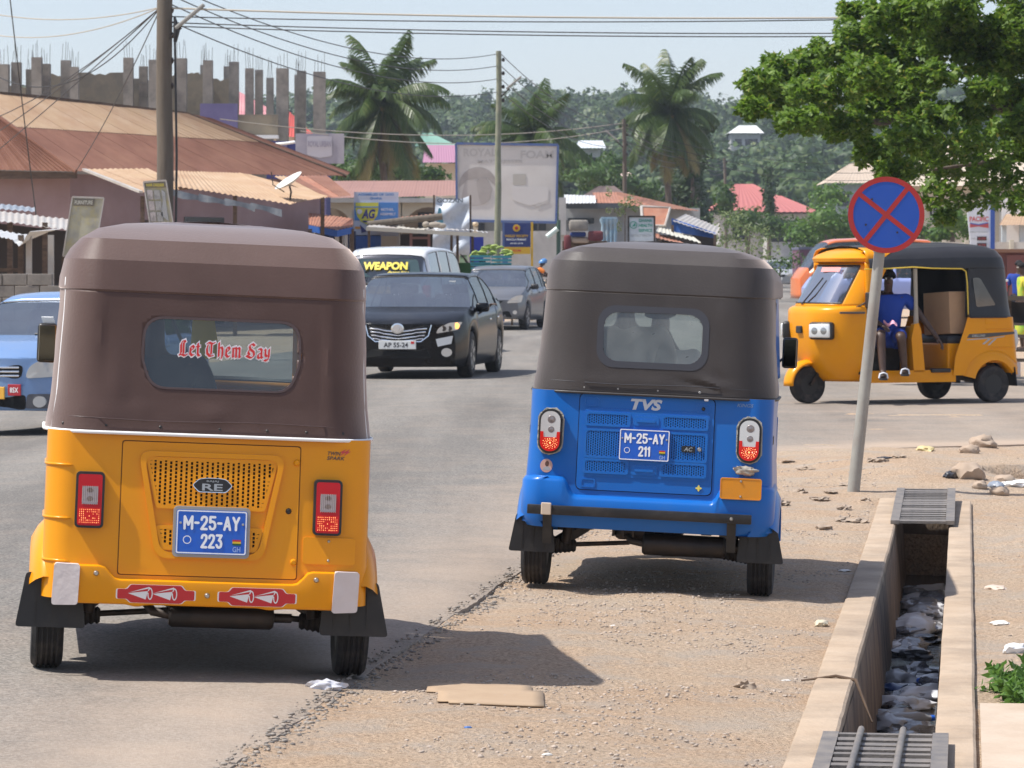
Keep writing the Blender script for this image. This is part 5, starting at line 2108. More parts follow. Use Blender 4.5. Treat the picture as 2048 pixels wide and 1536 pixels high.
pk = solo('pink_cloth', MB().grid(lambda u, v: (u * .14, v * .10, .02 * math.sin(u * 9) + .02 * math.cos(v * 8 + u * 4)), [i / 8 - .5 for i in range(9)], [i / 8 - .5 for i in range(9)]),
    mat('pink_paper', (0.70, 0.36, 0.46), 0.7), 'crumpled pink paper on the lap of the person in blue', 'paper', smooth=60)
pk.location = local_to_world(tuk3, (-.62, 1.30, .87))
# ================================================================== cars
def make_car(label, loc, yaw, S, paint, name='car', cat='car', group=None):
 """shell lofted along its length (+y is forward, origin below the middle)"""
 root = thing(name, label, cat, loc, (0, 0, yaw), group)
 L, Wd = S['L'], S['W'] / 2
 top, belt = S['top'], S['belt']
 wb, wr = S['axles'], S['wr']
 zs0 = S.get('sill', .22)
 ys = sorted(set([round(-L / 2 + L * i / 52, 4) for i in range(53)] + [p[0] for p in top] + [round(a + wr * 1.14 * math.cos(R(k * 20)), 4) for a in wb for k in range(10)]))
 bowf, bowr = S.get('bowf', .26), S.get('bowr', .16)
 plan = S.get('plan', [(-L / 2, .86), (-L / 2 + .35, .97), (-L * .2, 1.0), (L * .2, 1.0), (L / 2 - .5, .97), (L / 2 - .15, .90), (L / 2, .84)])
 rooft = S.get('tumble', .20)
 def bend(x, y, z):
  k = (abs(x) / Wd) ** 2.4
  y -= bowf * k * sstep(L / 2 - 1.0, L / 2, y)
  y += bowr * k * sstep(-L / 2 + .9, -L / 2, y)
  return (x, y, z)
 def section(y):
  w = sinterp(plan, y) * Wd
  zt, zb_ = sinterp(top, y), sinterp(belt, y)
  zb_ = min(zb_, zt - .03)
  zl = zs0 + .10 * sstep(L / 2 - .5, L / 2, y) * S.get('chin', .3) + .12 * sstep(-L / 2 + .5, -L / 2, y)
  for a in wb:
   d = wr * 1.16
   if abs(y - a) < d:
    zl = max(zl, wr + math.sqrt(d * d - (y - a) ** 2) * .98)
  h = zt - zb_
  g = clamp(h / .48)
  wr_ = w * (.965 - rooft * g)
  hz = zb_ - zl
  pts = [(w * .955, zl), (w * .99, zl + hz * .28), (w * 1.0, zl + hz * .58), (w * .985, zl + hz * .86), (w * .962, zb_),
      (lerp(w * .962, wr_, .5) + .006 * g, zb_ + h * .48), (wr_, zb_ + h * .90), (wr_ * .93, zb_ + h * .955), (wr_ * .62, zb_ + h * .985), (0, zt)]
  return pts
 secs = [section(y) for y in ys]
 n = len(secs[0])
 V = {}
 def pt(i, k, s):
  x, z = secs[i][k]
  return bend(s * x, ys[i], z)
 # which faces are glass
 gl = {}
 for gname, (ya, yb, ka, kb) in S['glass'].items():
  gl[gname] = (ya, yb, ka, kb)
 body, glass = MB(), {}
 for i in range(len(ys) - 1):
  ym = (ys[i] + ys[i + 1]) / 2
  for k in range(n - 1):
   who = None
   for gname, (ya, yb, ka, kb) in gl.items():
    if ya < ym < yb and ka <= k < kb:
     who = gname
   for s in (-1, 1):
    q = [pt(i, k, s), pt(i + 1, k, s), pt(i + 1, k + 1, s), pt(i, k + 1, s)]
    if s > 0:
     q = q[::-1]
    key = who if (who is None or who.startswith('wind') or who.startswith('rear_')) else (who + ('R' if s > 0 else 'L'))
    (body if who is None else glass.setdefault(key, MB())).add(q, [(0, 1, 2, 3)])
 for i, fl in ((0, False), (len(ys) - 1, True)):
  for s in (-1, 1):
   for k in range(n - 1):
    a, b = pt(i, k, s), pt(i, k + 1, s)
    c, d = bend(0, ys[i], b[2]), bend(0, ys[i], a[2])
    xs = 5
    for j in range(xs):
     def m(p, t):
      return bend(p[0] * t, ys[i], p[2])
     q = [m(a, (j + 1) / xs), m(b, (j + 1) / xs), m(b, j / xs), m(a, j / xs)]
     body.add(q if (s > 0) == fl else q[::-1], [(0, 1, 2, 3)])
 def weld(mb):
  d, vs, remap = {}, [], []
  for p in mb.v:
   kk = (round(p[0], 4), round(p[1], 4), round(p[2], 4))
   if kk not in d:
    d[kk] = len(vs)
    vs.append(p)
   remap.append(d[kk])
  fs = []
  for f in mb.f:
   g = []
   for a in f:
    if remap[a] not in g:
     g.append(remap[a])
   if len(g) > 2:
    fs.append(tuple(g))
  mb.v, mb.f = vs, fs
  return mb
 o = part('body', weld(body), paint, root, smooth=S.get('crease', 38))
 solidify(o, .012)
 for gname, mb in glass.items():
  nm = gname.rstrip('RL') if gname[-1] in 'RL' else gname
  nm = ''.join(c for c in nm if not c.isdigit())
  part(nm, weld(mb), S.get('gmat', G_CAR), root, smooth=40)
  # rubber seal round the pane
  if len(mb.v) > 5:
   sm = edge_tube(mb, .009, True)
   part('seal', sm, M_BLACK, root)
 mb = MB()
 mb.box((0, 0, zs0 + .10), (Wd * 1.7, L * .86, .05))
 for a in wb:
  mb.box((0, a, wr + .12), (Wd * 1.5, wr * 2.3, wr * 1.2))
 part('underbody', mb, M_BLACK, root)
 mb = MB()
 for y in S.get('seats', ()):
  for s in (-1, 1):
   mb.bbox((s * Wd * .42, y, zs0 + .42), (.48, .50, .22), .05)
   mb.bbox((s * Wd * .42, y - .28, zs0 + .72), (.46, .14, .56), .05, Matrix.Rotation(R(10), 3, 'X'))
   mb.bbox((s * Wd * .42, y - .34, zs0 + 1.06), (.24, .09, .15), .03)
 if mb.v:
  part('seats', mb, M_SEAT, root, smooth=50)
 for a in wb:
  for s in (-1, 1):
   car_wheel(root, (s * (Wd - .105), a, wr), wr, .20, s, S.get('rim'))
 for s in (-1, 1):
  if S.get('mirror'):
   my, mz = S['mirror']
   w = sinterp(plan, my) * Wd
   c = (s * (w * .97 + .09), my, mz)
   mo = part('door_mirror', MB().bbox(c, (.19, .11, .13), .035), S.get('mirror_m', paint), root, smooth=50)
   part('mirror_glass', MB().bbox((c[0], c[1] - .055, c[2]), (.16, .008, .105), .003), mat('mirror_glass', (0.30, 0.28, 0.24), 0.08, metal=1.0), mo)
   part('mirror_stalk', MB().bar((s * w * .93, my, mz - .02), (c[0], my, mz - .03), .04), M_BLACK, mo)
  for (y, z) in S.get('handles', ()):
   w = sinterp(plan, y) * Wd
   part('door_handle', MB().bbox((s * (w + .006), y, z), (.025, .17, .03), .008), S.get('handle_m', paint), root, smooth=50)
  for y in S.get('cuts', ()):
   w = sinterp(plan, y) * Wd
   pts = []
   i = min(range(len(ys)), key=lambda q: abs(ys[q] - y))
   part('door_gap', MB().tube([bend(s * (secs[i][k][0] + .001), ys[i], secs[i][k][1]) for k in range(0, 5)], .006, 4), M_BLACK, root)
 fy = lambda x, z: (x, bend(x, L / 2, z)[1] + .015, z)
 return root, fy, bend

def car_wheel(root, c, r, w, s, rim):
 t = MB()
 h = w / 2
 t.lathe([(r * .62, -h * .8), (r * .75, -h), (r * .92, -h * .96), (r * .99, -h * .75), (r, -h * .3), (r, h * .3), (r * .99, h * .75), (r * .92, h * .96), (r * .75, h), (r * .62, h * .8)], 30, 'X', closed=True)
 o = part('tyre', t, M_RUBBER, root, smooth=40)
 o.location = c
 q = MB()
 R_ = r * .64
 q.lathe([(R_, s * h * .92), (R_ * .94, s * h * .80), (R_ * .90, s * h * .30), (.001, s * h * .25)], 24, 'X')
 k = part('rim', q, mat('rim_dark', (0.05, 0.05, 0.05), 0.5, metal=0.5), o, smooth=40)
 q = MB()
 ns = 7
 for i in range(ns):
  a = 2 * math.pi * i / ns
  p0 = Vector((s * h * .72, 0, 0))
  p1 = Vector((s * h * .84, math.cos(a) * R_ * .95, math.sin(a) * R_ * .95))
  q.bar(p0, p1, .03, R_ * .26)
 q.lathe([(R_ * .30, s * h * .6), (R_ * .28, s * h * .86), (.001, s * h * .92)], 14, 'X')
 q.lathe([(R_, s * h * .70), (R_ * 1.0, s * h * .93), (R_ * .9, s * h * .86), (R_ * .9, s * h * .70)], 24, 'X', closed=True)
 part('spokes', q, rim or mat('alloy', (0.42, 0.42, 0.42), 0.35, metal=0.7), o, smooth=30)

def face_piece(mb, pts, fy, d0, d1, sg=1):
 n0 = len(pts)
 pts = [(lerp(pts[i][0], pts[(i + 1) % n0][0], k / 6), lerp(pts[i][1], pts[(i + 1) % n0][1], k / 6)) for i in range(n0) for k in range(6)] if n0 < 12 else pts
 cx, cz = sum(p[0] for p in pts) / len(pts), sum(p[1] for p in pts) / len(pts)
 a = [fy(x, z) for x, z in pts]
 n = len(a)
 c = fy(cx, cz)
 h = [fy(lerp(cx, x, .5), lerp(cz, z, .5)) for x, z in pts]
 o = len(mb.v)
 mb.add([(p[0], p[1] + sg * d1, p[2]) for p in a + h + [c]], [(i, (i + 1) % n, n + (i + 1) % n, n + i) for i in range(n)] + [(n + i, n + (i + 1) % n, 2 * n) for i in range(n)])
 A = [(p[0], p[1] + sg * d0, p[2]) for p in a]
 B = [(p[0], p[1] + sg * d1, p[2]) for p in a]
 mb.add(A + B, [(i, (i + 1) % n, n + (i + 1) % n, n + i) for i in range(n)])
 return mb

G_CAR = glass_mat('car_glass', (0.34, 0.41, 0.43), 0.07, haze=0.04, hazec=(0.30, 0.36, 0.42), gmax=.42)
M_LAMPW = mat('lamp_white', (0.62, 0.63, 0.62), 0.10, metal=0.35, coat=0.6)
def sym(root, name, pts, fy, d0, d1, m, sg=1, smooth=30):
 out = []
 for s in (-1, 1):
  out.append(part(name, face_piece(MB(), [(s * x, z) for x, z in (pts if s > 0 else pts[::-1])], fy, d0, d1, sg), m, root, smooth=smooth))
 return out

def roadz(x, y):
 return base_z(x, y) + .016 + (.02 if y > 60 else 0)

# ------------------------------------------------------------------ black saloon
xk, yk = -1.26, 51.3
SAL = dict(L=4.8, W=1.82, axles=(-1.40, 1.40), wr=.325, bowf=.34, bowr=.2,
     top=[(-2.4, .88), (-2.3, 1.02), (-1.75, 1.06), (-1.55, 1.10), (-.75, 1.43), (-.2, 1.47), (.2, 1.46), (.55, 1.40), (1.22, 1.00), (1.35, .97), (1.9, .90), (2.25, .82), (2.4, .76)],
     sill=.17, belt=[(-2.4, .84), (-1.6, .98), (0, .95), (1.2, .90), (2.0, .82), (2.4, .64)],
     glass=dict(windscreen=(.50, 1.26, 5, 9), rear_glass=(-1.60, -.78, 5, 9), side_window1=(-1.25, -.50, 4, 6), side_window2=(-.42, .42, 4, 6), side_window3=(.48, .95, 4, 5)),
     seats=(.35, -.75), mirror=(.92, .98), handles=((-.32, .80), (-1.15, .82)), handle_m=M_CHROME, cuts=(1.0, -.38), chin=.0)
m_blk = mat('black_car_paint', (0.0025, 0.003, 0.0045), 0.25, spec=.2, coat=0.12, dirt=(0.05, 0.043, 0.036), dscale=1.6, damt=0.25)
camry, fyk, bk = make_car('black saloon with chrome grille and lit orange indicator, facing along the road', (xk, yk, roadz(xk, yk)), R(180 - 7.5), SAL, m_blk)
def camry_face():
 r = camry
 for z, w in ((.70, .40), (.655, .385), (.61, .37), (.565, .35)):
  mb = MB().tube([fyk(x, z - .05 * (1 - (abs(x) / .42)) * (1 if abs(x) < .25 else .5)) for x in [w * (i / 6 - 1) for i in range(13)]], .012, 6)
  part('grille_bar', mb, M_CHROME, r, smooth=60)
 part('grille_back', face_piece(MB(), rpoly([(-.44, .74), (-.36, .53), (.36, .53), (.44, .74)], .05), fyk, -.02, .006), M_HOLE, r)
 mb = MB().tube([fyk(*p) for p in [(.46, .75), (.42, .60), (.32, .52), (0, .515), (-.32, .52), (-.42, .60), (-.46, .75)]], .015, 6)
 part('grille_trim', mb, M_CHROME, r, smooth=60)
 em = part('emblem', MB().lathe([(.075, .01), (.072, .02), (.055, .022), (.055, .012)], 20, 'Y', fyk(0, .70)).map(lambda p: (p[0] * 1.25, p[1], p[2])), M_CHROME, r, smooth=50)
 part('emblem_oval', MB().lathe([(.03, .015), (.03, .028), (.018, .028)], 14, 'Y', fyk(0, .70)), M_CHROME, em, smooth=50)
 for s, o in zip((-1, 1), sym(r, 'headlamp', rpoly([(.52, .63), (.80, .68), (.86, .79), (.70, .78), (.56, .71)], .03), fyk, -.03, .02, M_LAMPW)):
  for (x, rr) in ((.62, .04), (.70, .035)):
   p = fyk(s * x, .70)
   part('lamp_bowl', MB().lathe([(rr, .02), (rr * .8, .028), (.001, .022)], 14, 'Y', p), M_DARKMETAL, o, smooth=50)
  p = fyk(s * .785, .735)
  part('indicator', MB().lathe([(.045, .015), (.04, .03), (.001, .034)], 14, 'Y', p), mat('indicator_lit', (0.9, 0.4, 0.1), 0.3, emit=(1.0, 0.45, 0.12), estr=1.6) if s < 0 else mat('indicator_off', (0.5, 0.2, 0.05), 0.2), o, smooth=50)
 sym(r, 'fog_lamp', [(.66 + .07 * math.cos(2 * math.pi * k / 16), .37 + .06 * math.sin(2 * math.pi * k / 16)) for k in range(16)], fyk, -.02, .015, M_LAMPW)
 part('lower_intake', face_piece(MB(), rpoly([(-.46, .30), (.46, .30), (.40, .41), (-.40, .41)], .03), fyk, -.02, .008), M_HOLE, r)
 pl = part('number_plate', MB().bbox((0, fyk(0, .5)[1] + .022, .475), (.52, .02, .118), .006), mat('plate_silver', (0.62, 0.63, 0.62), 0.4), r)
 yy = fyk(0, .5)[1] + .034
 # text must read from ahead, so x is mirrored
 part('plate_lettering', add_text(MB(), 'AP 55-24', lambda x, z: (-x, yy, .475 + z), .066, .34, bold=.02, cx=-.02), M_BLACK, pl)
 part('plate_flag', MB().quad((-.19, yy, .49), (-.235, yy, .49), (-.235, yy, .525), (-.19, yy, .525)), M_RED, pl)
 part('white_tape', face_piece(MB(), [(-.52, .555), (-.74, .60), (-.72, .49), (-.545, .45)], fyk, .0, .014), M_WHITE, r)
 part('dash_papers', MB().box((.35, 1.02, .96), (.36, .14, .01)), M_WHITE, r)
 part('inspection_disc', MB().box((-.50, .66, 1.33), (.09, .008, .05)), M_WHITE, r)
 part('steering_wheel', MB().tube([(-.36 + .18 * math.cos(2 * math.pi * k / 18), .62 - .05 * math.sin(2 * math.pi * k / 18), .96 + .15 * math.sin(2 * math.pi * k / 18)) for k in range(18)], .014, 6, closed=True), M_SEAT, r, smooth=60)
camry_face()
def seated_in(car, label, x, y, dz=-.30, **kw):
 w = local_to_world(car, (x, y, dz))
 ov = dict(kn=(.13, .40, .80), an=(.13, .62, .62), to=(.13, .72, .66))
 ov.update(kw.pop('over', {}))
 return person(label, 'sit', w, car.rotation_euler[2], bottom=m_trous, over=ov, **kw)
seated_in(camry, 'driver of the black saloon, arm resting out of the window', -.38, .10, dz=-.22, top=m_dark_c, over=dict(elL=(-.46, .06, 1.16), wrL=(-.60, .20, 1.22), shL=(-.20, 0, 1.17)))
seated_in(camry, 'front passenger of the black saloon behind the windscreen', .38, .10, dz=-.22, top=m_dark_c)

# ------------------------------------------------------------------ grey hatchback
xm, ym = -.25, 88.2
MAT_S = dict(L=4.35, W=1.78, axles=(-1.30, 1.30), wr=.32, bowf=.34, bowr=.12,
    top=[(-2.17, .92), (-2.12, 1.15), (-1.75, 1.42), (-1.2, 1.53), (-.3, 1.56), (.25, 1.53), (.55, 1.44), (1.20, 1.04), (1.5, .97), (1.95, .84), (2.17, .72)],
    belt=[(-2.17, .90), (-1.2, 1.03), (0, .98), (1.1, .93), (1.8, .82), (2.17, .68)],
    glass=dict(windscreen=(.48, 1.22, 5, 9), rear_glass=(-2.1, -1.7, 5, 9), side_window1=(-1.65, -1.05, 4, 6), side_window2=(-.98, -.18, 4, 6), side_window3=(-.10, .70, 4, 6)),
    seats=(.20, -.8), mirror=(.75, 1.04), mirror_m=M_BLACK, handles=((-.40, .90), (-1.2, .92)), cuts=(.9, -.14), chin=.4)
m_gry = mat('grey_car_paint', (0.13, 0.135, 0.15), 0.3, coat=0.3, metal=0.2, dirt=(0.20, 0.18, 0.15), dscale=1.6, damt=0.4)
mtx, fym, bm_ = make_car('grey hatchback coming along the road behind the black saloon', (xm, ym, roadz(xm, ym)), R(180 - 10), MAT_S, m_gry)
def mtx_face():
 r = mtx
 sym(r, 'headlamp', rpoly([(.50, .64), (.82, .66), (.86, .84), (.70, .82), (.55, .72)], .03), fym, -.03, .02, M_LAMPW)
 part('grille', face_piece(MB(), rpoly([(-.42, .70), (-.30, .60), (.30, .60), (.42, .70)], .04), fym, -.02, .008), M_HOLE, r)
 part('lower_intake', face_piece(MB(), rpoly([(-.62, .30), (.62, .30), (.55, .45), (-.55, .45)], .04), fym, -.02, .008), M_HOLE, r)
 sym(r, 'fog_lamp', [(.68 + .05 * math.cos(2 * math.pi * k / 12), .42 + .05 * math.sin(2 * math.pi * k / 12)) for k in range(12)], fym, -.02, .012, M_LAMPW)
 part('windscreen_sticker', MB().box((.55, .58, 1.38), (.13, .01, .07), Matrix.Rotation(R(-30), 3, 'X')), M_WHITE, r)
 part('windscreen_sticker', MB().box((.57, .66, 1.32), (.13, .01, .06), Matrix.Rotation(R(-30), 3, 'X')), M_WHITE, r)
 part('dash_papers', MB().box((-.35, 1.0, 1.02), (.5, .12, .02)), mat('paper_cream', (0.7, 0.6, 0.4), 0.7), r)
mtx_face()
seated_in(mtx, 'driver of the grey hatchback in silhouette', -.38, -.02, dz=-.15, top=m_dark_c)

# ------------------------------------------------------------------ pale blue hatchback at the left edge
xn, yn = -4.47, 36.1
MIC = dict(L=3.72, W=1.60, axles=(-1.20, 1.16), wr=.29, bowf=.32, bowr=.12,
     top=[(-1.86, .90), (-1.80, 1.10), (-1.5, 1.28), (-.9, 1.36), (-.1, 1.38), (.2, 1.35), (.40, 1.28), (.95, .96), (1.1, .94), (1.5, .89), (1.75, .82), (1.86, .75)],
     belt=[(-1.86, .86), (-1, .95), (0, .90), (.9, .86), (1.5, .80), (1.86, .70)],
     glass=dict(windscreen=(.34, .98, 5, 9), rear_glass=(-1.78, -1.45, 5, 9), side_window1=(-1.35, -.6, 4, 6), side_window2=(-.52, .55, 4, 6)),
     seats=(.1, -.7), mirror=(.62, .98), handles=((-.5, .84),), cuts=(.75, -.56), chin=.3)
m_pbl = mat('pale_blue_paint', (0.17, 0.29, 0.52), 0.25, coat=0.4, metal=0.2, dirt=(0.27, 0.32, 0.40), dscale=1.6, damt=0.3)
mic, fyn, bn_ = make_car('pale blue hatchback with slatted oval grille driving towards the three-wheelers', (xn, yn, roadz(xn, yn)), R(180 - 20), MIC, m_pbl)
def mic_face():
 r = mic
 sym(r, 'headlamp', rpoly([(.42, .56), (.72, .58), (.76, .72), (.56, .74), (.46, .68)], .05), fyn, -.04, .02, M_LAMPW)
 part('grille', face_piece(MB(), rpoly([(-.38, .56), (.38, .56), (.40, .69), (-.40, .69)], .05), fyn, -.02, .006), M_HOLE, r)
 for z in (.585, .625, .665):
  part('grille_bar', MB().tube([fyn(x, z) for x in (-.36, -.2, 0, .2, .36)], .011, 6), M_CHROME, r, smooth=60)
 part('lower_intake', face_piece(MB(), rpoly([(-.42, .26), (.42, .26), (.42, .40), (-.42, .40)], .03), fyn, -.02, .008), M_HOLE, r)
 sym(r, 'fog_surround', rpoly([(.42, .27), (.66, .27), (.64, .41), (.44, .41)], .03), fyn, -.02, .012, mat('grey_plastic', (0.10, 0.10, 0.11), 0.5))
 sym(r, 'fog_lamp', [(.55 + .055 * math.cos(2 * math.pi * k / 14), .335 + .055 * math.sin(2 * math.pi * k / 14)) for k in range(14)], fyn, .0, .03, M_LAMPW)
 sym(r, 'indicator', rpoly([(.68, .46), (.78, .46), (.78, .52), (.68, .52)], .01), fyn, -.02, .012, mat('grey_plastic', (0.10, 0.10, 0.11), 0.5))
 pl = part('number_plate', MB().bbox((.02, fyn(0, .4)[1] + .02, .42), (.52, .02, .12), .006), mat('plate_amber', (0.75, 0.40, 0.05), 0.4), r)
 part('red_tag', MB().bbox((-.335, fyn(.3, .4)[1] + .03, .45), (.14, .015, .11), .004), mat('tag_red', (0.38, 0.02, 0.03), 0.5), r)
 part('tag_lettering', add_text(MB(), '85X', lambda x, z: (-.335 - x, fyn(.3, .4)[1] + .040, .45 + z), .05, .09, bold=.02), M_WHITE, r)
 for (x, z) in ((-.36, 1.17), (-.10, 1.11)):
  part('windscreen_sticker', MB().box((x, .72, z), (.13, .008, .075), Matrix.Rotation(R(-34), 3, 'X')), M_WHITE, r)
 part('wiper', MB().tube([(-.1, 1.0, .975), (-.45, .96, .985)], .012, 6), M_BLACK, r)
mic_face()
seated_in(mic, 'driver of the pale blue hatchback', -.34, -.10, dz=-.26, top=mat('grey_cotton', (0.2, 0.2, 0.22), 0.9))

# ------------------------------------------------------------------ white people carrier, back view
xw, yw = -1.84, 64.6
SUV = dict(L=4.5, W=1.74, axles=(-1.32, 1.30), wr=.34, bowf=.25, bowr=.14, tumble=.15,
     top=[(-2.25, .95), (-2.22, 1.25), (-1.98, 1.76), (-1.6, 1.86), (-.6, 1.90), (.35, 1.86), (.70, 1.74), (1.30, 1.16), (1.6, 1.06), (2.1, .92), (2.25, .80)],
     belt=[(-2.25, .92), (-1.2, 1.12), (0, 1.10), (1.2, 1.04), (2.0, .9), (2.25, .75)],
     glass=dict(windscreen=(.62, 1.34, 5, 9), rear_glass=(-2.20, -2.0, 5, 9), side_window1=(-1.85, -1.12, 4, 6), side_window2=(-1.04, -.22, 4, 6), side_window3=(-.14, .80, 4, 6)),
     seats=(.2, -.9), mirror=(.85, 1.18), cuts=(.9, -.18, -1.08), gmat=glass_mat('dark_glass', (0.25, 0.30, 0.31), 0.14))
m_wht = mat('white_car_paint', (0.72, 0.72, 0.70), 0.25, coat=0.6)
suv, fyw, bw_ = make_car('white people carrier seen from behind, yellow slogan across its rear glass', (xw, yw, roadz(xw, yw)), R(-11), SUV, m_wht)
def suv_back():
 def back(x, z, e=0.012):
  y = interp([(.9, -2.25), (1.25, -2.22), (1.76, -1.98), (1.86, -1.6)], z)
  k = (abs(x) / .87) ** 2.4
  y += .14 * k * sstep(-2.25 + .9, -2.25, y)
  return (x, y - e, z)
 pts = rpoly([(-.66, 1.36), (.66, 1.36), (.58, 1.68), (-.58, 1.68)], .08, 4)
 pane = part('rear_window', MB().add([back(x, z, .06) for x, z in pts], [tuple(range(len(pts)))[::-1]]), mat('tinted_rear', (0.05, 0.085, 0.09), 0.12, coat=0.5), suv)
 mb = add_text(MB(), 'WEAPON', lambda x, z: back(x, z, .075), .14, .80, bold=.05, cx=.02, cz=1.555)
 add_text(mb, 'dierent thino', lambda x, z: back(x, z, .075), .06, .38, bold=.03, cx=.27, cz=1.44)
 part('slogan', mb, mat('slogan_yellow', (0.9, 0.72, 0.10), 0.5), pane)
 part('rear_plate', MB().box((0, -2.27, 1.13), (.5, .02, .13)), mat('plate_amber', (0.75, 0.40, 0.05), 0.4), suv)
 part('plate_hood', MB().bbox((0, -2.27, 1.23), (.7, .06, .04), .01), M_BLACK, suv)
 for s in (-1, 1):
  part('tail_lamp', MB().bbox((s * .76, -2.10, 1.08), (.14, .12, .26), .03), M_LENSRED, suv, smooth=50)
 part('rear_bumper', MB().bbox((0, -2.24, .55), (1.66, .16, .2), .05), M_BLACK, suv, smooth=50)
suv_back()

# ------------------------------------------------------------------ distant cars
FAR = dict(SAL)
FAR.update(L=4.3, W=1.7, seats=())
FAR = dict(MAT_S)
FAR.update(seats=())
for (px, Yd, m, lb) in ((1592, 232, mat('navy_car_paint', (0.03, 0.06, 0.16), 0.3, coat=0.5), 'dark blue car far down the road with pale number plate'),
      (1558, 196, mat('silver_car_paint', (0.35, 0.36, 0.38), 0.3, coat=0.5), 'silver car far down the road beside the flowering shrub')):
 p = P(px, 545, Yd)
 c, f, _ = make_car(lb, (p.x, Yd, roadz(p.x, Yd)), R(180 - 6), FAR, m)
 part('number_plate', MB().box((0, 2.2, .52), (.5, .03, .14)), M_WHITE, c)
 sym(c, 'headlamp', rpoly([(.50, .66), (.82, .68), (.84, .82), (.55, .76)], .03), f, -.03, .02, M_LAMPW)
 part('grille', face_piece(MB(), rpoly([(-.42, .74), (-.36, .60), (.36, .60), (.42, .74)], .03), f, -.02, .01), M_HOLE, c)
p = P(1566, 545, 60)
cw, _, _ = make_car('white car showing its nose beside the charcoal hood', (2.9, 62.0, roadz(2.9, 62)), R(180 - 30), FAR, m_wht) if False else (None, None, None)

# ------------------------------------------------------------------ vans crossing behind the side-on three-wheeler
VAN = dict(L=4.7, W=1.75, axles=(-1.35, 1.40), wr=.33, bowf=.15, bowr=.1, tumble=.12,
     top=[(-2.35, 1.2), (-2.30, 1.75), (-2.0, 1.93), (-.5, 1.98), (1.0, 1.94), (1.45, 1.82), (2.05, 1.15), (2.2, 1.0), (2.35, .8)],
     belt=[(-2.35, 1.05), (0, 1.08), (1.6, 1.06), (2.1, .98), (2.35, .75)],
     glass=dict(windscreen=(1.40, 2.08, 5, 9), side_window1=(-2.1, -1.1, 4, 6), side_window2=(-1.02, -.02, 4, 6), side_window3=(.06, .86, 4, 6), side_window4=(.94, 1.60, 4, 6)),
     seats=(.7, -.3, -1.3), mirror=(1.45, 1.15), cuts=(.90, .02), mirror_m=M_BLACK)
van1, _, _ = make_car('orange minibus crossing behind the black-hooded three-wheeler', (P(1727, 0, 116).x, 116, roadz(8, 116)), R(90 + 8), dict(VAN, top=[(y, z * 1.12) for y, z in VAN['top']]), mat('orange_paint', (0.72, 0.17, 0.04), 0.3, coat=0.5, dirt=(0.5, 0.2, 0.1), dscale=2, damt=0.4), name='minibus', cat='van')
VAN2 = dict(VAN)
VAN2['top'] = [(y, z * 1.0) for y, z in VAN['top']]
van2, _, _ = make_car('lilac blue minibus in front of the orange one', (P(1772, 0, 100).x, 100, roadz(7, 100)), R(90 + 14), VAN2, mat('lilac_paint', (0.30, 0.36, 0.66), 0.25, coat=0.5), name='minibus', cat='van')
# ================================================================== town
m_rust = mat('rust_sheet', (0.17, 0.07, 0.043), 0.85, col2=(0.225, 0.10, 0.064), scale=1.1, dirt=(0.30, 0.155, 0.095), dscale=0.9, damt=0.5, stretch=(1, 1, .5))
m_rust2 = mat('orange_rust_sheet', (0.36, 0.15, 0.085), 0.85, col2=(0.27, 0.11, 0.07), scale=2.0, dirt=(0.45, 0.30, 0.22), dscale=2.5, damt=0.4)
m_tan = mat('tan_sheet', (0.41, 0.28, 0.17), 0.85, col2=(0.36, 0.225, 0.135), scale=1.0, dirt=(0.50, 0.38, 0.27), dscale=1.2, damt=0.5)
m_zinc = mat('zinc_sheet', (0.52, 0.50, 0.46), 0.5, col2=(0.44, 0.40, 0.35), scale=2.5, metal=0.25, dirt=(0.45, 0.30, 0.20), dscale=3, damt=0.4)
m_blueg = mat('blue_grey_sheet', (0.22, 0.26, 0.31), 0.5, col2=(0.38, 0.40, 0.42), scale=3, metal=0.3)
m_mauve = mat('mauve_plaster', (0.29, 0.195, 0.195), 0.9, col2=(0.35, 0.25, 0.245), scale=0.8, dirt=(0.25, 0.17, 0.16), dscale=0.9, damt=0.5)
m_blk = mat('block_wall', (0.20, 0.165, 0.12), 0.95, col2=(0.26, 0.215, 0.15), scale=0.7, dirt=(0.10, 0.095, 0.085), dscale=0.8, damt=0.8, bump=.3, bscale=5)
m_cem = mat('grey_cement', (0.215, 0.195, 0.17), 0.95, col2=(0.29, 0.265, 0.23), scale=1.6, dirt=(0.085, 0.08, 0.074), dscale=2.0, damt=0.7)
m_purp = mat('purple_plaster', (0.12, 0.105, 0.22), 0.9, col2=(0.15, 0.13, 0.25), scale=1.5)
m_navy = mat('navy_plaster', (0.035, 0.04, 0.16), 0.9)
m_cream = mat('cream_plaster', (0.56, 0.51, 0.40), 0.9, col2=(0.62, 0.57, 0.46), scale=1.0, dirt=(0.40, 0.34, 0.25), dscale=1.0, damt=0.5)
m_grey = mat('grey_plaster', (0.36, 0.36, 0.355), 0.9, col2=(0.46, 0.455, 0.44), scale=0.9, dirt=(0.26, 0.25, 0.23), dscale=1.4, damt=0.6)
m_wood = mat('dark_wood', (0.07, 0.045, 0.03), 0.85, col2=(0.13, 0.085, 0.055), scale=5, stretch=(1, 1, 4))
m_pole = mat('pole_wood', (0.10, 0.08, 0.06), 0.9, col2=(0.16, 0.13, 0.10), scale=4, stretch=(3, 3, .4), dirt=(0.08, 0.075, 0.06), dscale=2, damt=0.7)
m_pole2 = mat('pole_mossy', (0.17, 0.19, 0.13), 0.9, col2=(0.25, 0.25, 0.18), scale=3)
m_pane = mat('dark_pane', (0.02, 0.022, 0.025), 0.2)
m_blue = mat('blue_sheet', (0.02, 0.10, 0.38), 0.6, dirt=(0.10, 0.14, 0.25), dscale=3, damt=0.4)
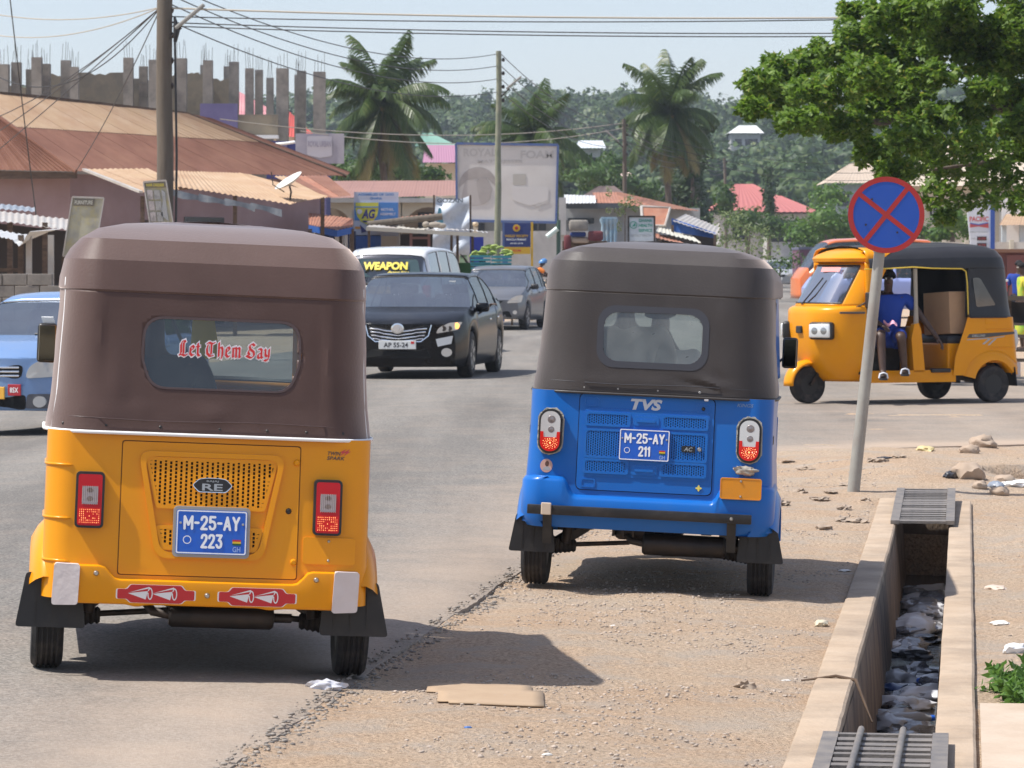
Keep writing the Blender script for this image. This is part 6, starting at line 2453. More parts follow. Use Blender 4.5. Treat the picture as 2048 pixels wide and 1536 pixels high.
m_navyc = mat('navy_cloth', (0.012, 0.03, 0.13), 0.9)

def corr(root, A, B, C, D, bands, sheet=0.8, rib=0.13, amp=0.014, name='roof_sheet', sag=0.0, seed=1, ragged=0.0):
 """corrugated roofing: A,B along the eave, D,C along the ridge; bands = [(t0, t1, material)]; every sheet its own piece"""
 A, B, C, D = map(Vector, (A, B, C, D))
 g = random.Random(seed)
 ln = max((B - A).length, (C - D).length)
 ns = max(1, int(round(ln / sheet)))
 nrm = (B - A).cross(D - A).normalized()
 if nrm.z < 0:
  nrm = -nrm
 nr = max(2, int(round(ln / ns / rib)))
 for (t0, t1, m) in bands:
  for k in range(ns):
   s0, s1 = k / ns, (k + 1) / ns + (.012 if k < ns - 1 else 0)
   e = g.uniform(-1, 1) * ragged
   mm = m[g.randrange(len(m))] if isinstance(m, list) else m
   lift = (.0025 if k % 2 else 0) + (.012 if t0 > 0 else 0)
   us = [lerp(s0, s1, i / (nr * 4)) for i in range(nr * 4 + 1)]
   ts = [t0 - (.02 if t0 > 0 else 0) + e * (1 if t0 == 0 else 0), (t0 + t1) / 2, t1]
   def fn(u, t):
    p = A.lerp(B, u).lerp(D.lerp(C, u), t)
    ph = (u - s0) / (1 / ns) * nr * 2 * math.pi
    return p + nrm * (lift + amp * math.cos(ph) + .02 * fbm(u * 9 + seed, t * 3, 2, seed)) - Vector((0, 0, sag * math.sin(math.pi * t)))
   part(name, MB().grid(fn, us, ts), mm, root, smooth=70)

def wallbox(pts, z0, t=0.2):
 """walls along a chain of top points, down to z0"""
 mb = MB()
 for a, b in zip(pts, pts[1:]):
  a, b = Vector(a), Vector(b)
  d = (b - a)
  d.z = 0
  n = Vector((d.y, -d.x, 0)).normalized() * -t
  if n.y < 0:
   n = -n
  mb.slab([a, b, (b.x, b.y, z0), (a.x, a.y, z0)], n)
 return mb

def gz0(p):
 return base_z(p[0], p[1]) - 0.05

def frontal(root, name, x0, y0, x1, y1, Y, m, d=0.1, smooth=None, off=0.0, sl=0.0):
 """block whose near face fills the given photo rectangle at distance Y"""
 a, b = P(x0, y1, Y), P(x1, y0, Y)
 return part(name, MB().slab([(a.x, Y + off, a.z), (b.x, Y + off, a.z), (b.x, Y + off + sl, b.z), (a.x, Y + off + sl, b.z)], (0, d, 0)), m, root, smooth)

def root_at(name, label, cat, px, Y, group=None):
 p = P(px, 545, Y)
 o = thing(name, label, cat, (0, 0, 0), (0, 0, 0), group)
 return o

def settle(root):
 """move an Empty to the base of what it carries, leaving its parts in place"""
 vs = [Vector(c) for o in root.children if o.type == 'MESH' for c in o.bound_box]
 if not vs:
  return root
 c = Vector((sum(v.x for v in vs) / len(vs), sum(v.y for v in vs) / len(vs), min(v.z for v in vs)))
 root.location = c
 for o in root.children:
  o.location = Vector(o.location) - c
 return root

def ptext(root, name, s, px, py, Y, wpx, hpx, m, e=0.02, bold=0.03, shear=0.0):
 k = Y / FPX
 mb = add_text(MB(), s, lambda x, z: tuple(P(px, py, Y) + Vector((x, -e, z))), hpx * k, wpx * k, bold=bold, shear=shear)
 return part(name, mb, m, root)

# ------------------------------------------------------------------ brown-roofed house
def house_a():
 r = root_at('house', 'long mauve house under a two-tone rusty corrugated hip roof', 'house', 300, 85)
 Cn, E, RR, RS, Lf = P(152, 343, 84), P(692, 352, 95), P(372, 227, 93), P(-78, 180, 86), P(-330, 333, 86)
 corr(r, Cn, E, RR, RS, [(0, .56, m_rust), (.56, 1, m_tan)], seed=2, ragged=.006)
 corr(r, Lf, Cn, RS + Vector((.02, 0, 0)), RS, [(0, 1, m_rust)], seed=3)
 bk = P(700, 345, 101)
 corr(r, E, bk, RR + Vector((.4, 3, 0)), RR, [(0, 1, m_rust)], seed=4)
 part('ridge_cap', MB().tube([RS, RS.lerp(RR, .3) + Vector((0, 0, .03)), RR, RR.lerp(E, .5), E], .05, 6), m_wood, r, smooth=60)
 part('hip_cap', MB().tube([RS, RS.lerp(Cn, .5), Cn], .05, 6), m_rust, r, smooth=60)
 part('fascia', wallbox([Lf + Vector((0, .06, -.02)), Cn + Vector((0, .06, -.02))], Cn.z - .16, .05), m_wood, r)
 z0 = base_z(-10, 85) - .05
 c1, c0, c2 = P(140, 348, 84.8), P(-330, 348, 86.5), P(640, 360, 95)
 w = wallbox([c0, c1], z0)
 part('wall', w, m_mauve, r)
 part('wall', wallbox([c1, c2], z0), m_mauve, r)
 # dark doors and barred windows along the street side
 def on(t, za, zb, wd, d=.03):
  p = c1.lerp(c2, t)
  q = c1.lerp(c2, t + wd)
  return [(p.x, p.y - d, za), (q.x, q.y - d, za), (q.x, q.y - d, zb), (p.x, p.y - d, zb)]
 for (t, wd, za, zb, nm) in ((.14, .06, .4, 2.6, 'door'), (.26, .10, .3, 2.9, 'door'), (.43, .16, .3, 3.0, 'shop_opening'), (.70, .08, 1.2, 2.5, 'window'), (.83, .09, 1.2, 2.6, 'window')):
  o = part(nm, MB().slab(on(t, za, zb, wd, .04), (0, .03, 0)), m_pane if nm != 'door' else m_wood, r)
  if nm == 'window':
   for k in range(5):
    q = on(t + wd * (k + .5) / 5, za, zb, .001, .07)
    part('window_bar', MB().bar(q[0], q[3], .03), m_wood, o)
 settle(r)
 aw = root_at('awning', 'patched tin awnings leaning off the mauve house', 'awning', 400, 82)
 corr(aw, P(283, 384, 80.5), P(380, 379, 82.0), P(294, 337, 83.3), P(168, 338, 83.2), [(0, 1, [m_tan, m_zinc, m_tan])], seed=5, sheet=.45)
 corr(aw, P(350, 372, 81), P(585, 409, 80.5), P(478, 346, 85), P(345, 341, 84), [(0, 1, [m_tan, m_tan])], seed=6)
 corr(aw, P(580, 408, 80.8), P(655, 393, 83), P(500, 350, 86), P(478, 346, 85), [(0, 1, m_tan)], seed=7)
 corr(aw, P(640, 397, 84), P(702, 391, 86), P(652, 351, 90), P(545, 352, 89), [(0, 1, [m_rust2, m_tan, m_rust])], seed=8, sheet=.4)
 for k in range(4):
  a = P(345 + k * 52, 378 + k * 9, 80.3 - k * .05)
  b = P(402 + k * 54, 392 + k * 9, 80.3 - k * .05)
  part('edge_sheet', MB().grid(lambda u, v: a.lerp(b, u) + Vector((0, .03 * math.sin(u * 8 + k), -v * (.14 + .03 * math.sin(u * 5 + k)))), [i / 10 for i in range(11)], [0, .5, 1]), mat('edge_blue', (0.10, 0.125, 0.16), 0.6, col2=(0.2, 0.22, 0.24), scale=5), aw, smooth=60)
 for px, Y in ((285, 81), (470, 81), (645, 83.5)):
  t = P(px, 392, Y)
  part('post', MB().bar(t, (t.x, t.y, base_z(t.x, t.y) - .05), .09), m_wood, aw)
 part('light_edge', MB().bar(P(168, 339, 83), P(282, 384, 80.4), .10, .05), m_zinc, aw)
 settle(aw)
 d = thing('satellite_dish', 'white satellite dish tilted on the tan tin awning', 'dish', P(578, 384, 81.5))
 rot = Matrix.Rotation(R(-32), 3, 'Y') @ Matrix.Rotation(R(14), 3, 'X')
 mb = MB().lathe([(.001, -.07), (.14, -.055), (.27, -.015), (.35, .03), (.36, .035), (.27, .0), (.001, -.05)], 24, 'Z')
 mb.map(lambda p: rot @ p + Vector((0, 0, .24)))
 part('reflector', mb, mat('dish_white', (0.66, 0.65, 0.60), 0.5), d, smooth=50)
 part('mast', MB().tube([(0, 0, -.3), (.05, 0, 0), (0, 0, .18)], .022, 8), M_DARKMETAL, d)
 part('feed_arm', MB().tube([(-.10, -.05, .0), (-.36, -.1, .16), (-.40, -.1, .46)], .014, 6), M_DARKMETAL, d)
house_a()

# ------------------------------------------------------------------ concrete skeleton behind
def skeleton():
 r = root_at('unfinished_building', 'unfinished block of bare concrete columns with rebar sticking out', 'building', 300, 125)
 Y = 125
 cols = [(5, 129, 22), (33, 125, 16), (61, 139, 14), (74, 115, 17), (92, 128, 15), (132, 121, 16), (149, 134, 14), (257, 116, 16), (287, 133, 14), (309, 120, 18), (363, 117, 18), (408, 130, 12), (416, 121, 16), (455, 133, 12), (468, 124, 16),
   (499, 137, 14), (518, 140, 13), (540, 156, 12), (565, 137, 20), (595, 150, 10), (603, 142, 15), (639, 144, 20)]
 for i, (px, py, w) in enumerate(cols):
  w *= 1.2
  Yc = Y + (3.0 if w < 15 else 0) + (i % 3) * .4
  a = P(px - w / 2, py, Yc)
  b = P(px + w / 2, py, Yc)
  zb = P(0, 300, Yc).z
  wd = b.x - a.x
  g = random.Random(i)
  o = part('column', MB().box(((a.x + b.x) / 2, Yc, (a.z + zb) / 2), (wd, wd, a.z - zb)), m_cem, r)
  mb = MB()
  for k in range(4):
   x = lerp(a.x + .04, b.x - .04, k / 3)
   h = g.uniform(.35, .75)
   mb.bar((x, Yc + (wd * .3 if k % 2 else -wd * .3), a.z - .05), (x + g.uniform(-.05, .05), Yc, a.z + h), .013)
  part('rebar', mb, M_DARKMETAL, o)
 for (x0, x1, yt, dy) in ((-40, 66, 171, 3.5), (60, 160, 147, 3.2), (158, 252, 145, 3.0), (250, 300, 157, 3.4), (300, 372, 150, 3.6), (370, 410, 145, 3.0), (405, 470, 157, 3.2)):
  n = 9
  pts = []
  g = random.Random(x0)
  for k in range(n + 1):
   pts.append(P(lerp(x0, x1, k / n), yt + g.choice((0, 0, 2, 5)), Y + dy))
  a, b = P(x0, 300, Y + dy), P(x1, 300, Y + dy)
  part('block_wall', MB().slab([a] + [b] + pts[::-1], (0, .15, 0)), m_blk, r)
 frontal(r, 'floor_slab', -60, 290, 650, 296, Y - .6, m_cem, d=5)
 frontal(r, 'purple_panel', 400, 207, 475, 300, Y - 1.2, m_purp, d=.2)
 frontal(r, 'low_wall', 475, 229, 556, 275, Y - .8, m_blk, d=.2)
 frontal(r, 'pale_ledge', 477, 270, 556, 277, Y - 1.4, M_WHITE, d=.5)
 frontal(r, 'lower_wall', -60, 297, 560, 560, Y + .2, m_cem, d=.3)
 settle(r)
 b = root_at('purple_building', 'purple and navy upper storey with white drainpipe beside the bare columns', 'building', 570, 118)
 frontal(b, 'wall', 533, 282, 652, 560, 118, m_navy, d=3)
 for x in (570, 600, 628, 648):
  frontal(b, 'pilaster', x - 4, 288, x + 4, 470, 117.9, m_purp, d=.1)
 frontal(b, 'window', 606, 330, 622, 400, 117.95, m_pane, d=.05)
 part('drain_pipe', MB().tube([P(538, 302, 117.6), P(540, 289, 117.5), P(570, 287, 117.5), P(590, 284, 117.4)], .05, 8), M_WHITE, b, smooth=60)
 settle(b)
 s = root_at('sign_board', 'weathered lilac sign board hanging off the purple building', 'sign', 640, 114)
 frontal(s, 'board', 591, 267, 688, 327, 114, mat('lilac_board', (0.28, 0.26, 0.31), 0.7, col2=(0.36, 0.34, 0.38), scale=1.2), d=.12)
 pp = rpoly([(614, 272), (664, 272), (664, 312), (640, 316), (614, 310)], 4)
 part('pale_panel', MB().slab([P(x, y, 113.98) for x, y in pp], (0, -.01, 0)), mat('lilac_pale', (0.44, 0.42, 0.46), 0.7), s)
 ptext(s, 'lettering', 'ROYAL URBAN', 639, 288, 113.9, 46, 12, mat('lilac_ink', (0.25, 0.23, 0.29), 0.7), e=.03)
 settle(s)
 k = root_at('pink_roof_house', 'pink sheet roof glimpsed between the bare columns', 'house', 500, 150)
 corr(k, P(460, 272, 150), P(560, 272, 150), P(535, 215, 156), P(470, 178, 156), [(0, 1, mat('pink_sheet', (0.52, 0.20, 0.22), 0.7, col2=(0.60, 0.30, 0.30), scale=1))], seed=12)
 corr(k, P(570, 272, 150), P(640, 282, 150), P(620, 262, 154), P(578, 222, 154), [(0, 1, mat('red_sheet', (0.55, 0.09, 0.07), 0.7))], seed=13)
 frontal(k, 'wall', 462, 273, 640, 500, 151, m_cream, d=4)
 settle(k)
skeleton()

# ------------------------------------------------------------------ row of houses and boards further on
def row():
 r = root_at('arched_house', 'long cream house with arches under a plain brown roof', 'house', 790, 132)
 corr(r, P(640, 397, 130), P(918, 391, 130), P(918, 361, 137), P(664, 362, 137), [(0, 1, mat('brown_sheet', (0.27, 0.145, 0.12), 0.8, col2=(0.31, 0.17, 0.14), scale=.6))], seed=15, amp=.008)
 frontal(r, 'fascia', 640, 396, 918, 405, 130, m_grey, d=.2)
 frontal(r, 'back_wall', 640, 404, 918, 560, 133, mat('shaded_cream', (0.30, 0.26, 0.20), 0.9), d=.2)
 arches = [(600, 706), (712, 800), (806, 908)]
 top = 405
 for (a, b) in arches:
  pts = [(a - 4, top), (b + 4, top), (b + 4, 470)]
  for k in range(13):
   w = math.pi * k / 12
   pts.append(((a + b) / 2 + (b - a) / 2 * math.cos(w), 462 - 48 * math.sin(w)))
  pts.append((a - 4, 470))
  part('arch', MB().slab([P(x, y, 130.4) for x, y in pts], (0, .3, 0)), m_cream, r)
  frontal(r, 'window', a + 30, 425, a + 62, 470, 132.9, m_pane, d=.05)
 for x in (708, 803, 912):
  frontal(r, 'column', x - 7, 468, x + 7, 560, 130.45, m_cream, d=.25)
 settle(r)
 g = root_at('green_roof_house', 'cream house with pink roof below a green gable', 'house', 870, 190)
 corr(g, P(845, 325, 188), P(940, 325, 188), P(930, 290, 193), P(850, 290, 193), [(0, 1, mat('mauve_sheet', (0.35, 0.17, 0.25), 0.7))], seed=21)
 corr(g, P(830, 292, 194), P(915, 292, 194), P(862, 266, 200), P(845, 266, 200), [(0, 1, mat('green_sheet', (0.16, 0.30, 0.24), 0.7))], seed=22)
 frontal(g, 'wall', 850, 327, 940, 480, 189.5, m_cream, d=6)
 frontal(g, 'window', 868, 340, 884, 366, 189.4, m_pane, d=.05)
 settle(g)
 # faded billboard
 b = root_at('billboard', 'large sun-bleached billboard in a blue frame', 'billboard', 1014, 118)
 Yb = 118
 q = [P(914, 441, Yb), P(1112, 445, Yb), P(1116, 290, Yb), P(912, 287, Yb)]
 part('panel', MB().slab(q, (0, .08, 0)), mat('bleached_print', (0.56, 0.54, 0.51), 0.8, col2=(0.62, 0.60, 0.57), scale=.8, dirt=(0.50, 0.47, 0.44), dscale=.7, damt=.6), b)
 mfr = mat('blue_frame', (0.07, 0.12, 0.28), 0.7, dirt=(0.2, 0.17, 0.15), dscale=4, damt=.4)
 for i in range(4):
  part('frame_rail', MB().bar(q[i] + Vector((0, -.03, 0)), q[(i + 1) % 4] + Vector((0, -.03, 0)), .07, .085), mfr, b)
 mi = mat('bleached_ink', (0.48, 0.46, 0.435), 0.8)
 mk = mat('bleached_brown', (0.33, 0.30, 0.28), 0.8, col2=(0.40, 0.37, 0.35), scale=2)
 ptext(b, 'lettering', 'ROYAL', 960, 305, Yb, 66, 16, mi, e=.01)
 ptext(b, 'lettering', 'FOAM', 1074, 309, Yb, 66, 16, mi, e=.01)
 ptext(b, 'lettering', 'MATTRESSES', 1000, 323, Yb, 90, 7, mi, e=.01)
 def blob(pts, m, e):
  part('faded_picture', MB().slab([P(x, y, Yb - e) for x, y in pts], (0, .004, 0)), m, b)
 blob([(956 + 38 * math.cos(R(a)), 372 - 38 * math.sin(R(a))) for a in range(-5, 186, 10)] + [(935, 360), (975, 356)], mk, .012)
 blob(rpoly([(922, 400), (930, 362), (950, 358), (965, 372), (972, 408), (940, 412)], 8), mat('bleached_mid', (0.43, 0.40, 0.38), 0.8), .016)
 blob(rpoly([(952, 360), (970, 352), (984, 372), (980, 402), (962, 410), (955, 385)], 9), mk, .022)
 blob(rpoly([(1026, 348), (1052, 348), (1052, 369), (1026, 370)], 2), mat('bleached_pillow', (0.42, 0.40, 0.36), 0.8), .012)
 blob(rpoly([(1024, 372), (1098, 374), (1096, 400), (1060, 412), (1024, 400)], 5), mat('bleached_bed', (0.57, 0.55, 0.53), 0.8), .014)
 blob(rpoly([(1070, 410), (1098, 398), (1098, 404), (1074, 414)], 1), mi, .018)
 for px, m in ((1012, mfr), (1117, mat('green_post', (0.05, 0.10, 0.07), 0.7))):
  t = P(px, 440, Yb + .2)
  part('post', MB().bar(t, (t.x, t.y, base_z(t.x, t.y) - .1), .14), m, b)
 settle(b)
 # church board
 s = root_at('sign_board', 'white church sign with yellow shield and blue panel', 'sign', 752, 95)
 Y = 95
 frontal(s, 'board', 708, 384, 797, 472, Y, mat('pale_blue_white', (0.45, 0.50, 0.60), 0.7), d=.06)
 frontal(s, 'blue_panel', 709, 405, 796, 441, Y, mat('panel_blue', (0.05, 0.20, 0.50), 0.6), d=.02, off=-.021)
 sh = [(711, 405), (757, 405), (757, 418), (754, 432), (745, 443), (734, 449), (722, 443), (714, 432), (711, 418)]
 part('shield', MB().slab([P(x, y, Y - .035) for x, y in sh], (0, .01, 0)), mat('shield_yellow', (0.50, 0.52, 0.06), 0.6), s)
 frontal(s, 'shield_band', 711, 413, 757, 415, Y, mat('panel_blue', (0.05, 0.20, 0.50), 0.6), d=.01, off=-.045)
 part('shield_disc', MB().lathe([(.07, .01), (.07, -.01), (.001, -.012)], 14, 'Y', P(719, 423, Y - .05)), mat('disc_pale', (0.5, 0.55, 0.62), 0.6), s)
 ptext(s, 'lettering', 'AG', 737, 428, Y, 28, 19, m_navy, e=.05, bold=.05, shear=.25)
 part('underline', MB().slab([P(x, y, Y - .048) for x, y in ((724, 441), (742, 441), (744, 444), (728, 445))], (0, .006, 0)), m_navy, s)
 mb_ = mat('ink_blue', (0.04, 0.17, 0.45), 0.6)
 ptext(s, 'lettering', 'ASSEMBLIES OF GOD', 752, 389, Y, 72, 5, mb_, e=.01)
 ptext(s, 'lettering', 'GHANA', 752, 397, Y, 24, 5, mb_, e=.01)
 ptext(s, 'lettering', 'BETHEL', 775, 419, Y, 26, 5, mat('ink_pale', (0.45, 0.52, 0.62), 0.6), e=.03)
 ptext(s, 'lettering', 'ASSEMBLY', 776, 428, Y, 32, 5, mat('ink_pale', (0.45, 0.52, 0.62), 0.6), e=.03)
 ptext(s, 'lettering', 'AGONA - ASH', 767, 455, Y, 44, 5, mb_, e=.01)
 frontal(s, 'orange_patch', 710, 453, 721, 458, Y, mat('patch_orange', (0.6, 0.28, 0.05), 0.7), d=.01, off=-.012)
 part('torn_flap', MB().slab([P(x, y, Y - .03) for x, y in ((720, 449), (734, 463), (723, 466))], (0, .01, 0)), m_navy, s)
 for px in (706, 797):
  t = P(px, 420, Y + .08)
  part('post', MB().bar(t, (t.x, t.y, base_z(t.x, t.y) - .05), .06), m_zinc, s)
 settle(s)
 # wrinkled vinyl banner
 bn = root_at('banner', 'crinkled white vinyl banner with faded teal bottle print', 'banner', 902, 100)
 Y = 100
 def bf(u, v):
  x0, x1 = lerp(872, 863, v), lerp(938, 940, v)
  p = P(lerp(x0, x1, u), lerp(392 + 8 * math.sin(u * math.pi), 510, v), Y)
  return p + Vector((0, .06 * math.sin(u * 9 + v * 5) + .05 * math.sin(v * 16 + u * 4), 0))
 part('sheet', MB().grid(bf, [i / 24 for i in range(25)], [i / 30 for i in range(31)], flip=True), mat('banner_vinyl', (0.55, 0.60, 0.66), 0.35, dirt=(0.25, 0.28, 0.28), dscale=4, damt=.5), bn, smooth=60)
 ptext(bn, 'lettering', 'GOZAN', 900, 401, Y - .14, 52, 9, mat('banner_ink', (0.12, 0.14, 0.16), 0.6), e=.01)
 part('bottle_print', MB().slab([P(x, y, Y - .14) for x, y in ((877, 416), (882, 416), (884, 428), (887, 446), (873, 446), (875, 428))], (0, .005, 0)), mat('banner_teal', (0.06, 0.22, 0.30), 0.6), bn)
 for px in (868, 941):
  t = P(px, 390, Y + .1)
  part('post', MB().bar(t, (t.x, t.y, base_z(t.x, t.y) - .05), .05), m_wood, bn)
 settle(bn)
 # blue and yellow society board
 s = root_at('sign_board', 'navy and yellow sign board on yellow posts beside the fruit stall', 'sign', 1035, 96)
 Y = 96
 frontal(s, 'board', 1009, 446, 1061, 495, Y, mat('board_navy', (0.02, 0.035, 0.15), 0.6), d=.05)
 frontal(s, 'base_panel', 1008, 494, 1061, 508, Y, mat('board_yellow', (0.62, 0.36, 0.02), 0.6), d=.05, off=-.01)
 part('crest', MB().lathe([(.10, .0), (.10, -.02), (.001, -.022)], 18, 'Y', P(1033, 456, Y)), mat('board_yellow', (0.62, 0.36, 0.02), 0.6), s)
 part('crest_mark', MB().lathe([(.05, -.02), (.05, -.03), (.001, -.032)], 6, 'Y', P(1033, 456, Y)), mat('tag_red', (0.45, 0.03, 0.03), 0.5), s)
 ptext(s, 'lettering', 'WESLEY SOCIETY', 1033, 472, Y, 47, 5, mat('board_yellow', (0.62, 0.36, 0.02), 0.6))
 ptext(s, 'lettering', 'MAKOLA PRIMARY', 1033, 479, Y, 40, 4, M_WHITE)
 ptext(s, 'lettering', 'AND JHS', 1033, 487, Y, 26, 3.5, M_WHITE)
 ptext(s, 'lettering', 'WELCOME', 1033, 501, Y, 18, 4, M_RED, e=.03)
 for px, m in ((1064, mat('board_yellow', (0.62, 0.36, 0.02), 0.6)), (1007, mat('blue_frame', (0.06, 0.12, 0.34), 0.6))):
  t = P(px, 444, Y + .03)
  part('post', MB().bar(t, (t.x, t.y, base_z(t.x, t.y) - .05), .06), m, s)
 settle(s)
 s = root_at('sign_board', 'small white health service sign with green print on dark posts', 'sign', 1283, 104)
 Y = 104
 frontal(s, 'board', 1258, 434, 1308, 482, Y, mat('board_white', (0.52, 0.56, 0.58), 0.7), d=.05)
 for x in (1257, 1309):
  t = P(x, 432, Y)
  part('post', MB().bar(t, (t.x, t.y, base_z(t.x, t.y) - .05), .05), M_DARKMETAL, s)
 part('top_rail', MB().bar(P(1257, 433, Y), P(1309, 433, Y), .05), M_DARKMETAL, s)
 mg = mat('ink_green', (0.03, 0.25, 0.18), 0.7)
 for k, t in enumerate(('GHANA', 'HEALTH', 'SERVICE')):
  ptext(s, 'lettering', t, 1291, 441 + 10 * k, Y, 27, 6.5, mg, e=.01)
 part('crest', MB().lathe([(.11, .0), (.11, -.015), (.09, -.015), (.09, 0)], 16, 'Y', P(1267, 450, Y), closed=True), mg, s)
 part('crest_mark', MB().slab([P(x, y, Y - .01) for x, y in ((1264, 453), (1270, 445), (1271, 452))], (0, -.01, 0)), mg, s)
 ptext(s, 'lettering', 'DISTRICT HEALTH', 1282, 471, Y, 40, 5, mat('ink_grey', (0.35, 0.37, 0.38), 0.7), e=.01)
 settle(s)
 # two leaning painted boards near the left pole
 for (q, nm, Y, px0) in (([(145, 394), (208, 396), (190, 505), (126, 512)], 'hand-painted cream board leaning beside the utility pole, big heading', 59.5, 'heading'),
       ([(287, 364), (332, 361), (346, 446), (300, 448)], 'narrow painted board of small pictures propped against the utility pole', 58.2, 'pictures')):
  s = thing('painted_board', nm, 'sign')
  pts = [P(x, y, Y) for x, y in q]
  part('panel', MB().slab(pts, (0, .03, 0)), mat('painted_' + px0, (0.50, 0.47, 0.34), 0.8, col2=(0.38, 0.36, 0.30), scale=5, dirt=(0.55, 0.45, 0.12), dscale=7, damt=.6), s)
  for i in range(4):
   part('frame', MB().bar(pts[i] + Vector((0, -.012, 0)), pts[(i + 1) % 4] + Vector((0, -.012, 0)), .02, .03), m_zinc, s)
  if px0 == 'heading':
   a = [P(x, y, Y - .02) for x, y in ((149, 397), (190, 398), (187, 412), (147, 411))]
   part('heading_bar', MB().slab(a, (0, .01, 0)), mat('painted_dark', (0.16, 0.14, 0.11), 0.8), s)
   ptext(s, 'lettering', 'FURNITURE', 168, 405, Y, 36, 8, mat('painted_pale', (0.5, 0.48, 0.4), 0.8), e=.04)
  else:
   a = [P(x, y, Y - .02) for x, y in ((289, 365), (331, 363), (333, 374), (291, 376))]
   part('heading_bar', MB().slab(a, (0, .01, 0)), mat('painted_dark', (0.16, 0.14, 0.11), 0.8), s)
   ptext(s, 'lettering', 'HAIR DRESSER', 311, 370, Y, 36, 6, mat('painted_yellow', (0.55, 0.45, 0.06), 0.8), e=.04)
   for k in range(3):
    for c in range(2):
     x, y = 293 + 14 * c + 3 * k, 380 + 22 * k
     part('picture', MB().slab([P(x, y, Y - .02), P(x + 12, y, Y - .02), P(x + 14, y + 19, Y - .02), P(x + 2, y + 19, Y - .02)], (0, .01, 0)), mat('picture_%d' % c, ((0.45, 0.40, 0.38), (0.36, 0.35, 0.33))[c], 0.8, dirt=(0.1, 0.09, 0.08), dscale=14, damt=.7), s)
   part('figure', MB().slab([P(x, y, Y - .02) for x, y in ((322, 378), (330, 385), (334, 420), (338, 444), (322, 430), (326, 400))], (0, .01, 0)), m_grey, s)
  for i in (2, 3):
   t = pts[i]
   part('leg', MB().bar(t + Vector((0, .05, 0)), (t.x, t.y + .1, base_z(t.x, t.y) - .05), .05), m_wood, s)
  settle(s)
row()

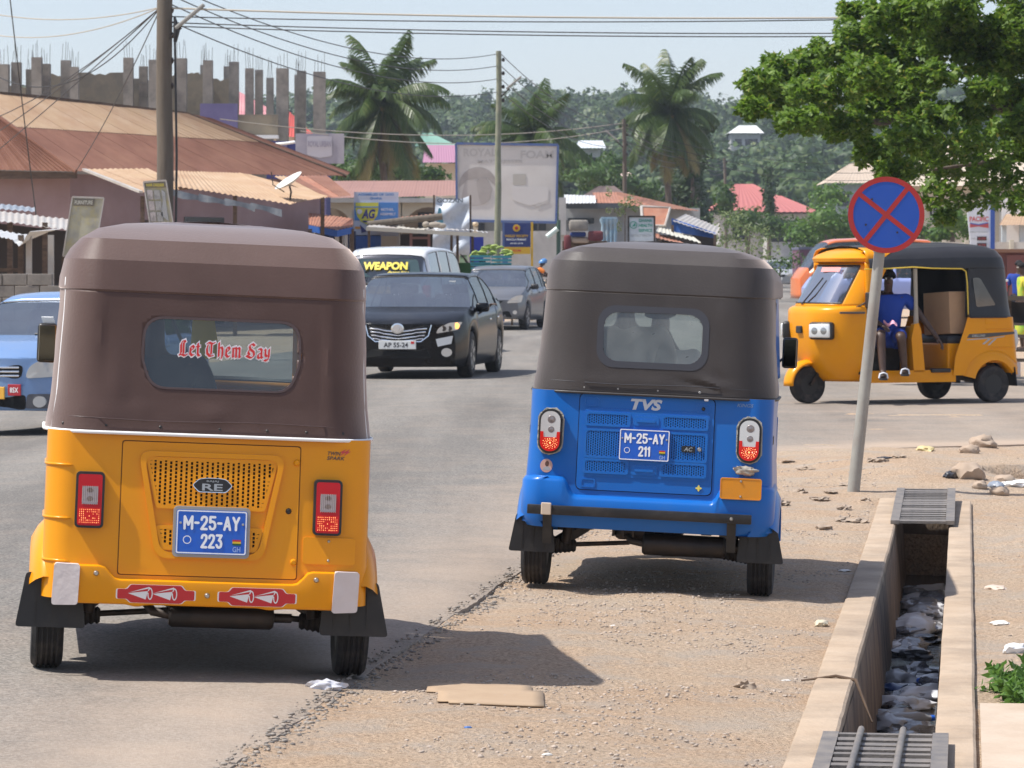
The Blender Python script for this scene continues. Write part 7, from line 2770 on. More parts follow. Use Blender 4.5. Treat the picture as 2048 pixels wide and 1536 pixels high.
# ------------------------------------------------------------------ roadside stalls
def stalls():
 # tin-roofed stalls at the left edge
 s = root_at('market_stall', 'open stall under a crumpled white tin sheet at the left edge of the road', 'stall', 30, 60)
 A, B, C, D = P(-60, 478, 57.5), P(62, 466, 57.5), P(118, 462, 60.5), P(-60, 466, 60.5)
 part('roof_sheet', MB().grid(lambda u, v: A.lerp(B, u).lerp(D.lerp(C, u), v) + Vector((0, 0, .012 * math.cos(u * 90) + .05 * math.sin(u * 7) - .16 * math.exp(-((u - .82) / .10) ** 2) * (1 - v))), [i / 60 for i in range(61)], [0, .5, 1]), mat('white_zinc', (0.66, 0.66, 0.64), 0.45, metal=0.2), s, smooth=70)
 for x, m in ((42, m_wood), (58, m_zinc), (102, m_zinc), (-20, m_wood)):
  t = P(x, 470, 58.2)
  part('post', MB().bar(t, (t.x, t.y, base_z(t.x, t.y) - .05), .09), m, s)
 part('rail', MB().bar(P(-60, 540, 58.2), P(42, 540, 58.2), .06), m_wood, s)
 settle(s)
 s = root_at('market_stall', 'dark timber stall with a long pale lean-to roof against the mauve house', 'stall', 60, 66)
 corr(s, P(-80, 432, 63), P(150, 462, 63), P(150, 440, 67), P(-80, 413, 67), [(0, 1, m_zinc)], seed=31)
 corr(s, P(-60, 413, 68), P(70, 424, 68), P(70, 415, 69), P(-60, 402, 69), [(0, 1, m_blueg)], seed=32)
 a, b = P(-80, 438, 66.5), P(150, 464, 66.5)
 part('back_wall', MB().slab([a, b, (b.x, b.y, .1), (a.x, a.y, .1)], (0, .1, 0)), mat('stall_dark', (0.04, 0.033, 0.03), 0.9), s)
 for x in (20, 90, 145):
  t = P(x, 445, 63.2)
  part('post', MB().bar(t, (t.x, t.y, base_z(t.x, t.y) - .05), .09), m_wood, s)
 settle(s)
 # low concrete block wall in front
 w = root_at('block_wall', 'low wall of grey concrete blocks below the left stalls', 'wall', 30, 56.5)
 Y = 56.5
 bw, bh = .40, .19
 x0, zt = P(-70, 0, Y).x, P(0, 547, Y).z
 x1 = P(112, 0, Y).x
 base = None
 k = 0
 z = zt - bh / 2
 while z > base_z(x0, Y) - .1:
  x = x0 + (bw / 2 if k % 2 else 0)
  while x < x1:
   if base is None:
    base = part('block', MB().bbox((0, 0, 0), (bw - .012, .16, bh - .012), .008), m_cem, w)
    o = base
   else:
    o = base.copy()
    COL.objects.link(o)
    o.parent = w
   o.location = (x, Y + rng.uniform(-.008, .008), z)
   x += bw
  z -= bh
  k += 1
 settle(w)
 # rust-roofed stall with blue fascia
 s = root_at('market_stall', 'stall with orange rust roof, blue fascia and hanging cloths', 'stall', 660, 92)
 corr(s, P(617, 449, 90), P(674, 460, 88.5), P(705, 437, 93), P(617, 425, 94), [(0, 1, m_rust2)], seed=41, sheet=.5)
 corr(s, P(674, 460, 88.5), P(706, 453, 89), P(706, 438, 93), P(705, 437, 93), [(0, 1, m_rust2)], seed=42)
 for (a, b) in (((617, 450, 90), (674, 461, 88.5)), ((674, 461, 88.5), (706, 454, 89))):
  p, q = P(*a), P(*b)
  part('fascia', MB().slab([p, q, q - Vector((0, 0, .16)), p - Vector((0, 0, .16))], (0, .03, 0)), m_blue, s)
 for x in (620, 674, 704):
  t = P(x, 458, 89)
  part('post', MB().bar(t, (t.x, t.y, base_z(t.x, t.y) - .05), .10), m_zinc if x == 674 else m_wood, s)
 part('back_wall', MB().slab([P(617, 455, 93.5), P(706, 455, 93.5), P(706, 545, 93.5), P(617, 545, 93.5)], (0, .05, 0)), m_navyc, s)
 for k, (x, m) in enumerate(((626, m_zinc), (645, m_navyc), (668, m_wood), (684, m_white_c), (696, m_navyc))):
  a = P(x, 462, 90.5)
  part('hanging_cloth', MB().grid(lambda u, v: a + Vector((u * .2, .05 * math.sin(u * 20 + k), -v * .9)), [i / 8 for i in range(9)], [0, .5, 1]), m, s, smooth=60)
 settle(s)
 # plank-roofed kiosk with stones on top
 s = root_at('market_stall', 'kiosk roofed with old pale sheets held down by stones', 'stall', 840, 94)
 A, B = P(732, 455, 91), P(972, 468, 91)
 for k in range(4):
  a, b = A.lerp(B, k / 4), A.lerp(B, (k + 1) / 4 + .01)
  part('roof_sheet', MB().grid(lambda u, v: a.lerp(b, u) + Vector((0, v * 2.6, .10 * v + .018 * math.sin(u * 5 + k * 2) + .015 * math.cos(u * 40) + .02 * k * (1 - v))), [i / 16 for i in range(17)], [0, .5, 1]), [m_zinc, mat('pale_old_sheet', (0.46, 0.43, 0.36), 0.8), m_zinc, mat('white_zinc', (0.66, 0.66, 0.64), 0.45)][k], s, smooth=60)
 part('fascia', MB().bar(A + Vector((0, .02, -.03)), B + Vector((0, .02, -.03)), .05, .10), mat('pale_old_sheet', (0.46, 0.43, 0.36), 0.8), s)
 corr(s, P(735, 452, 93.5), P(880, 440, 93.5), P(870, 428, 96.5), P(740, 440, 96.5), [(0, 1, m_rust2)], seed=44)
 part('edge_pole', MB().tube([P(735, 449, 93.4), P(885, 433, 93.4)], .09, 8), m_pole, s, smooth=60)
 for x, yt in ((738, 458), (822, 464), (858, 466), (903, 470), (915, 470), (945, 470)):
  t = P(x, yt, 91.6)
  part('post', MB().bar(t, (t.x, t.y, base_z(t.x, t.y) - .05), .07), mat('pink_timber', (0.28, 0.15, 0.14), 0.85) if x in (822, 858) else m_wood, s)
 for y in (476, 497):
  part('rail', MB().bar(P(822, y, 91.6), P(858, y, 91.6), .06), mat('pink_timber', (0.28, 0.15, 0.14), 0.85), s)
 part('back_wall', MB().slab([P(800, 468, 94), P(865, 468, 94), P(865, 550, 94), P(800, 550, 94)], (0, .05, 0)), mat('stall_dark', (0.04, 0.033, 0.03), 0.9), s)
 part('blue_sheet', MB().slab([P(700, 470, 95), P(762, 470, 95), P(762, 550, 95), P(700, 550, 95)], (0, .05, 0)), m_blue, s)
 part('blue_sheet', MB().slab([P(940, 474, 94.5), P(967, 474, 94.5), P(967, 550, 94.5), P(940, 550, 94.5)], (0, .05, 0)), mat('royal_sheet', (0.015, 0.03, 0.30), 0.7), s)
 part('counter', MB().bbox(P(905, 545, 92), (1.0, .5, .5), .02), mat('green_counter', (0.03, 0.12, 0.03), 0.8), s)
 settle(s)
 for k, (px, py, sx) in enumerate(((852, 452, .10), (870, 453, .22), (882, 455, .14))):
  bm = bmesh.new()
  bmesh.ops.create_icosphere(bm, subdivisions=2, radius=1)
  mb = MB()
  for v in bm.verts:
   v.co *= 1 + .4 * fbm(v.co.x * 2 + k * 5, v.co.y * 2 + v.co.z, 2, k)
  bm.verts.index_update()
  mb.add([(v.co.x * sx, v.co.y * .1, v.co.z * .08) for v in bm.verts], [tuple(v.index for v in f.verts) for f in bm.faces])
  bm.free()
  o = solo('stone', mb, mat('stone', (0.30, 0.26, 0.21), 0.9), ('small cube-like', 'long flat', 'mid-sized rounded')[k] + ' stone weighing down the kiosk roof', 'stone', smooth=50)
  o.location = P(px, py - 1, 92.2) + Vector((0, 0, .03))
 # fruit stall: teal crates heaped with green fruit
 for k, (px, py) in enumerate(((962, 536), (1002, 537), (961, 519), (1003, 520))):
  c = root_at('fruit_crate', ('lower teal crate by the kiosk', 'lower teal crate behind the thin pole', 'upper teal crate by the kiosk, heaped with fruit', 'upper teal crate behind the thin pole, heaped with fruit')[k], 'crate', px, 91, 'teal fruit crates')
  p = P(px, py, 91)
  m = mat('teal_plastic', (0.03, 0.22, 0.26), 0.5)
  w, d, h = .50, .40, .24
  for zz in (-.10, -.01, .08):
   for (cx, cy, sx, sy) in ((0, -d / 2, w, .02), (0, d / 2, w, .02), (-w / 2, 0, .02, d), (w / 2, 0, .02, d)):
    part('slat', MB().box((p.x + cx, p.y + cy, p.z + zz), (sx, sy, .06)), m, c)
  part('bottom', MB().box((p.x, p.y, p.z - .12), (w, d, .02)), m, c)
  settle(c)
 g = random.Random(4)
 for k in range(46):
  px, py = g.uniform(945, 1024), 0
  hgt = 22 * math.exp(-((px - 985) / 34) ** 2)
  p = P(px, 512 - g.uniform(0, hgt), 91 + g.uniform(-.15, .2))
  a = g.uniform(-.8, .8)
  d = Vector((math.cos(a) * .11, g.uniform(-.04, .04), math.sin(a) * .05))
  mb = MB().tube([-d, -d * .5 + Vector((0, 0, .02)), d * .5 + Vector((0, 0, .02)), d], [.012, .032, .032, .010], 8)
  o = solo('plantain', mb, mat('plantain_green', (0.24, 0.36, 0.05), 0.5, col2=(0.34, 0.42, 0.10), scale=6), 'green plantain heaped on the teal crates', 'fruit', 'green plantains on the teal crates', smooth=60)
  o.location = p
 t = root_at('fruit_table', 'low table carrying the teal fruit crates', 'table', 985, 91)
 a = P(985, 547, 91)
 part('table_top', MB().box((a.x, a.y, a.z), (1.15, .6, .04)), m_wood, t)
 for sx in (-.5, .5):
  for sy in (-.22, .22):
   part('leg', MB().bar((a.x + sx, a.y + sy, a.z), (a.x + sx, a.y + sy, base_z(a.x, 91) - .02), .05), m_wood, t)
 settle(t)
 # grey walls behind
 w = root_at('plastered_building', 'plain grey plastered building behind the blue and yellow sign', 'building', 1030, 128)
 frontal(w, 'wall', 935, 462, 1190, 560, 127, m_grey, d=6)
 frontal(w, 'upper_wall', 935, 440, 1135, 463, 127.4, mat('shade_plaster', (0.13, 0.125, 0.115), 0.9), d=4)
 for x in (955, 1060, 1078):
  frontal(w, 'window', x, 446, x + 14, 461, 127.3, m_pane, d=.05)
 frontal(w, 'pier', 1118, 395, 1132, 470, 126.6, m_grey, d=.4)
 settle(w)
 l = thing('globe_lamp', 'cream globe lamp on a wall pier behind the banner', 'lamp', P(951, 448, 120))
 part('globe', MB().lathe([(.001, -.10), (.06, -.085), (.10, -.03), (.10, .03), (.06, .085), (.001, .10)], 16, 'Z'), mat('globe_cream', (0.70, 0.58, 0.40), 0.4), l, smooth=60)
 part('pier', MB().box((0, 0, -.95), (.16, .16, 1.7)), m_cream, l)
 # grey house with rust roof to the right of the billboard
 h = root_at('shop_house', 'pale grey shop house with a rusty roof and a white roof sheet', 'house', 1260, 136)
 corr(h, P(1240, 409, 130), P(1398, 422, 130), P(1236, 384, 140), P(1190, 386, 140), [(0, 1, [m_rust2, m_rust])], seed=51)
 corr(h, P(1188, 408, 130), P(1242, 409, 130), P(1232, 384, 140), P(1185, 385, 140), [(0, 1, m_rust2)], seed=52)
 corr(h, P(1128, 407, 129.5), P(1192, 406, 129.5), P(1190, 391, 134), P(1128, 389, 134), [(0, 1, mat('white_zinc', (0.66, 0.66, 0.64), 0.45))], seed=53)
 frontal(h, 'fascia', 1130, 406, 1242, 417, 130, mat('slate_fascia', (0.08, 0.085, 0.095), 0.7), d=.3)
 frontal(h, 'wall', 1132, 416, 1400, 560, 131, m_grey, d=6)
 frontal(h, 'window', 1136, 436, 1188, 447, 130.9, m_pane, d=.1)
 settle(h)
 k = root_at('brown_gable_house', 'dark brown gable roof rising behind the shop house', 'house', 1215, 170)
 corr(k, P(1158, 396, 168), P(1262, 396, 168), P(1228, 372, 174), P(1198, 372, 174), [(0, 1, mat('dark_brown_sheet', (0.12, 0.08, 0.07), 0.8))], seed=54)
 frontal(k, 'wall', 1166, 396, 1256, 520, 169, m_grey, d=5)
 settle(k)
 s = root_at('market_stall', 'lean-to of leaning rust panel, grey sheets and blue tarpaulin', 'stall', 1370, 112)
 q = [P(1283, 413, 110), P(1340, 416, 110), P(1330, 452, 109.2), P(1285, 452, 109.2)]
 part('rust_panel', MB().slab(q, (0, .06, 0)), m_rust2, s)
 part('panel_frame', MB().tube(q + [q[0]], .05, 6), m_zinc, s)
 corr(s, P(1345, 442, 108), P(1432, 470, 108), P(1440, 455, 112), P(1372, 428, 112), [(0, 1, m_zinc)], seed=55)
 a, b = P(1343, 436, 108.4), P(1432, 466, 108.4)
 part('tarpaulin', MB().grid(lambda u, v: a.lerp(b, u) + Vector((0, .1 * math.sin(u * 9) - v * .1, -v * (.42 - .25 * u))), [i / 12 for i in range(13)], [0, .5, 1]), m_blue, s, smooth=60)
 corr(s, P(1312, 462, 106), P(1402, 486, 106), P(1372, 464, 110), P(1318, 452, 110), [(0, 1, mat('cream_sheet', (0.52, 0.50, 0.42), 0.7))], seed=56)
 corr(s, P(1310, 475, 105), P(1368, 488, 105), P(1350, 478, 107), P(1310, 466, 107), [(0, 1, m_rust2)], seed=57)
 for x, y in ((1320, 470), (1345, 450), (1400, 482), (1430, 470)):
  t = P(x, y, 108)
  part('post', MB().bar(t, (t.x, t.y, base_z(t.x, t.y) - .05), .08), m_wood, s)
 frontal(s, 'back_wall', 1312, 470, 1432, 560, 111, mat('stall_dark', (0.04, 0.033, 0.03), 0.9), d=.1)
 settle(s)
 b = root_at('balustrade', 'pale blue baluster fence below the health service sign', 'fence', 1220, 112)
 for x in (1206, 1214, 1222, 1230):
  a = P(x, 437, 112)
  part('baluster', MB().lathe([(.10, 0), (.10, -.08), (.05, -.2), (.07, -.45), (.05, -.7), (.09, -1.3)], 10, 'Z', a), mat('baluster_blue', (0.26, 0.40, 0.50), 0.8, dirt=(0.45, 0.42, 0.36), dscale=4, damt=.7), b, smooth=50)
 frontal(b, 'top_rail', 1202, 434, 1234, 438, 112, mat('baluster_blue', (0.26, 0.40, 0.50), 0.8), d=.2, off=-.1)
 settle(b)
 s = root_at('market_stall', 'clutter stall of maroon cloths and sacks beyond the charcoal hood', 'stall', 1170, 104)
 for (x0, y0, x1, y1, m) in ((1138, 440, 1176, 462, m_cem), (1140, 464, 1172, 474, m_navyc), (1176, 462, 1206, 482, mat('maroon_cloth', (0.13, 0.03, 0.035), 0.9)), (1128, 470, 1142, 500, mat('maroon_cloth', (0.13, 0.03, 0.035), 0.9)), (1142, 474, 1178, 486, mat('sack', (0.42, 0.33, 0.26), 0.9)), (1186, 464, 1198, 480, mat('royal_sheet', (0.015, 0.03, 0.30), 0.7))):
  a, c = P(x0, y1, 104), P(x1, y0, 104)
  part('bundle', MB().bbox(((a.x + c.x) / 2, 104 + rng.uniform(-.1, .1), (a.z + c.z) / 2), (c.x - a.x, .4, c.z - a.z), .06), m, s, smooth=50)
 frontal(s, 'table', 1125, 482, 1215, 560, 104.3, m_wood, d=.8)
 settle(s)
 gp = thing('tube_lamp', 'white fluorescent tube on a green post beside the charcoal hood', 'lamp', (0, 0, 0))
 t = P(1117, 440, 100)
 part('post', MB().tube([(t.x, t.y, base_z(t.x, t.y) - .05), t], .045, 8), mat('green_post', (0.05, 0.10, 0.07), 0.7), gp, smooth=60)
 part('tube', MB().tube([P(1094, 474, 99.9), P(1115, 457, 99.9)], .075, 8), mat('tube_white', (0.62, 0.72, 0.66), 0.4), gp, smooth=60)
 settle(gp)
stalls()

# ------------------------------------------------------------------ hillside houses
def hill_houses():
 for (nm, lab, Y, eave, ridge, m, wl) in (
   ('house', 'house with wide salmon-red hip roof below the hill', 236, ((1425, 420), (1622, 422)), ((1470, 368), (1505, 368)), mat('salmon_sheet', (0.40, 0.13, 0.12), 0.75), m_grey),
   ('house', 'second salmon-red gable of the house below the hill', 232, ((1520, 424), (1640, 424)), ((1530, 392), (1562, 392)), mat('salmon_sheet', (0.40, 0.13, 0.12), 0.75), m_grey),
   ('house', 'white-roofed house high on the wooded hill', 520, ((1456, 266), (1528, 266)), ((1478, 251), (1512, 251)), mat('bright_sheet', (0.75, 0.76, 0.76), 0.5), m_grey),
   ('house', 'pale roof among trees behind the billboard', 330, ((1150, 296), (1212, 296)), ((1158, 281), (1205, 281)), mat('pale_roof', (0.60, 0.64, 0.66), 0.5), m_grey),
   ('house', 'house with small pale pink roof behind the thin poles', 280, ((1208, 352), (1270, 352)), ((1215, 341), (1250, 341)), mat('pale_pink', (0.50, 0.38, 0.33), 0.7), m_grey),
   ('house', 'half-tiled tan roof behind the no-stopping sign', 300, ((1650, 366), (1780, 366)), ((1702, 326), (1735, 326)), mat('tan_tiles', (0.42, 0.33, 0.25), 0.8, col2=(0.50, 0.41, 0.32), scale=2, stretch=(.2, .2, 4)), m_grey)):
  r = root_at(nm, lab, 'house', eave[0][0], Y)
  A, B = P(*eave[0], Y), P(*eave[1], Y)
  D, C = P(*ridge[0], Y + 5), P(*ridge[1], Y + 5)
  corr(r, A, B, C, D, [(0, 1, m)], seed=int(Y), sheet=1.6, rib=.4, amp=.02)
  bk = Vector((0, 9, 0))
  corr(r, B, B + bk, C + Vector((0, .1, 0)), C, [(0, 1, m)], seed=int(Y) + 1, sheet=1.6, rib=.4, amp=.02)
  corr(r, A + bk, A, D, D + Vector((0, .1, 0)), [(0, 1, m)], seed=int(Y) + 2, sheet=1.6, rib=.4, amp=.02)
  zb = A.z - 3.2
  a, b = A + Vector((.5, .5, -.1)), B + Vector((-.5, .5, -.1))
  part('wall', MB().box(((a.x + b.x) / 2, Y + 4.5, (a.z + zb) / 2), (b.x - a.x, 7.5, a.z - zb)), wl, r)
  for t in (.25, .6, .8):
   p = a.lerp(b, t)
   part('window', MB().box((p.x, Y + .74, a.z - 1.3), (1.0, .06, 1.1)), m_pane, r)
  settle(r)
hill_houses()

# ------------------------------------------------------------------ right side: cream block, fuel sign, kiosk
def right_side():
 b = root_at('cream_building', 'large cream storey building half hidden by the spreading tree', 'building', 1930, 165)
 Y = 165
 corr(b, P(1780, 372, Y - 1), P(2200, 372, Y - 1), P(2150, 292, Y + 8), P(1850, 292, Y + 8), [(0, 1, mat('cream_tiles', (0.48, 0.40, 0.30), 0.8, col2=(0.54, 0.46, 0.36), scale=1))], seed=61, sheet=1.5, rib=.4)
 frontal(b, 'wall', 1790, 372, 2190, 540, Y, m_cream, d=8)
 frontal(b, 'white_bay', 2004, 392, 2060, 540, Y - 1, M_WHITE, d=2)
 for x in (1815, 1860, 1962, 2078):
  o = frontal(b, 'window', x, 412, x + 22, 440, Y - .05, m_pane, d=.05)
  for k in range(3):
   p = P(x + 5.5 * (k + 1), 412, Y - .1)
   part('bar', MB().bar(p, p - Vector((0, 0, .65)), .05), m_grey, o)
 corr(b, P(1998, 450, Y - 6), P(2120, 450, Y - 6), P(2110, 428, Y - 1), P(2012, 428, Y - 1), [(0, 1, m_tan)], seed=62)
 for x in (2004, 2040):
  frontal(b, 'porch_column', x, 450, x + 9, 560, Y - 5.5, mat('pale_column', (0.45, 0.50, 0.52), 0.8), d=.3)
 settle(b)
 w = root_at('compound_wall', 'long whitewashed wall behind the black-hooded three-wheeler', 'wall', 1900, 128)
 frontal(w, 'wall', 1740, 484, 2120, 560, 128, mat('whitewash', (0.58, 0.56, 0.51), 0.9, dirt=(0.34, 0.24, 0.17), dscale=1.2, damt=.6), d=.25)
 for x in range(1750, 2110, 45):
  frontal(w, 'pier', x, 480, x + 8, 560, 127.85, m_cream, d=.15)
 settle(w)
 s = root_at('fuel_price_sign', 'tapered white fuel price sign on a blue mast', 'sign', 1958, 110)
 Y = 110
 q = rpoly([(1934, 415), (1981, 392), (1981, 497), (1942, 496)], 3)
 part('panel', MB().slab([P(x, y, Y) for x, y in q], (0, .15, 0)), mat('sign_white', (0.60, 0.62, 0.66), 0.5), s)
 ptext(s, 'lettering', 'PACIFIC', 1958, 438, Y, 38, 10, mat('ink_red', (0.50, 0.08, 0.08), 0.5), e=.01)
 bow = [(1940, 447), (1957, 450), (1977, 446), (1977, 456), (1957, 453), (1940, 455)]
 part('bow_mark', MB().slab([P(x, y, Y) for x, y in bow], (0, -.012, 0)), mat('ink_red', (0.50, 0.08, 0.08), 0.5), s)
 part('bow_line', MB().slab([P(x, y - 1.5, Y - .014) for x, y in ((1940, 447), (1957, 450), (1977, 446), (1977, 448), (1957, 452), (1940, 449))], (0, -.006, 0)), m_blue, s)
 ptext(s, 'lettering', 'ENERGY FOR GHANA', 1958, 464, Y, 36, 3, mat('ink_grey', (0.35, 0.37, 0.38), 0.7), e=.01)
 for y in (473, 486):
  d = frontal(s, 'price_display', 1954, y, 1973, y + 8, Y, mat('display_dark', (0.05, 0.018, 0.018), 0.3), d=.02, off=-.022)
  p_ = ptext(s, 'digits', '6.70', 1964, y + 4, Y - .03, 14, 4.5, mat('display_red', (0.30, 0.03, 0.03), 0.4), e=.01)
  ptext(s, 'lettering', 'FUEL' if y < 480 else 'GAS', 1947, y + 4, Y, 9, 3, mat('ink_grey', (0.35, 0.37, 0.38), 0.7), e=.01)
 t = P(1985, 388, Y)
 part('mast', MB().bar(t, (t.x, t.y, base_z(t.x, t.y) - .1), .13), mat('mast_blue', (0.02, 0.07, 0.30), 0.5), s)
 settle(s)
 k = root_at('container_kiosk', 'maroon sheet-metal kiosk with a brown roof lip', 'kiosk', 2040, 76)
 Y = 76
 frontal(k, 'wall', 1996, 504, 2120, 596, Y, mat('maroon_metal', (0.15, 0.05, 0.04), 0.7, dirt=(0.25, 0.13, 0.10), dscale=2, damt=.4), d=1.6)
 frontal(k, 'roof_lip', 1990, 498, 2126, 505, Y - .1, mat('brown_lip', (0.20, 0.10, 0.06), 0.7), d=1.9)
 frontal(k, 'door', 2013, 510, 2060, 594, Y, mat('maroon_door', (0.18, 0.065, 0.055), 0.7), d=.03, off=-.032)
 for x in range(2000, 2116, 9):
  frontal(k, 'rib', x, 506, x + 2, 594, Y, mat('maroon_metal', (0.15, 0.05, 0.04), 0.7), d=.02, off=-.022)
 settle(k)
 c = thing('cooler_box', 'red cooler box with white lid on a stool by the kiosk', 'cooler', P(2002, 584, 70))
 part('box', MB().bbox((0, 0, .10), (.24, .18, .21), .02), mat('cooler_red', (0.45, 0.03, 0.04), 0.4), c, smooth=40)
 part('lid', MB().bbox((0, 0, .225), (.26, .20, .045), .015), M_WHITE, c, smooth=40)
 part('stool', MB().bbox((0, 0, -.16), (.12, .12, .30), .01), m_wood, c)
 j = thing('jerrycan', 'pale yellow jerrycan beside the red cooler', 'can', P(1987, 588, 70.2))
 part('body', MB().bbox((0, 0, .12), (.10, .1, .3), .03), mat('can_yellow', (0.60, 0.62, 0.18), 0.5), j, smooth=50)
 part('handle', MB().tube([(-.03, 0, .26), (-.03, 0, .32), (.03, 0, .32), (.03, 0, .26)], .012, 6), mat('can_yellow', (0.60, 0.62, 0.18), 0.5), j)
 # stacked timber benches at the verge
 s = root_at('timber_bench', 'rough dark timber trestle stacked with planks behind the black-hooded three-wheeler', 'bench', 2060, 46)
 Y = 46
 for i, (y, h) in enumerate(((596, 9), (648, 5), (672, 6), (700, 5), (720, 6))):
  a, b = P(2006 + i * 2, y, Y - .05 * i), P(2160, y + 2, Y - .05 * i)
  part('plank', MB().bar(a, b, .30, h / FPX * Y), mat('plank_pale', (0.20, 0.15, 0.105), 0.9, col2=(0.13, 0.10, 0.075), scale=6, stretch=(.3, 3, 3)), s)
 for x in (2014, 2085, 2150):
  t = P(x, 600, Y + .1)
  part('leg', MB().bar(t, (t.x, t.y, base_z(t.x, t.y) - .03), .10), m_wood, s)
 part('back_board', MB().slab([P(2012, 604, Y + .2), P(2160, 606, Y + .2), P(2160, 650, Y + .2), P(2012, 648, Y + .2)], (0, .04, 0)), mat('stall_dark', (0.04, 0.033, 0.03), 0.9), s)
 settle(s)
 far = root_at('far_truck', 'purple truck body far down the road behind the orange minibus', 'truck', 1620, 170)
 Y = 170
 m = mat('plum_panel', (0.16, 0.07, 0.12), 0.7)
 frontal(far, 'cargo_box', 1598, 498, 1650, 550, Y, m, d=4)
 frontal(far, 'roof_rail', 1597, 494, 1651, 499, Y - .1, mat('plum_rail', (0.12, 0.13, 0.20), 0.7), d=4.2)
 frontal(far, 'panel', 1604, 512, 1640, 536, Y, mat('plum_pale', (0.30, 0.20, 0.24), 0.7), d=.03, off=-.04)
 frontal(far, 'bumper', 1600, 556, 1648, 564, Y, M_BLACK, d=.3)
 for x in (1606, 1642):
  p = P(x, 562, Y + .4)
  part('wheel', MB().lathe([(.2, -.15), (.42, -.14), (.45, 0), (.42, .14), (.2, .15)], 18, 'X', (p.x, p.y, base_z(p.x, p.y) + .45)), M_RUBBER, far, smooth=50)
 settle(far)
right_side()

# ------------------------------------------------------------------ poles and wires
def poles():
 defs = [(328, -140, 59, .125, .15, m_pole, 'thick wooden utility pole rising behind the brown hood'),
   (998, 102, 100, .075, .10, m_pole2, 'slim mossy utility pole in front of the billboard'),
   (1248, 238, 140, .075, .10, m_pole, 'slim utility pole beside the health service sign'),
   (1393, 290, 182, .085, .11, m_pole, 'slim utility pole beside the blue tarpaulin'),
   (1449, 316, 216, .085, .11, m_pole, 'farthest utility pole before the salmon roof')]
 tops = []
 for i, (px, py, Y, r0, r1, m, lab) in enumerate(defs):
  t = P(px, py, Y)
  x0 = P(px - (4 if i == 1 else -5 if i > 1 else -3), 0, Y).x
  o = thing('utility_pole', lab, 'pole', (x0, Y, base_z(x0, Y) - .1), group='utility poles')
  zt = t.z - (base_z(x0, Y) - .1)
  pts = [(lerp(0, t.x - x0, k / 8) + .012 * math.sin(k * 2.1), 0, zt * k / 8) for k in range(9)]
  part('shaft', MB().tube(pts, [lerp(r1, r0, k / 8) for k in range(9)], 12), m, o, smooth=60)
  for k in range(4):
   z = zt - .25 - k * .38
   if i == 0:
    z = P(0, 20, Y).z - o.location.z - k * .42
   part('insulator', MB().lathe([(.03, -.05), (.05, 0), (.03, .05), (.001, .06)], 8, 'Z', (t.x - x0 + .12, 0, z)), M_DARKMETAL, o)
  if i in (0, 1, 2):
   zz = [P(0, 78, 59).z, P(0, 190, 100).z, P(0, 292, 140).z][i] - o.location.z
   s = (1, 1, -1)[i]
   ln = (.62, .55, .7)[i]
   bx_ = t.x - x0
   part('lamp_arm', MB().tube([(bx_, 0, zz - .1), (bx_ + s * .16, -.1, zz + .05), (bx_ + s * .3, -.15, zz + .18)], .02, 6), M_DARKMETAL, o, smooth=60)
   part('lamp_head', MB().bbox((bx_ + s * (.22 + ln * .36), -.15, zz + .14 + ln * .36), (ln, .12, .06), .02, Matrix.Rotation(-s * R(40), 3, 'Y')), mat('lamp_grey', (0.30, 0.29, 0.26), 0.6), o)
  if i == 0:
   part('cable_bundle', MB().tube([(.16, -.1, P(0, 35, 59).z - o.location.z), (.20, -.12, P(0, 60, 59).z - o.location.z), (.17, -.1, P(0, 85, 59).z - o.location.z)], [.02, .06, .03], 8), M_BLACK, o, smooth=60)
   part('cable', MB().tube([(.17, -.14, P(0, 85, 59).z - o.location.z), (.20, -.15, 3.5), (.17, -.14, 1.0)], .02, 6), M_BLACK, o, smooth=60)
  tops.append((t, Y))
 m_dark = mat('wire_dark', (0.03, 0.03, 0.03), 0.6)
 m_pale = mat('wire_pale', (0.42, 0.38, 0.31), 0.6)
 def wire(a, b, sag, lab, m=m_dark, r=.012, n=22):
  a, b = Vector(a), Vector(b)
  pts = []
  for k in range(n + 1):
   t = k / n
   p = a.lerp(b, t)
   p.z -= sag * 4 * t * (1 - t)
   pts.append(p)
  solo('overhead_wire', MB().tube(pts, r, 5, cap=False), m, lab, 'wire', 'overhead wires', smooth=80)
 lab1 = 'dark overhead line between the thick pole and the slim mossy pole'
 for k, (ya, yb) in enumerate(((-30, 108), (-12, 132), (6, 158), (40, 184))):
  wire(P(336, ya, 59), P(994, yb, 100), .55, lab1, r=.011)
 lab2 = 'dark overhead line running on from the slim mossy pole'
 for k, (ya, yb) in enumerate(((108, 250), (132, 262), (158, 280), (184, 292))):
  wire(P(1002, ya, 100), P(1246, yb, 140), .5, lab2, r=.012)
  wire(P(1250, yb, 140), P(1392, 300 + 9 * k, 182), .5, lab2, r=.014)
  wire(P(1395, 300 + 9 * k, 182), P(1449, 322 + 7 * k, 216), .4, lab2, r=.016)
 lab3 = 'power line crossing the whole sky high above the road'
 for (ya, yb, m, r) in ((16, 26, m_pale, .016), (33, 24, m_dark, .010), (45, 58, m_dark, .010), (52, 64, m_dark, .010)):
  wire(P(336, ya, 59), P(2300, yb, 55), .12, 'pale thick power line crossing the whole sky' if m is m_pale else lab3, m, r)
 lab4 = 'service wire dropping from the thick pole towards the left roofs'
 for (q, Y, sg) in (((-60, 60, ), 70, .3), ((-60, 255), 80, .25), ((-60, 300), 78, .1), ((-40, 330), 80, .05), ((150, 345), 82, .15), ((-60, 115), 66, .9), ((-60, 18), 64, .2)):
  wire(P(322, 14, 59), P(q[0], q[1], Y), sg, 'pale service wire leaving the thick pole' if q[1] in (60, 18) else lab4, m_pale if q[1] in (60, 18) else m_dark, r=.010)
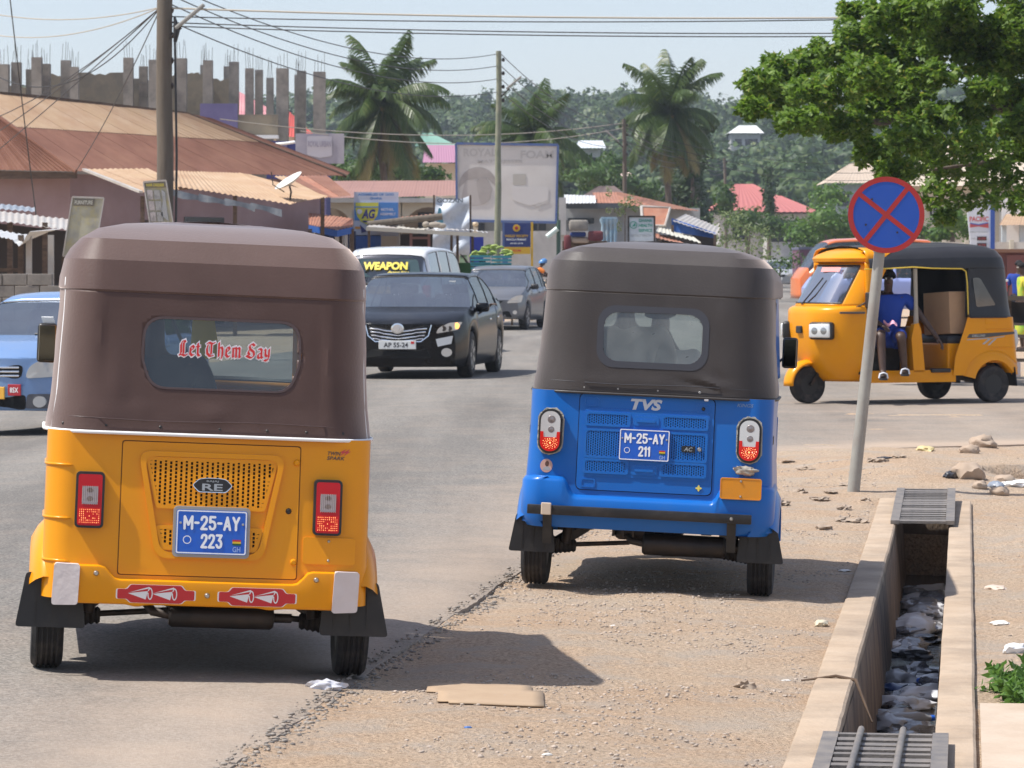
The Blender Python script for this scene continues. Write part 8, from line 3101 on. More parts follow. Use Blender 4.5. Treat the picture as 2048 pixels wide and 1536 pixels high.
 wire(P(18, -20, 62), P(72, 430, 66), .05, 'loose wire hanging down in front of the brown roof', m_dark, .011)
 lab5 = 'telephone line strung low past the palms towards the slim poles'
 for (a, b) in (((440, 238, 112), (1246, 246, 140)), ((600, 262, 112), (1246, 256, 140))):
  wire(P(*a), P(*b), .5, lab5, m_pale, .016)
 lab6 = 'line fanning from the far poles across the hill foot to the right'
 for (ya, yb) in ((255, 325), (268, 345), (283, 360)):
  wire(P(1250, ya, 140), P(1760, yb, 150), .5, lab6, m_dark, .012)
poles()
# ================================================================== vegetation
def np_obj(name, V, F, m, parent=None, smooth=False):
 me = bpy.data.meshes.new(name)
 n, k = F.shape
 me.vertices.add(len(V))
 me.vertices.foreach_set('co', np.ascontiguousarray(V, dtype=np.float32).ravel())
 me.loops.add(n * k)
 me.loops.foreach_set('vertex_index', F.astype(np.int32).ravel())
 me.polygons.add(n)
 me.polygons.foreach_set('loop_start', np.arange(0, n * k, k, dtype=np.int32))
 me.materials.append(m)
 me.update(calc_edges=True)
 return link(name, me, parent)

def unit(a):
 return a / np.maximum(np.linalg.norm(a, axis=1, keepdims=True), 1e-9)

def leaves(C, Nn, size, g, aspect=.5, fold=0.0):
 """diamond leaves at C facing roughly Nn"""
 n = len(C)
 Nn = unit(Nn)
 t = unit(np.cross(Nn, g.normal(size=(n, 3))))
 b = np.cross(Nn, t)
 s = size.reshape(-1, 1)
 V = np.stack([C - t * s * .5, C - b * s * aspect * .5 + t * s * .05, C + t * s * .5, C + b * s * aspect * .5 + t * s * .05], axis=1).reshape(-1, 3)
 return V, np.arange(n * 4).reshape(-1, 4)

def lobes_pts(lobes, per, g, lo=.55, flat=False):
 Cs, Ns = [], []
 for (c, r) in lobes:
  n = max(4, int(per * (r[0] * r[1] + r[0] * r[2] + r[1] * r[2]) / 3))
  d = unit(g.normal(size=(n, 3)))
  rad = lo + (1 - lo) * g.random((n, 1)) ** .6
  wob = 1 + .22 * np.sin(d[:, :1] * 5 + c[0] * 3) * np.cos(d[:, 2:] * 6 + c[2] * 2)
  Cs.append(np.array(c) + d * rad * wob * np.array(r))
  Ns.append(d * .7 + np.array([0, 0, .55]) + g.normal(size=(n, 3)) * .55)
 return np.concatenate(Cs), np.concatenate(Ns)

L_DARK = leaf_mat('leaf_dark', (0.016, 0.036, 0.008), (0.040, 0.078, 0.016), transl=.2)
L_MID = leaf_mat('leaf_mid', (0.030, 0.066, 0.010), (0.070, 0.135, 0.020), transl=.3)
L_BRIGHT = leaf_mat('leaf_bright', (0.050, 0.115, 0.012), (0.105, 0.195, 0.028), (0.16, 0.20, 0.04), transl=.35)
L_PALE = leaf_mat('leaf_pale', (0.10, 0.15, 0.045), (0.19, 0.235, 0.09), (0.42, 0.42, 0.34), transl=.3)
L_FOR = leaf_mat('leaf_forest', (0.022, 0.052, 0.012), (0.075, 0.125, 0.026), (0.13, 0.155, 0.04), transl=.2)
m_trunk = mat('bark', (0.085, 0.065, 0.05), 0.95, col2=(0.15, 0.12, 0.095), scale=5, stretch=(3, 3, .5))

def core(lobes, k, m, parent, name='inner_foliage'):
 bm = bmesh.new()
 bmesh.ops.create_icosphere(bm, subdivisions=2, radius=1)
 bm.verts.index_update()
 bv = np.array([v.co[:] for v in bm.verts])
 bf = np.array([[v.index for v in f.verts] for f in bm.faces])
 bm.free()
 Vs, Fs = [], []
 for i, (c, r) in enumerate(lobes):
  w = 1 + .25 * np.sin(bv[:, :1] * 4 + i) * np.cos(bv[:, 1:2] * 5 + i * 2)
  Vs.append(np.array(c) + bv * w * np.array(r) * k)
  Fs.append(bf + i * len(bv))
 return np_obj(name, np.concatenate(Vs), np.concatenate(Fs), m, parent)

def tree(label, lobes, trunk, per, size, lm, seed=1, name='tree', cat='tree', inner=.62, group=None, aspect=.5):
 """lobes and trunk in world space"""
 g = np.random.default_rng(seed)
 base = Vector(trunk[0][0])
 r = thing(name, label, cat, base, group=group)
 off = np.array(base)
 lb = [(tuple(np.array(c) - off), q) for c, q in lobes]
 C, N = lobes_pts(lb, per, g)
 sz = size * g.uniform(.6, 1.3, len(C))
 V, F = leaves(C, N, sz, g, aspect)
 np_obj('crown', V, F, lm, r)
 if inner:
  core(lb, inner, lm, r)
 for k, path in enumerate(trunk):
  pts = [Vector(p) - base for p in path[:-1]]
  rr = path[-1]
  part('trunk' if k == 0 else 'limb', MB().tube(pts, [lerp(rr, rr * .45, i / (len(pts) - 1)) for i in range(len(pts))], 10), m_trunk, r, smooth=60)
 return r

def plobe(px, py, Y, rx, ry, rd=None):
 p = P(px, py, Y)
 k = Y / FPX
 return (tuple(p), (rx * k, (rd if rd else max(rx, ry)) * k, ry * k))

def gpt(px, Y, dz=-.1):
 x = P(px, 0, Y).x
 return (x, Y, base_z(x, Y) + dz)

# ---- spreading tree at the right
def big_tree():
 g = np.random.default_rng(77)
 L = []
 pads = [(1520, 165, 52, 26), (1800, 190, 60, 40), (1865, 150, 46, 28), (1930, 225, 60, 26), (1860, 235, 54, 26), (2040, 250, 50, 30), (1700, 20, 30, 16), (1505, 215, 34, 22), (1580, 135, 60, 30), (1560, 195, 60, 30), (1600, 240, 56, 26), (1650, 115, 62, 34), (1645, 180, 66, 36), (1680, 250, 62, 30),
   (1720, 75, 62, 40), (1730, 150, 70, 40), (1745, 215, 60, 34), (1755, 300, 56, 34), (1800, 30, 76, 46), (1810, 110, 76, 44), (1790, 345, 44, 26), (1880, 10, 90, 54), (1900, 75, 84, 40),
   (1830, 275, 52, 34), (1840, 330, 52, 36), (1880, 300, 60, 36), (1870, 385, 46, 34), (1925, 330, 70, 40), (1945, 275, 60, 30), (1990, 120, 74, 46), (2030, 60, 90, 50), (1975, 180, 52, 26),
   (2030, 190, 60, 40), (1990, 350, 60, 34), (2030, 300, 60, 30), (1950, 400, 44, 24), (2035, 400, 50, 26), (1890, 430, 26, 18), (2080, 250, 70, 50), (2090, 360, 60, 40),
   (1840, -60, 110, 50), (1960, -60, 120, 60), (2090, -40, 120, 70), (2150, 80, 110, 70), (2200, 200, 110, 70), (2250, 330, 90, 50), (2330, 60, 130, 80), (2380, 220, 120, 70), (2480, 120, 120, 90)]
 for i, (px, py, rx, ry) in enumerate(pads):
  L.append(plobe(px, py, 47.5 + 2.2 * math.sin(i * 2.4), rx, ry, rx * 1.3))
 base = Vector(gpt(2420, 48.5))
 r = thing('spreading_tree', 'broad spreading tree reaching in over the junction', 'tree', base)
 off = np.array(base)
 Vs, Fs, n0 = [], [], 0
 for (c, q) in L:
  n = int(560 * (q[0] * q[2] + q[0] * q[1]) / .25)
  n = min(max(n, 300), 1700) if c[0] < 8.6 else 260
  if c[2] < 3.4 and c[0] > 5.4:
   n = int(n * .4)
  d = unit(g.normal(size=(n, 3)))
  rad = .35 + .65 * g.random((n, 1)) ** .5
  C = np.array(c) - off + d * rad * np.array(q) * (1 + .25 * np.sin(d[:, :1] * 7 + c[0] * 5))
  # each spray: a fan of leaflets in a roughly level plane
  az = g.uniform(0, 2 * np.pi, n)
  tilt = g.normal(0, .75, (n, 2))
  for k in range(7):
   a = az + (k - 3) * .55
   dx = np.stack([np.cos(a), np.sin(a), tilt[:, 0] * np.cos(a) + tilt[:, 1] * np.sin(a) - .25], axis=1)
   dx = unit(dx)
   up = np.stack([-tilt[:, 0], -tilt[:, 1], np.ones(n)], axis=1)
   sd = unit(np.cross(up, dx))
   ln = g.uniform(.038, .098, (n, 1))
   p0 = C
   V = np.stack([p0, p0 + dx * ln * .5 + sd * ln * .24, p0 + dx * ln, p0 + dx * ln * .5 - sd * ln * .24], axis=1).reshape(-1, 3)
   Vs.append(V)
   Fs.append(np.arange(len(V)).reshape(-1, 4) + n0)
   n0 += len(V)
 np_obj('crown', np.concatenate(Vs), np.concatenate(Fs), leaf_mat('leaf_rain', (0.050, 0.112, 0.010), (0.185, 0.295, 0.034), (0.30, 0.29, 0.06), transl=.45), r)
 def limb(pts, r0, nm='limb'):
  q = [P(p[0], p[1], p[2] + 1.6) - base for p in pts]
  r0 *= .7
  part(nm, MB().tube(q, [lerp(r0, r0 * .25, i / (len(q) - 1)) for i in range(len(q))], 8), m_trunk, r, smooth=60)
 part('trunk', MB().tube([(0, 0, 0), (-.1, 0, 1.2), (-.2, 0, 2.4), (-.1, 0, 3.2)], [.42, .34, .30, .26], 12), m_trunk, r, smooth=60)
 limb([(2400, 240, 48.5), (2250, 215, 48.2), (2048, 212, 48), (1900, 228, 47.5), (1760, 245, 47), (1640, 215, 47)], .16)
 limb([(2390, 200, 48.5), (2200, 120, 49), (2020, 60, 48.5), (1850, 60, 48)], .13)
 limb([(2400, 260, 48.4), (2200, 300, 46.8), (2000, 320, 46.5), (1860, 340, 46.5)], .10)
 limb([(1900, 228, 47.5), (1800, 180, 47.8), (1700, 130, 48)], .06)
 limb([(2048, 212, 48), (1960, 120, 49), (1900, 20, 49)], .07)
 limb([(1860, 225, 47.4), (1820, 290, 47), (1790, 330, 47)], .05)
big_tree()

# ---- coconut palms
def frond_mesh(L, elev, seed):
 g = random.Random(seed)
 mb = MB()
 n = 18
 pts = []
 ang = elev
 p = Vector((0, 0, 0))
 for i in range(n + 1):
  pts.append(p.copy())
  st = L / n
  p = p + Vector((math.cos(ang) * st, 0, math.sin(ang) * st))
  ang -= (.040 + .085 * (i / n)) * (.7 if elev > 1.0 else 1.0 if elev > -.4 else .35)
 mb.tube(pts[::3] + [pts[-1]], [lerp(.035, .008, i / 6) for i in range(len(pts[::3]) + 1)], 5)
 for i in range(2, n * 5):
  t = i / (n * 5)
  q = pts[int(t * n)].lerp(pts[min(n, int(t * n) + 1)], (t * n) % 1)
  d = (pts[min(n, int(t * n) + 1)] - pts[int(t * n)]).normalized()
  ll = .78 * L / 3 * math.sin(math.pi * (.12 + .83 * t)) ** .7
  for s in (-1, 1):
   sd = Vector((0, s, 0))
   dirn = (sd * .75 + d * .6 + Vector((0, 0, -.7 + g.uniform(-.35, .25)))).normalized()
   w = d * .022
   m = q + dirn * ll * .55
   e = q + dirn * ll + Vector((0, 0, -.18 * ll))
   mb.add([q - w, q + w, m + w * 1.1, m - w * 1.1, e], [(0, 1, 2, 3), (3, 2, 4)])
 return mb
m_frond = leaf_mat('palm_frond', (0.040, 0.075, 0.014), (0.085, 0.130, 0.030), (0.16, 0.17, 0.05), transl=.3, rough=.4)
m_fdry = leaf_mat('palm_dry', (0.17, 0.15, 0.05), (0.24, 0.20, 0.08), transl=.2)
def palms():
 shapes = {}
 for (lab, px, py, Y, L, base_px, nf, sd) in (('tall coconut palm behind the arched cream house', 765, 208, 152, 3.3, 772, 52, 1),
             ('coconut palm rising behind the faded billboard', 1068, 280, 165, 3.0, 1075, 36, 2),
             ('coconut palm with hanging dry fronds beside the ivy-clad tree', 1338, 228, 168, 3.1, 1330, 46, 3)):
  c = P(px, py, Y)
  b = Vector(gpt(base_px, Y))
  r = thing('coconut_palm', lab, 'palm', b, group='coconut palms')
  top = c - b
  pts = [Vector((0, 0, 0)).lerp(top, k / 10) + Vector((.15 * math.sin(k * .5), 0, 0)) for k in range(11)]
  pts[-1] = top
  part('trunk', MB().tube(pts, [lerp(.19, .12, k / 10) * (1 + .06 * (k % 2)) for k in range(11)], 10), m_trunk, r, smooth=60)
  g = random.Random(sd)
  for i in range(nf):
   t = i / (nf - 1)
   el = [80, 66, 50, 34, 18, 2, -18, -38, -55, -70, -78][min(10, int(t * 11))]
   dry = el <= -70
   key = (L, el, dry, i % 2)
   if key not in shapes:
    shapes[key] = frond_mesh(L, R(el), i).mesh('frond', m_fdry if dry else m_frond, None)
   o = link('frond', shapes[key], r)
   o.location = top + Vector((0, 0, .1))
   o.rotation_euler = (g.uniform(-.4, .4), g.uniform(-.25, .25), i * 2.399 + g.uniform(-.5, .5))
   o.scale = (g.uniform(.8, 1.15),) * 3
  mb = MB()
  for k in range(7):
   a = k * .9
   q = top + Vector((math.cos(a) * .2, math.sin(a) * .2, -.12 - .05 * (k % 3)))
   mb.lathe([(.001, -.13), (.09, -.07), (.11, 0), (.08, .08), (.001, .12)], 8, 'Z', q)
  part('coconuts', mb, mat('coconut', (0.20, 0.14, 0.04), 0.6), r, smooth=60)
palms()

# ---- single trees and shrubs between the houses and the hill
def trees():
 def T(label, pads, Y, per, size, lm, seed, bpx, name='tree', inner=.62, cat='tree', tr=.16):
  L = [plobe(px, py, Y + dy, rx, ry) for (px, py, rx, ry, dy) in pads]
  b = gpt(bpx, Y)
  t = L[0][0]
  tree(label, L, [[b, (lerp(b[0], t[0], .4), Y, lerp(b[2], t[2], .5)), t, tr]], per * 3.2, size * .85, lm, seed, name, cat, inner)
 T('dark ivy-clad tree column beside the palm', [(1385, 300, 40, 55, 0), (1372, 370, 42, 60, 1), (1390, 440, 46, 50, 0), (1410, 250, 30, 30, 1), (1350, 440, 36, 44, 1)], 178, 150, .30, L_DARK, 3, 1385)
 T('dark mango tree behind the brown gable house', [(1190, 350, 60, 36, 0), (1150, 330, 44, 36, 3), (1255, 372, 40, 26, 1), (1220, 330, 40, 28, 4), (1290, 385, 40, 26, 2)], 200, 120, .34, L_MID, 4, 1200)
 T('leafy tree under the tall palm', [(720, 345, 60, 30, 0), (800, 345, 56, 28, 1), (860, 350, 40, 22, 2), (680, 330, 30, 26, 2)], 158, 150, .28, L_MID, 5, 760)
 T('dark rounded tree before the salmon roof', [(1490, 440, 44, 28, 0), (1450, 400, 26, 40, -4), (1540, 450, 44, 26, 3), (1590, 455, 44, 24, 5)], 205, 120, .32, L_MID, 6, 1500)
 T('slim dark cypress against the salmon roof', [(1538, 350, 12, 26, 0), (1538, 385, 16, 30, 0), (1540, 415, 15, 26, 0)], 222, 200, .26, L_DARK, 7, 1538)
 T('bushy green tree left of the no-stopping sign', [(1650, 440, 50, 40, 0), (1610, 470, 46, 34, 3), (1700, 460, 46, 40, 1), (1660, 390, 44, 26, 6), (1730, 420, 40, 40, 8)], 190, 120, .32, L_BRIGHT, 8, 1655)
 T('bright green tree behind the fuel price sign', [(1905, 440, 44, 36, 0), (1880, 470, 34, 26, 1), (1940, 455, 30, 30, 1)], 138, 170, .24, L_BRIGHT, 9, 1905)
 T('dark clump of trees behind the compound wall', [(1790, 450, 46, 36, 0), (1830, 465, 44, 30, 2), (1750, 470, 40, 30, 2)], 150, 140, .28, L_MID, 10, 1800)
 T('pale flowering shrub overhanging the verge', [(1500, 470, 46, 26, 0), (1450, 455, 34, 36, 0), (1535, 495, 32, 26, -1), (1470, 500, 46, 28, -1), (1420, 480, 24, 30, 1), (1478, 440, 26, 20, 1)], 128, 150, .17, L_PALE, 11, 1490, 'shrub', 0, 'shrub', .06)
 T('thin flowering shrub beside the slim utility pole', [(1250, 405, 12, 12, 0), (1272, 412, 14, 12, 0), (1262, 395, 8, 12, 0), (1240, 420, 12, 14, 0), (1290, 440, 9, 12, 0), (1235, 450, 10, 14, 0), (1218, 385, 7, 12, 0), (1218, 420, 9, 8, 0)], 118, 420, .13, L_PALE, 12, 1250, 'shrub', 0, 'shrub', .03)
 T('brown-tinged hedge below the pale shrub', [(1560, 530, 26, 22, 0), (1590, 520, 24, 20, 2), (1540, 540, 20, 16, -1)], 135, 170, .2, L_MID, 13, 1560, 'shrub', 0, 'shrub', .05)
trees()

# ---- wooded hill
def hill():
 us = [i * 20 - 400 for i in range(41)]
 vs = [262 + i * 12 for i in range(46)]
 mb = MB().grid(lambda x, y: (x, y, base_z(x, y) + .4 + 2.5 * fbm(x * .03, y * .03, 3, 6)), us, vs)
 struct('hill', mb, mat('hill_scrub', (0.035, 0.065, 0.018), 0.95, col2=(0.06, 0.09, 0.03), scale=.15), smooth=60)
 g = np.random.default_rng(5)
 lob = []
 n = 1050
 for i in range(n):
  Y = 258 + 470 * g.random() ** .85
  x = g.uniform(-.16, .165) * Y
  h = g.uniform(4.5, 9.5) * (1.25 if Y > 560 else 1)
  if Y < 330:
   h *= .55
  z = base_z(x, Y)
  w = h * g.uniform(.38, .6)
  for k in range(3):
   lob.append(((x + g.normal() * w * .45, Y + g.normal() * w * .4, z + h * g.uniform(.42, .82)), (w * g.uniform(.45, .8), w * .7, h * g.uniform(.18, .32))))
 for (px, top) in ((972, 172), (1240, 186), (690, 176), (612, 176)):
  p = P(px, top, 690)
  lob.append(((p.x, 690, p.z - 2.5), (1.8, 1.8, 2.4)))
  lob.append(((p.x, 690, p.z - 6), (1.2, 1.2, 4.0)))
 C, N = lobes_pts(lob, 22.0, g, lo=.72)
 V, F = leaves(C, N, g.uniform(.45, 1.15, len(C)), g, .7)
 o = np_obj('forest', V, F, L_FOR)
 o['kind'] = 'stuff'
 o['label'] = 'dense green forest covering the distant hill'
 q = core(lob, .62, L_FOR, o, 'undergrowth')
 q['kind'] = 'stuff'
 q['label'] = 'dense green forest covering the distant hill'
hill()
# ================================================================== street furniture, litter, passers-by
def stop_sign():
 Y = 25.5
 b = Vector(gpt(1706, Y, -.05))
 r = thing('road_sign', 'round blue no-stopping sign with red cross on a leaning post', 'sign', b)
 top = P(1771, 395, Y) - b
 foot = P(1706, 990, Y) - b
 d = (top - foot).normalized()
 m = mat('sign_post', (0.30, 0.29, 0.26), 0.6, col2=(0.36, 0.35, 0.31), scale=6, metal=.2, dirt=(0.20, 0.09, 0.05), dscale=3.5, damt=.45, stretch=(1, 1, .6))
 part('post', MB().tube([foot - d * .25, foot + d * .6, foot + d * 1.5, top], [.046, .043, .040, .038], 16), m, r, smooth=60)
 c = P(1771, 430, Y) - b + Vector((0, -.05, 0))
 rad = 76.5 / FPX * Y
 rot = Matrix.Rotation(R(7), 3, 'Y')
 def disc(r0, r1, y0, y1, m, nm):
  mb = MB()
  n = 56
  o = [(math.cos(2 * math.pi * k / n), math.sin(2 * math.pi * k / n)) for k in range(n)]
  A = [rot @ Vector((a * r1, y1, q * r1)) + c for a, q in o]
  B = [rot @ Vector((a * r0, y1, q * r0)) + c for a, q in o]
  D = [rot @ Vector((a * r1, y0, q * r1)) + c for a, q in o]
  fs = [(k, (k + 1) % n, n + (k + 1) % n, n + k) for k in range(n)] + [(2 * n + k, 2 * n + (k + 1) % n, (k + 1) % n, k) for k in range(n)]
  if r0 == 0:
   fs = [tuple(range(n))[::-1]] + fs[n:]
  mb.add(A + B + D, fs)
  return part(nm, mb, m, r)
 mblue = mat('sign_blue', (0.008, 0.075, 0.42), 0.45, dirt=(0.02, 0.09, 0.38), dscale=6, damt=.5)
 mred = mat('sign_red', (0.42, 0.02, 0.018), 0.45, dirt=(0.30, 0.03, 0.025), dscale=8, damt=.5)
 disc(0, rad, .004, 0, mblue, 'blue_face')
 part('back_plate', MB().lathe([(.001, .006), (rad * .99, .006), (rad * .99, .010), (.001, .010)], 40, 'Y').map(lambda p: rot @ p + c), M_STEEL, r)
 disc(rad * .865, rad, -.0012, -.0022, mred, 'red_rim')
 for a in (58, -31):
  rt = rot @ Matrix.Rotation(-R(a), 3, 'Y')
  w = rad * .062
  part('red_bar', MB().add([rt @ Vector((x, -.0016 - (.0004 if a > 0 else 0), z)) + c for x, z in ((-rad * .9, -w), (rad * .9, -w), (rad * .9, w), (-rad * .9, w))], [(0, 1, 2, 3)]), mred, r)
 for (x, z) in ((-.42, .36), (-.5, -.32), (.34, -.42)):
  p = rot @ Vector((x * rad, -.002, z * rad)) + c
  part('bolt', MB().lathe([(.008, .0), (.008, -.003), (.001, -.005)], 8, 'Y', p), M_DARKMETAL, r)
 part('wire_tie', MB().lathe([(.045, -.004), (.048, 0), (.045, .004)], 14, 'Z').map(lambda p: p + foot + d * 1.76), M_STEEL, r)
stop_sign()

def crumple(sx, sy, sz, seed, amp=.5):
 bm = bmesh.new()
 bmesh.ops.create_icosphere(bm, subdivisions=3, radius=1)
 for v in bm.verts:
  k = 1 + amp * (fbm(v.co.x * 2.5 + seed, v.co.y * 2.5 + v.co.z * 2, 3, seed) + .6 * abs(fbm(v.co.x * 6, v.co.z * 6 + v.co.y * 4, 2, seed + 3)))
  v.co = Vector((v.co.x * sx * k, v.co.y * sy * k, v.co.z * sz * k))
 bm.verts.index_update()
 mb = MB().add([v.co for v in bm.verts], [tuple(v.index for v in f.verts) for f in bm.faces])
 bm.free()
 return mb

def litter():
 m_cl = mat('sachet_plastic', (0.62, 0.62, 0.66), 0.25, spec=.7)
 def put(name, label, cat, mb, m, px, py, zoff=.0, smooth=60, rz=0, group=None, u=None):
  # the pixel's ray meets the ground
  Y = 20.0
  for _ in range(30):
   p = P(px, py, Y)
   z = ground_z(p.x, Y)
   Y += (p.z - z) * -0 + (Y * (p.z - z) / max(.2, CAMZ - z)) * .9
  p = P(px, py, Y)
  o = solo(name, mb, m, label, cat, group, smooth)
  o.location = (p.x, Y, ground_z(p.x, Y) + zoff)
  o.rotation_euler = (0, 0, rz)
  return o
 put('water_sachet', 'crumpled clear water sachet at the asphalt edge beside the yellow three-wheeler', 'sachet', crumple(.058, .035, .022, 3, 1.6), m_cl, 652, 1383, .02, 50, .3)
 m_card = mat('flat_cardboard', (0.40, 0.29, 0.19), 0.9, col2=(0.36, 0.255, 0.165), scale=6)
 pts = [(-.17, -.27), (-.05, -.32), (.08, -.31), (.22, -.33), (.205, -.12), (.235, -.10), (.20, .10), (.17, .30), (-.05, .29), (-.235, .30), (-.225, .18), (-.20, .0)]
 put('cardboard', 'flattened piece of cardboard lying on the dirt', 'cardboard', MB().grid(lambda u, v: (u, v, 0), [-.22 + .044 * i for i in range(11)], [-.32 + .062 * i for i in range(11)]), m_card, 970, 1388, 0, 30)
 cb = bpy.data.objects['cardboard']
 bmc = bmesh.new()
 bmc.from_mesh(cb.data)
 bmesh.ops.delete(bmc, geom=[f for f in bmc.faces if not in_poly(f.calc_center_median().x, f.calc_center_median().y, pts)], context='FACES')
 for v in bmc.verts:
  X, Y_ = cb.location.x + v.co.x, cb.location.y + v.co.y
  v.co.x += .006 * fbm(v.co.x * 40, v.co.y * 40, 2, 3)
  v.co.z = base_z(X, Y_) + .5 * (ground_z(X, Y_) - base_z(X, Y_)) + .014 - cb.location.z
 bmc.to_mesh(cb.data)
 bmc.free()
 solidify(cb, .005)
 g = random.Random(8)
 m_w, m_b, m_d = mat('paper_scrap', (0.66, 0.63, 0.58), 0.8), mat('blue_scrap', (0.06, 0.16, 0.42), 0.6), mat('black_scrap', (0.03, 0.03, 0.035), 0.4)
 m_y = mat('pale_bag', (0.60, 0.53, 0.38), 0.45)
 for (nm, lab, px, py, s, m, sh) in (
   ('plastic_bag', 'cream plastic bag scrap beside the drain kerb', 1642, 1251, .045, m_y, .4), ('paper_scrap', 'small white paper scrap near the drain kerb', 1572, 1362, .022, m_w, .2),
   ('bottle_cap', 'blue bottle cap on the dirt below the cardboard', 936, 1456, .014, m_b, .3), ('paper_scrap', 'torn white scrap on the dirt near the drain grate', 1095, 1510, .02, m_w, .2),
   ('plastic_bag', 'flat white wrapper in the shadow of the blue three-wheeler', 1690, 1142, .04, m_w, .15), ('plastic_bag', 'black plastic shred beside the sign post', 1770, 938, .06, m_d, .2),
   ('plastic_bag', 'black plastic bag among the stones by the pit', 1900, 975, .08, m_d, .4), ('plastic_bag', 'grey plastic bag against the rounded stone by the pit', 1992, 985, .085, mat('grey_bag', (0.22, 0.25, 0.30), 0.4), .5),
   ('plastic_bag', 'bright white litter at the rim of the pit', 2036, 972, .12, M_WHITE, .25), ('plastic_bag', 'yellowish wrapper on the earth bank before the junction', 1850, 902, .09, mat('yellowish_wrap', (0.55, 0.45, 0.22), 0.5), .35),
   ('paper_scrap', 'orange scrap on the far drain kerb', 1925, 1076, .02, mat('orange_scrap', (0.7, 0.22, 0.06), 0.5), .2), ('plastic_wrapper', 'long pale plastic wrapper on the orange earth', 2000, 1248, .07, m_w, .15),
   ('plastic_bag', 'ragged beige plastic on the orange earth', 1990, 1178, .07, mat('beige_plastic', (0.58, 0.47, 0.38), 0.5), .2), ('plastic_bag', 'white and red wrapper caught behind the weed', 2030, 1305, .06, M_WHITE, .5),
   ('paper_scrap', 'pale paper bit on the dirt under the blue three-wheeler', 1225, 1252, .018, m_w, .2)):
  put(nm, lab, 'litter', crumple(s, s * .6, s * sh, g.randrange(99), .9), m, px, py, s * sh * .4, 40, g.uniform(0, 3))
 for k, (px, py, s) in enumerate(((1935, 972, .11), (2010, 968, .07), (1960, 985, .05), (1965, 895, .10), (1940, 905, .07), (2000, 990, .06))):
  put('stone', ('large rounded tan stone beside the pit', 'stone at the near rim of the pit', 'small stone by the tilted grate', 'pale angular stone on the bank above the pit', 'flat stone on the bank above the pit', 'broken lump beside the grey bag')[k], 'stone',
   crumple(s * 1.1, s, s * .7, 20 + k, .9), mat('tan_stone', (0.36, 0.27, 0.20), 0.9, col2=(0.42, 0.33, 0.25), scale=8), px, py, s * .3, 60)
 # rotten crust lumps round the post and shoulder
 for k in range(16):
  px, py = [(1580, 925), (1610, 940), (1640, 1000), (1690, 1020), (1720, 1045), (1600, 985), (1760, 925), (1800, 932), (1685, 1040), (1650, 1060), (1730, 1000), (1560, 1010), (1700, 970), (1490, 1375), (1745, 920), (1662, 990)][k]
  put('clod', 'clod of broken crust on the dirt round the sign post', 'clod', crumple(g.uniform(.02, .055), g.uniform(.03, .08), g.uniform(.010, .022), 40 + k, 2.4), mat('clod', (0.27, 0.21, 0.16), 0.95, col2=(0.37, 0.295, 0.225), scale=14), px, py, .006, 50, g.uniform(0, 3), 'broken crust clods')
 # root across the kerb break
 # waste in the drain
 mt = [glass_mat('drain_bag_clear', (0.55, 0.57, 0.6), .22, .35, (0.35, 0.36, 0.40), .15), mat('drain_bag_grey', (0.24, 0.25, 0.27), 0.25, spec=.8), mat('drain_bag_white', (0.56, 0.57, 0.60), 0.3), mat('drain_bag_dark', (0.03, 0.032, 0.038), 0.2), mat('drain_bag_blue', (0.03, 0.06, 0.16), 0.3), mat('drain_orange', (0.35, 0.08, 0.02), 0.5)]
 names = ['clear', 'grey', 'white', 'black', 'blue', 'orange']
 for k in range(76):
  v = 12.6 + 11.3 * g.random() ** 1.1
  u = g.uniform(DR_L + .07, DR_R - .06)
  i = g.choices(range(6), (6, 5, 5, 2.5, 1.2, .6))[0]
  s = g.uniform(.05, .12)
  x, y = uv2xy(u, v)
  o = solo('plastic_waste', crumple(s, s * g.uniform(.8, 1.6), s * g.uniform(.2, .5), 60 + k, 1.5), mt[i], 'sodden %s plastic floating in the open drain' % names[i], 'litter', 'plastic waste in the drain', 75)
  o.location = (x, y, dr_z(u, v) - .485)
  o.rotation_euler = (0, 0, g.uniform(0, 3))
 for k, v in enumerate((16.9, 18.4)):
  x, y = uv2xy(-.27 + .1 * k, v)
  o = thing('plastic_bottle', ('empty clear bottle lying across the drain', 'smoky bottle floating deeper in the drain')[k], 'bottle', (x, y, dr_z(-.27, v) - .455), (0, R(90), R(20 + 100 * k)))
  part('body', MB().lathe([(.001, -.10), (.032, -.098), (.034, -.05), (.031, 0), (.034, .04), (.028, .07), (.013, .10), (.012, .115)], 14, 'Z'), mt[1 - k], o, smooth=50)
  part('cap', MB().lathe([(.014, .113), (.014, .13), (.001, .13)], 10, 'Z'), M_PLATEBLUE, o)
 # paved slab on the far side of the drain
 pts = [(0.05, 7.2), (0.05, 13.72), (.9, 13.78), (1.9, 13.7), (1.9, 7.2)]
 q = []
 for u, v in pts:
  x, y = uv2xy(u, v)
  q.append((x, y, dr_z(.2, v) - .03))
 struct('paved_slab', MB().slab(q, (0, 0, .055)), mat('slab_concrete', (0.46, 0.36, 0.27), 0.9, col2=(0.50, 0.41, 0.32), scale=2.5, bump=.2, bscale=30, dirt=(0.36, 0.26, 0.18), dscale=3, damt=.5))
 # leafy weed at the slab's edge
 w = thing('weed', 'low bushy green weed growing at the edge of the paved slab', 'plant', (*uv2xy(.34, 14.05), dr_z(.2, 14.0)))
 mb = MB()
 mb.tube([(0, 0, 0), (.01, .0, .05), (.03, .01, .10)], .003, 5)
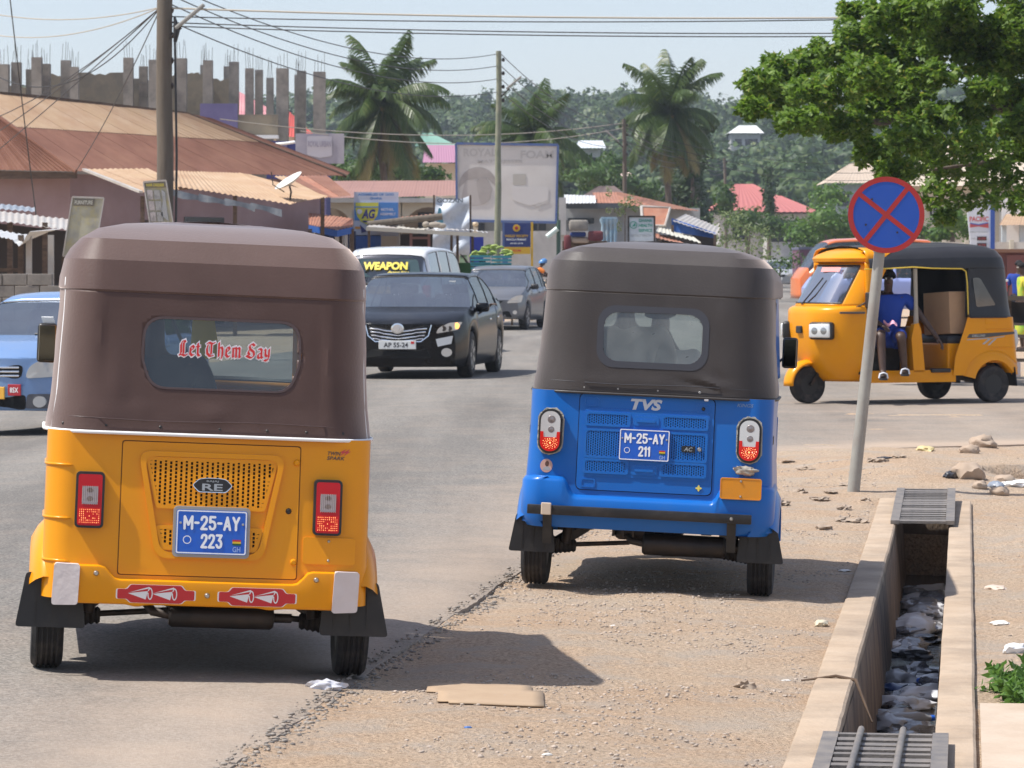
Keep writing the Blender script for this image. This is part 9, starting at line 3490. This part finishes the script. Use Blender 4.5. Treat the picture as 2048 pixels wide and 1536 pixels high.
 for k in range(9):
  a = k * 2.4
  z = .03 + .010 * k
  d = Vector((math.cos(a), math.sin(a), .35))
  c = Vector((.02 * z / .1, 0, z))
  sd = Vector((-math.sin(a), math.cos(a), 0))
  l = .058 - .003 * k
  mb.add([c, c + d * l * .5 + sd * l * .26, c + d * l, c + d * l * .5 - sd * l * .26], [(0, 1, 2, 3)])
 sp = mb.mesh('sprig', leaf_mat('leaf_weed', (0.06, 0.14, 0.02), (0.14, 0.25, 0.05), transl=.35))
 for k in range(190):
  o = link('sprig', sp, w)
  o.location = (g.uniform(-.20, .24), g.uniform(-.30, .30), g.uniform(-.02, .03))
  o.rotation_euler = (g.uniform(-1.0, 1.0), g.uniform(-1.0, 1.0), g.uniform(0, 6.3))
  o.scale = (g.uniform(.7, 1.3),) * 3
 # dry vine from the broken kerb
 p = [uv2xy(-.66, 14.3), uv2xy(-.52, 14.28), uv2xy(-.44, 14.25), uv2xy(-.37, 14.1)]
 zz = dr_z(-.5, 14.3)
 solo('dry_root', MB().tube([(*p[0], zz + .01), (*p[1], zz + .032), (*p[2], zz + .02), (*p[3], zz - .13)], [.004, .007, .008, .004], 6), m_wood, 'dry root hanging over the broken drain kerb', 'root', smooth=60)
litter()

def motorbike():
 x, y = P(1064, 0, 110).x, 110
 r = thing('motorbike', 'small motorbike stopped by the navy and yellow sign', 'motorbike', (x, y, base_z(x, y)), (0, 0, R(-72)))
 for yy, nm in ((-.60, 'rear_wheel'), (.62, 'front_wheel')):
  part(nm, MB().lathe([(.22, -.04), (.28, -.045), (.30, 0), (.28, .045), (.22, .04)], 24, 'X', (0, yy, .30), closed=True), M_RUBBER, r, smooth=50)
  part('hub', MB().lathe([(.06, -.05), (.06, .05), (.001, .05)], 10, 'X', (0, yy, .30)), M_STEEL, r)
 part('frame', MB().tube([(0, -.6, .3), (0, -.1, .45), (0, .25, .75), (0, .45, .85)], .03, 8), M_DARKMETAL, r)
 part('fork', MB().tube([(0, .62, .3), (0, .45, .95)], .03, 8), M_STEEL, r)
 part('tank', MB().bbox((0, .20, .80), (.24, .44, .20), .07), mat('tank_blue', (0.05, 0.25, 0.35), 0.3, coat=.5), r, smooth=50)
 part('seat', MB().bbox((0, -.28, .78), (.24, .66, .10), .04), M_SEAT, r, smooth=50)
 part('engine', MB().bbox((0, .1, .45), (.26, .34, .28), .04), M_DARKMETAL, r)
 part('handlebar', MB().tube([(-.36, .32, 1.04), (-.2, .44, 1.02), (.2, .44, 1.02), (.36, .32, 1.04)], .014, 6), M_BLACK, r)
 part('headlamp', MB().lathe([(.09, .5), (.09, .58), (.001, .60)], 12, 'Y', (0, 0, .90)), M_LAMPW, r)
 person('rider in orange vest and blue helmet bent over the motorbike', 'ride', (x, y, base_z(x, y) + .02), R(-72), top=mat('orange_vest', (0.70, 0.20, 0.02), 0.8), bottom=mat('trousers_blue', (0.05, 0.14, 0.20), 0.9), hat=mat('helmet_blue', (0.06, 0.20, 0.45), 0.25, coat=.6))
motorbike()

def passers():
 def at(px, Y):
  x = P(px, 0, Y).x
  return (x, Y, base_z(x, Y))
 person('person in dark clothes at the pale-roofed kiosk, arm raised', 'stand', at(966, 93), R(150), top=m_dark_c, bottom=m_trous, over=dict(elR=(.34, .10, 1.52), wrR=(.48, .16, 1.74)))
 person('person in a white top standing by the church sign', 'stand', at(768, 93.5), R(190), top=m_white_c, bottom=m_trous)
 person('person in black sitting in front of the blue kiosk sheet', 'stand', at(745, 93.0), R(170), top=m_dark_c, bottom=m_trous, scale=.92)
 person('person in yellow and green wrapper near the red cooler', 'stand', at(2046, 66), R(100), top=mat('yellow_wrap', (0.62, 0.50, 0.05), 0.9, col2=(0.20, 0.45, 0.05), scale=6), bottom=mat('green_wrap', (0.20, 0.50, 0.06), 0.9, col2=(0.6, 0.5, 0.05), scale=5), skirt=True, scale=.97)
 person('person in blue shirt beside the maroon kiosk', 'stand', at(2038, 72), R(170), top=m_shirt_b, bottom=m_trous)
passers()

# ================================================================== haze
def haze():
 m = bpy.data.materials.new('haze')
 m.use_nodes = True
 nt = m.node_tree
 for n in list(nt.nodes):
  nt.nodes.remove(n)
 out = nt.nodes.new('ShaderNodeOutputMaterial')
 v = nt.nodes.new('ShaderNodeVolumePrincipled')
 v.inputs['Color'].default_value = (0.80, 0.88, 1.0, 1)
 v.inputs['Density'].default_value = HAZE_D
 v.inputs['Anisotropy'].default_value = 0.2
 nt.links.new(v.outputs[0], out.inputs['Volume'])
 o = link('haze', MB().box((0, 480, 29), (900, 1060, 62)).mesh('haze', m))
 o['kind'] = 'stuff'
 o['label'] = 'thin pale haze over the whole valley'
HAZE_D = 0.0003
haze()
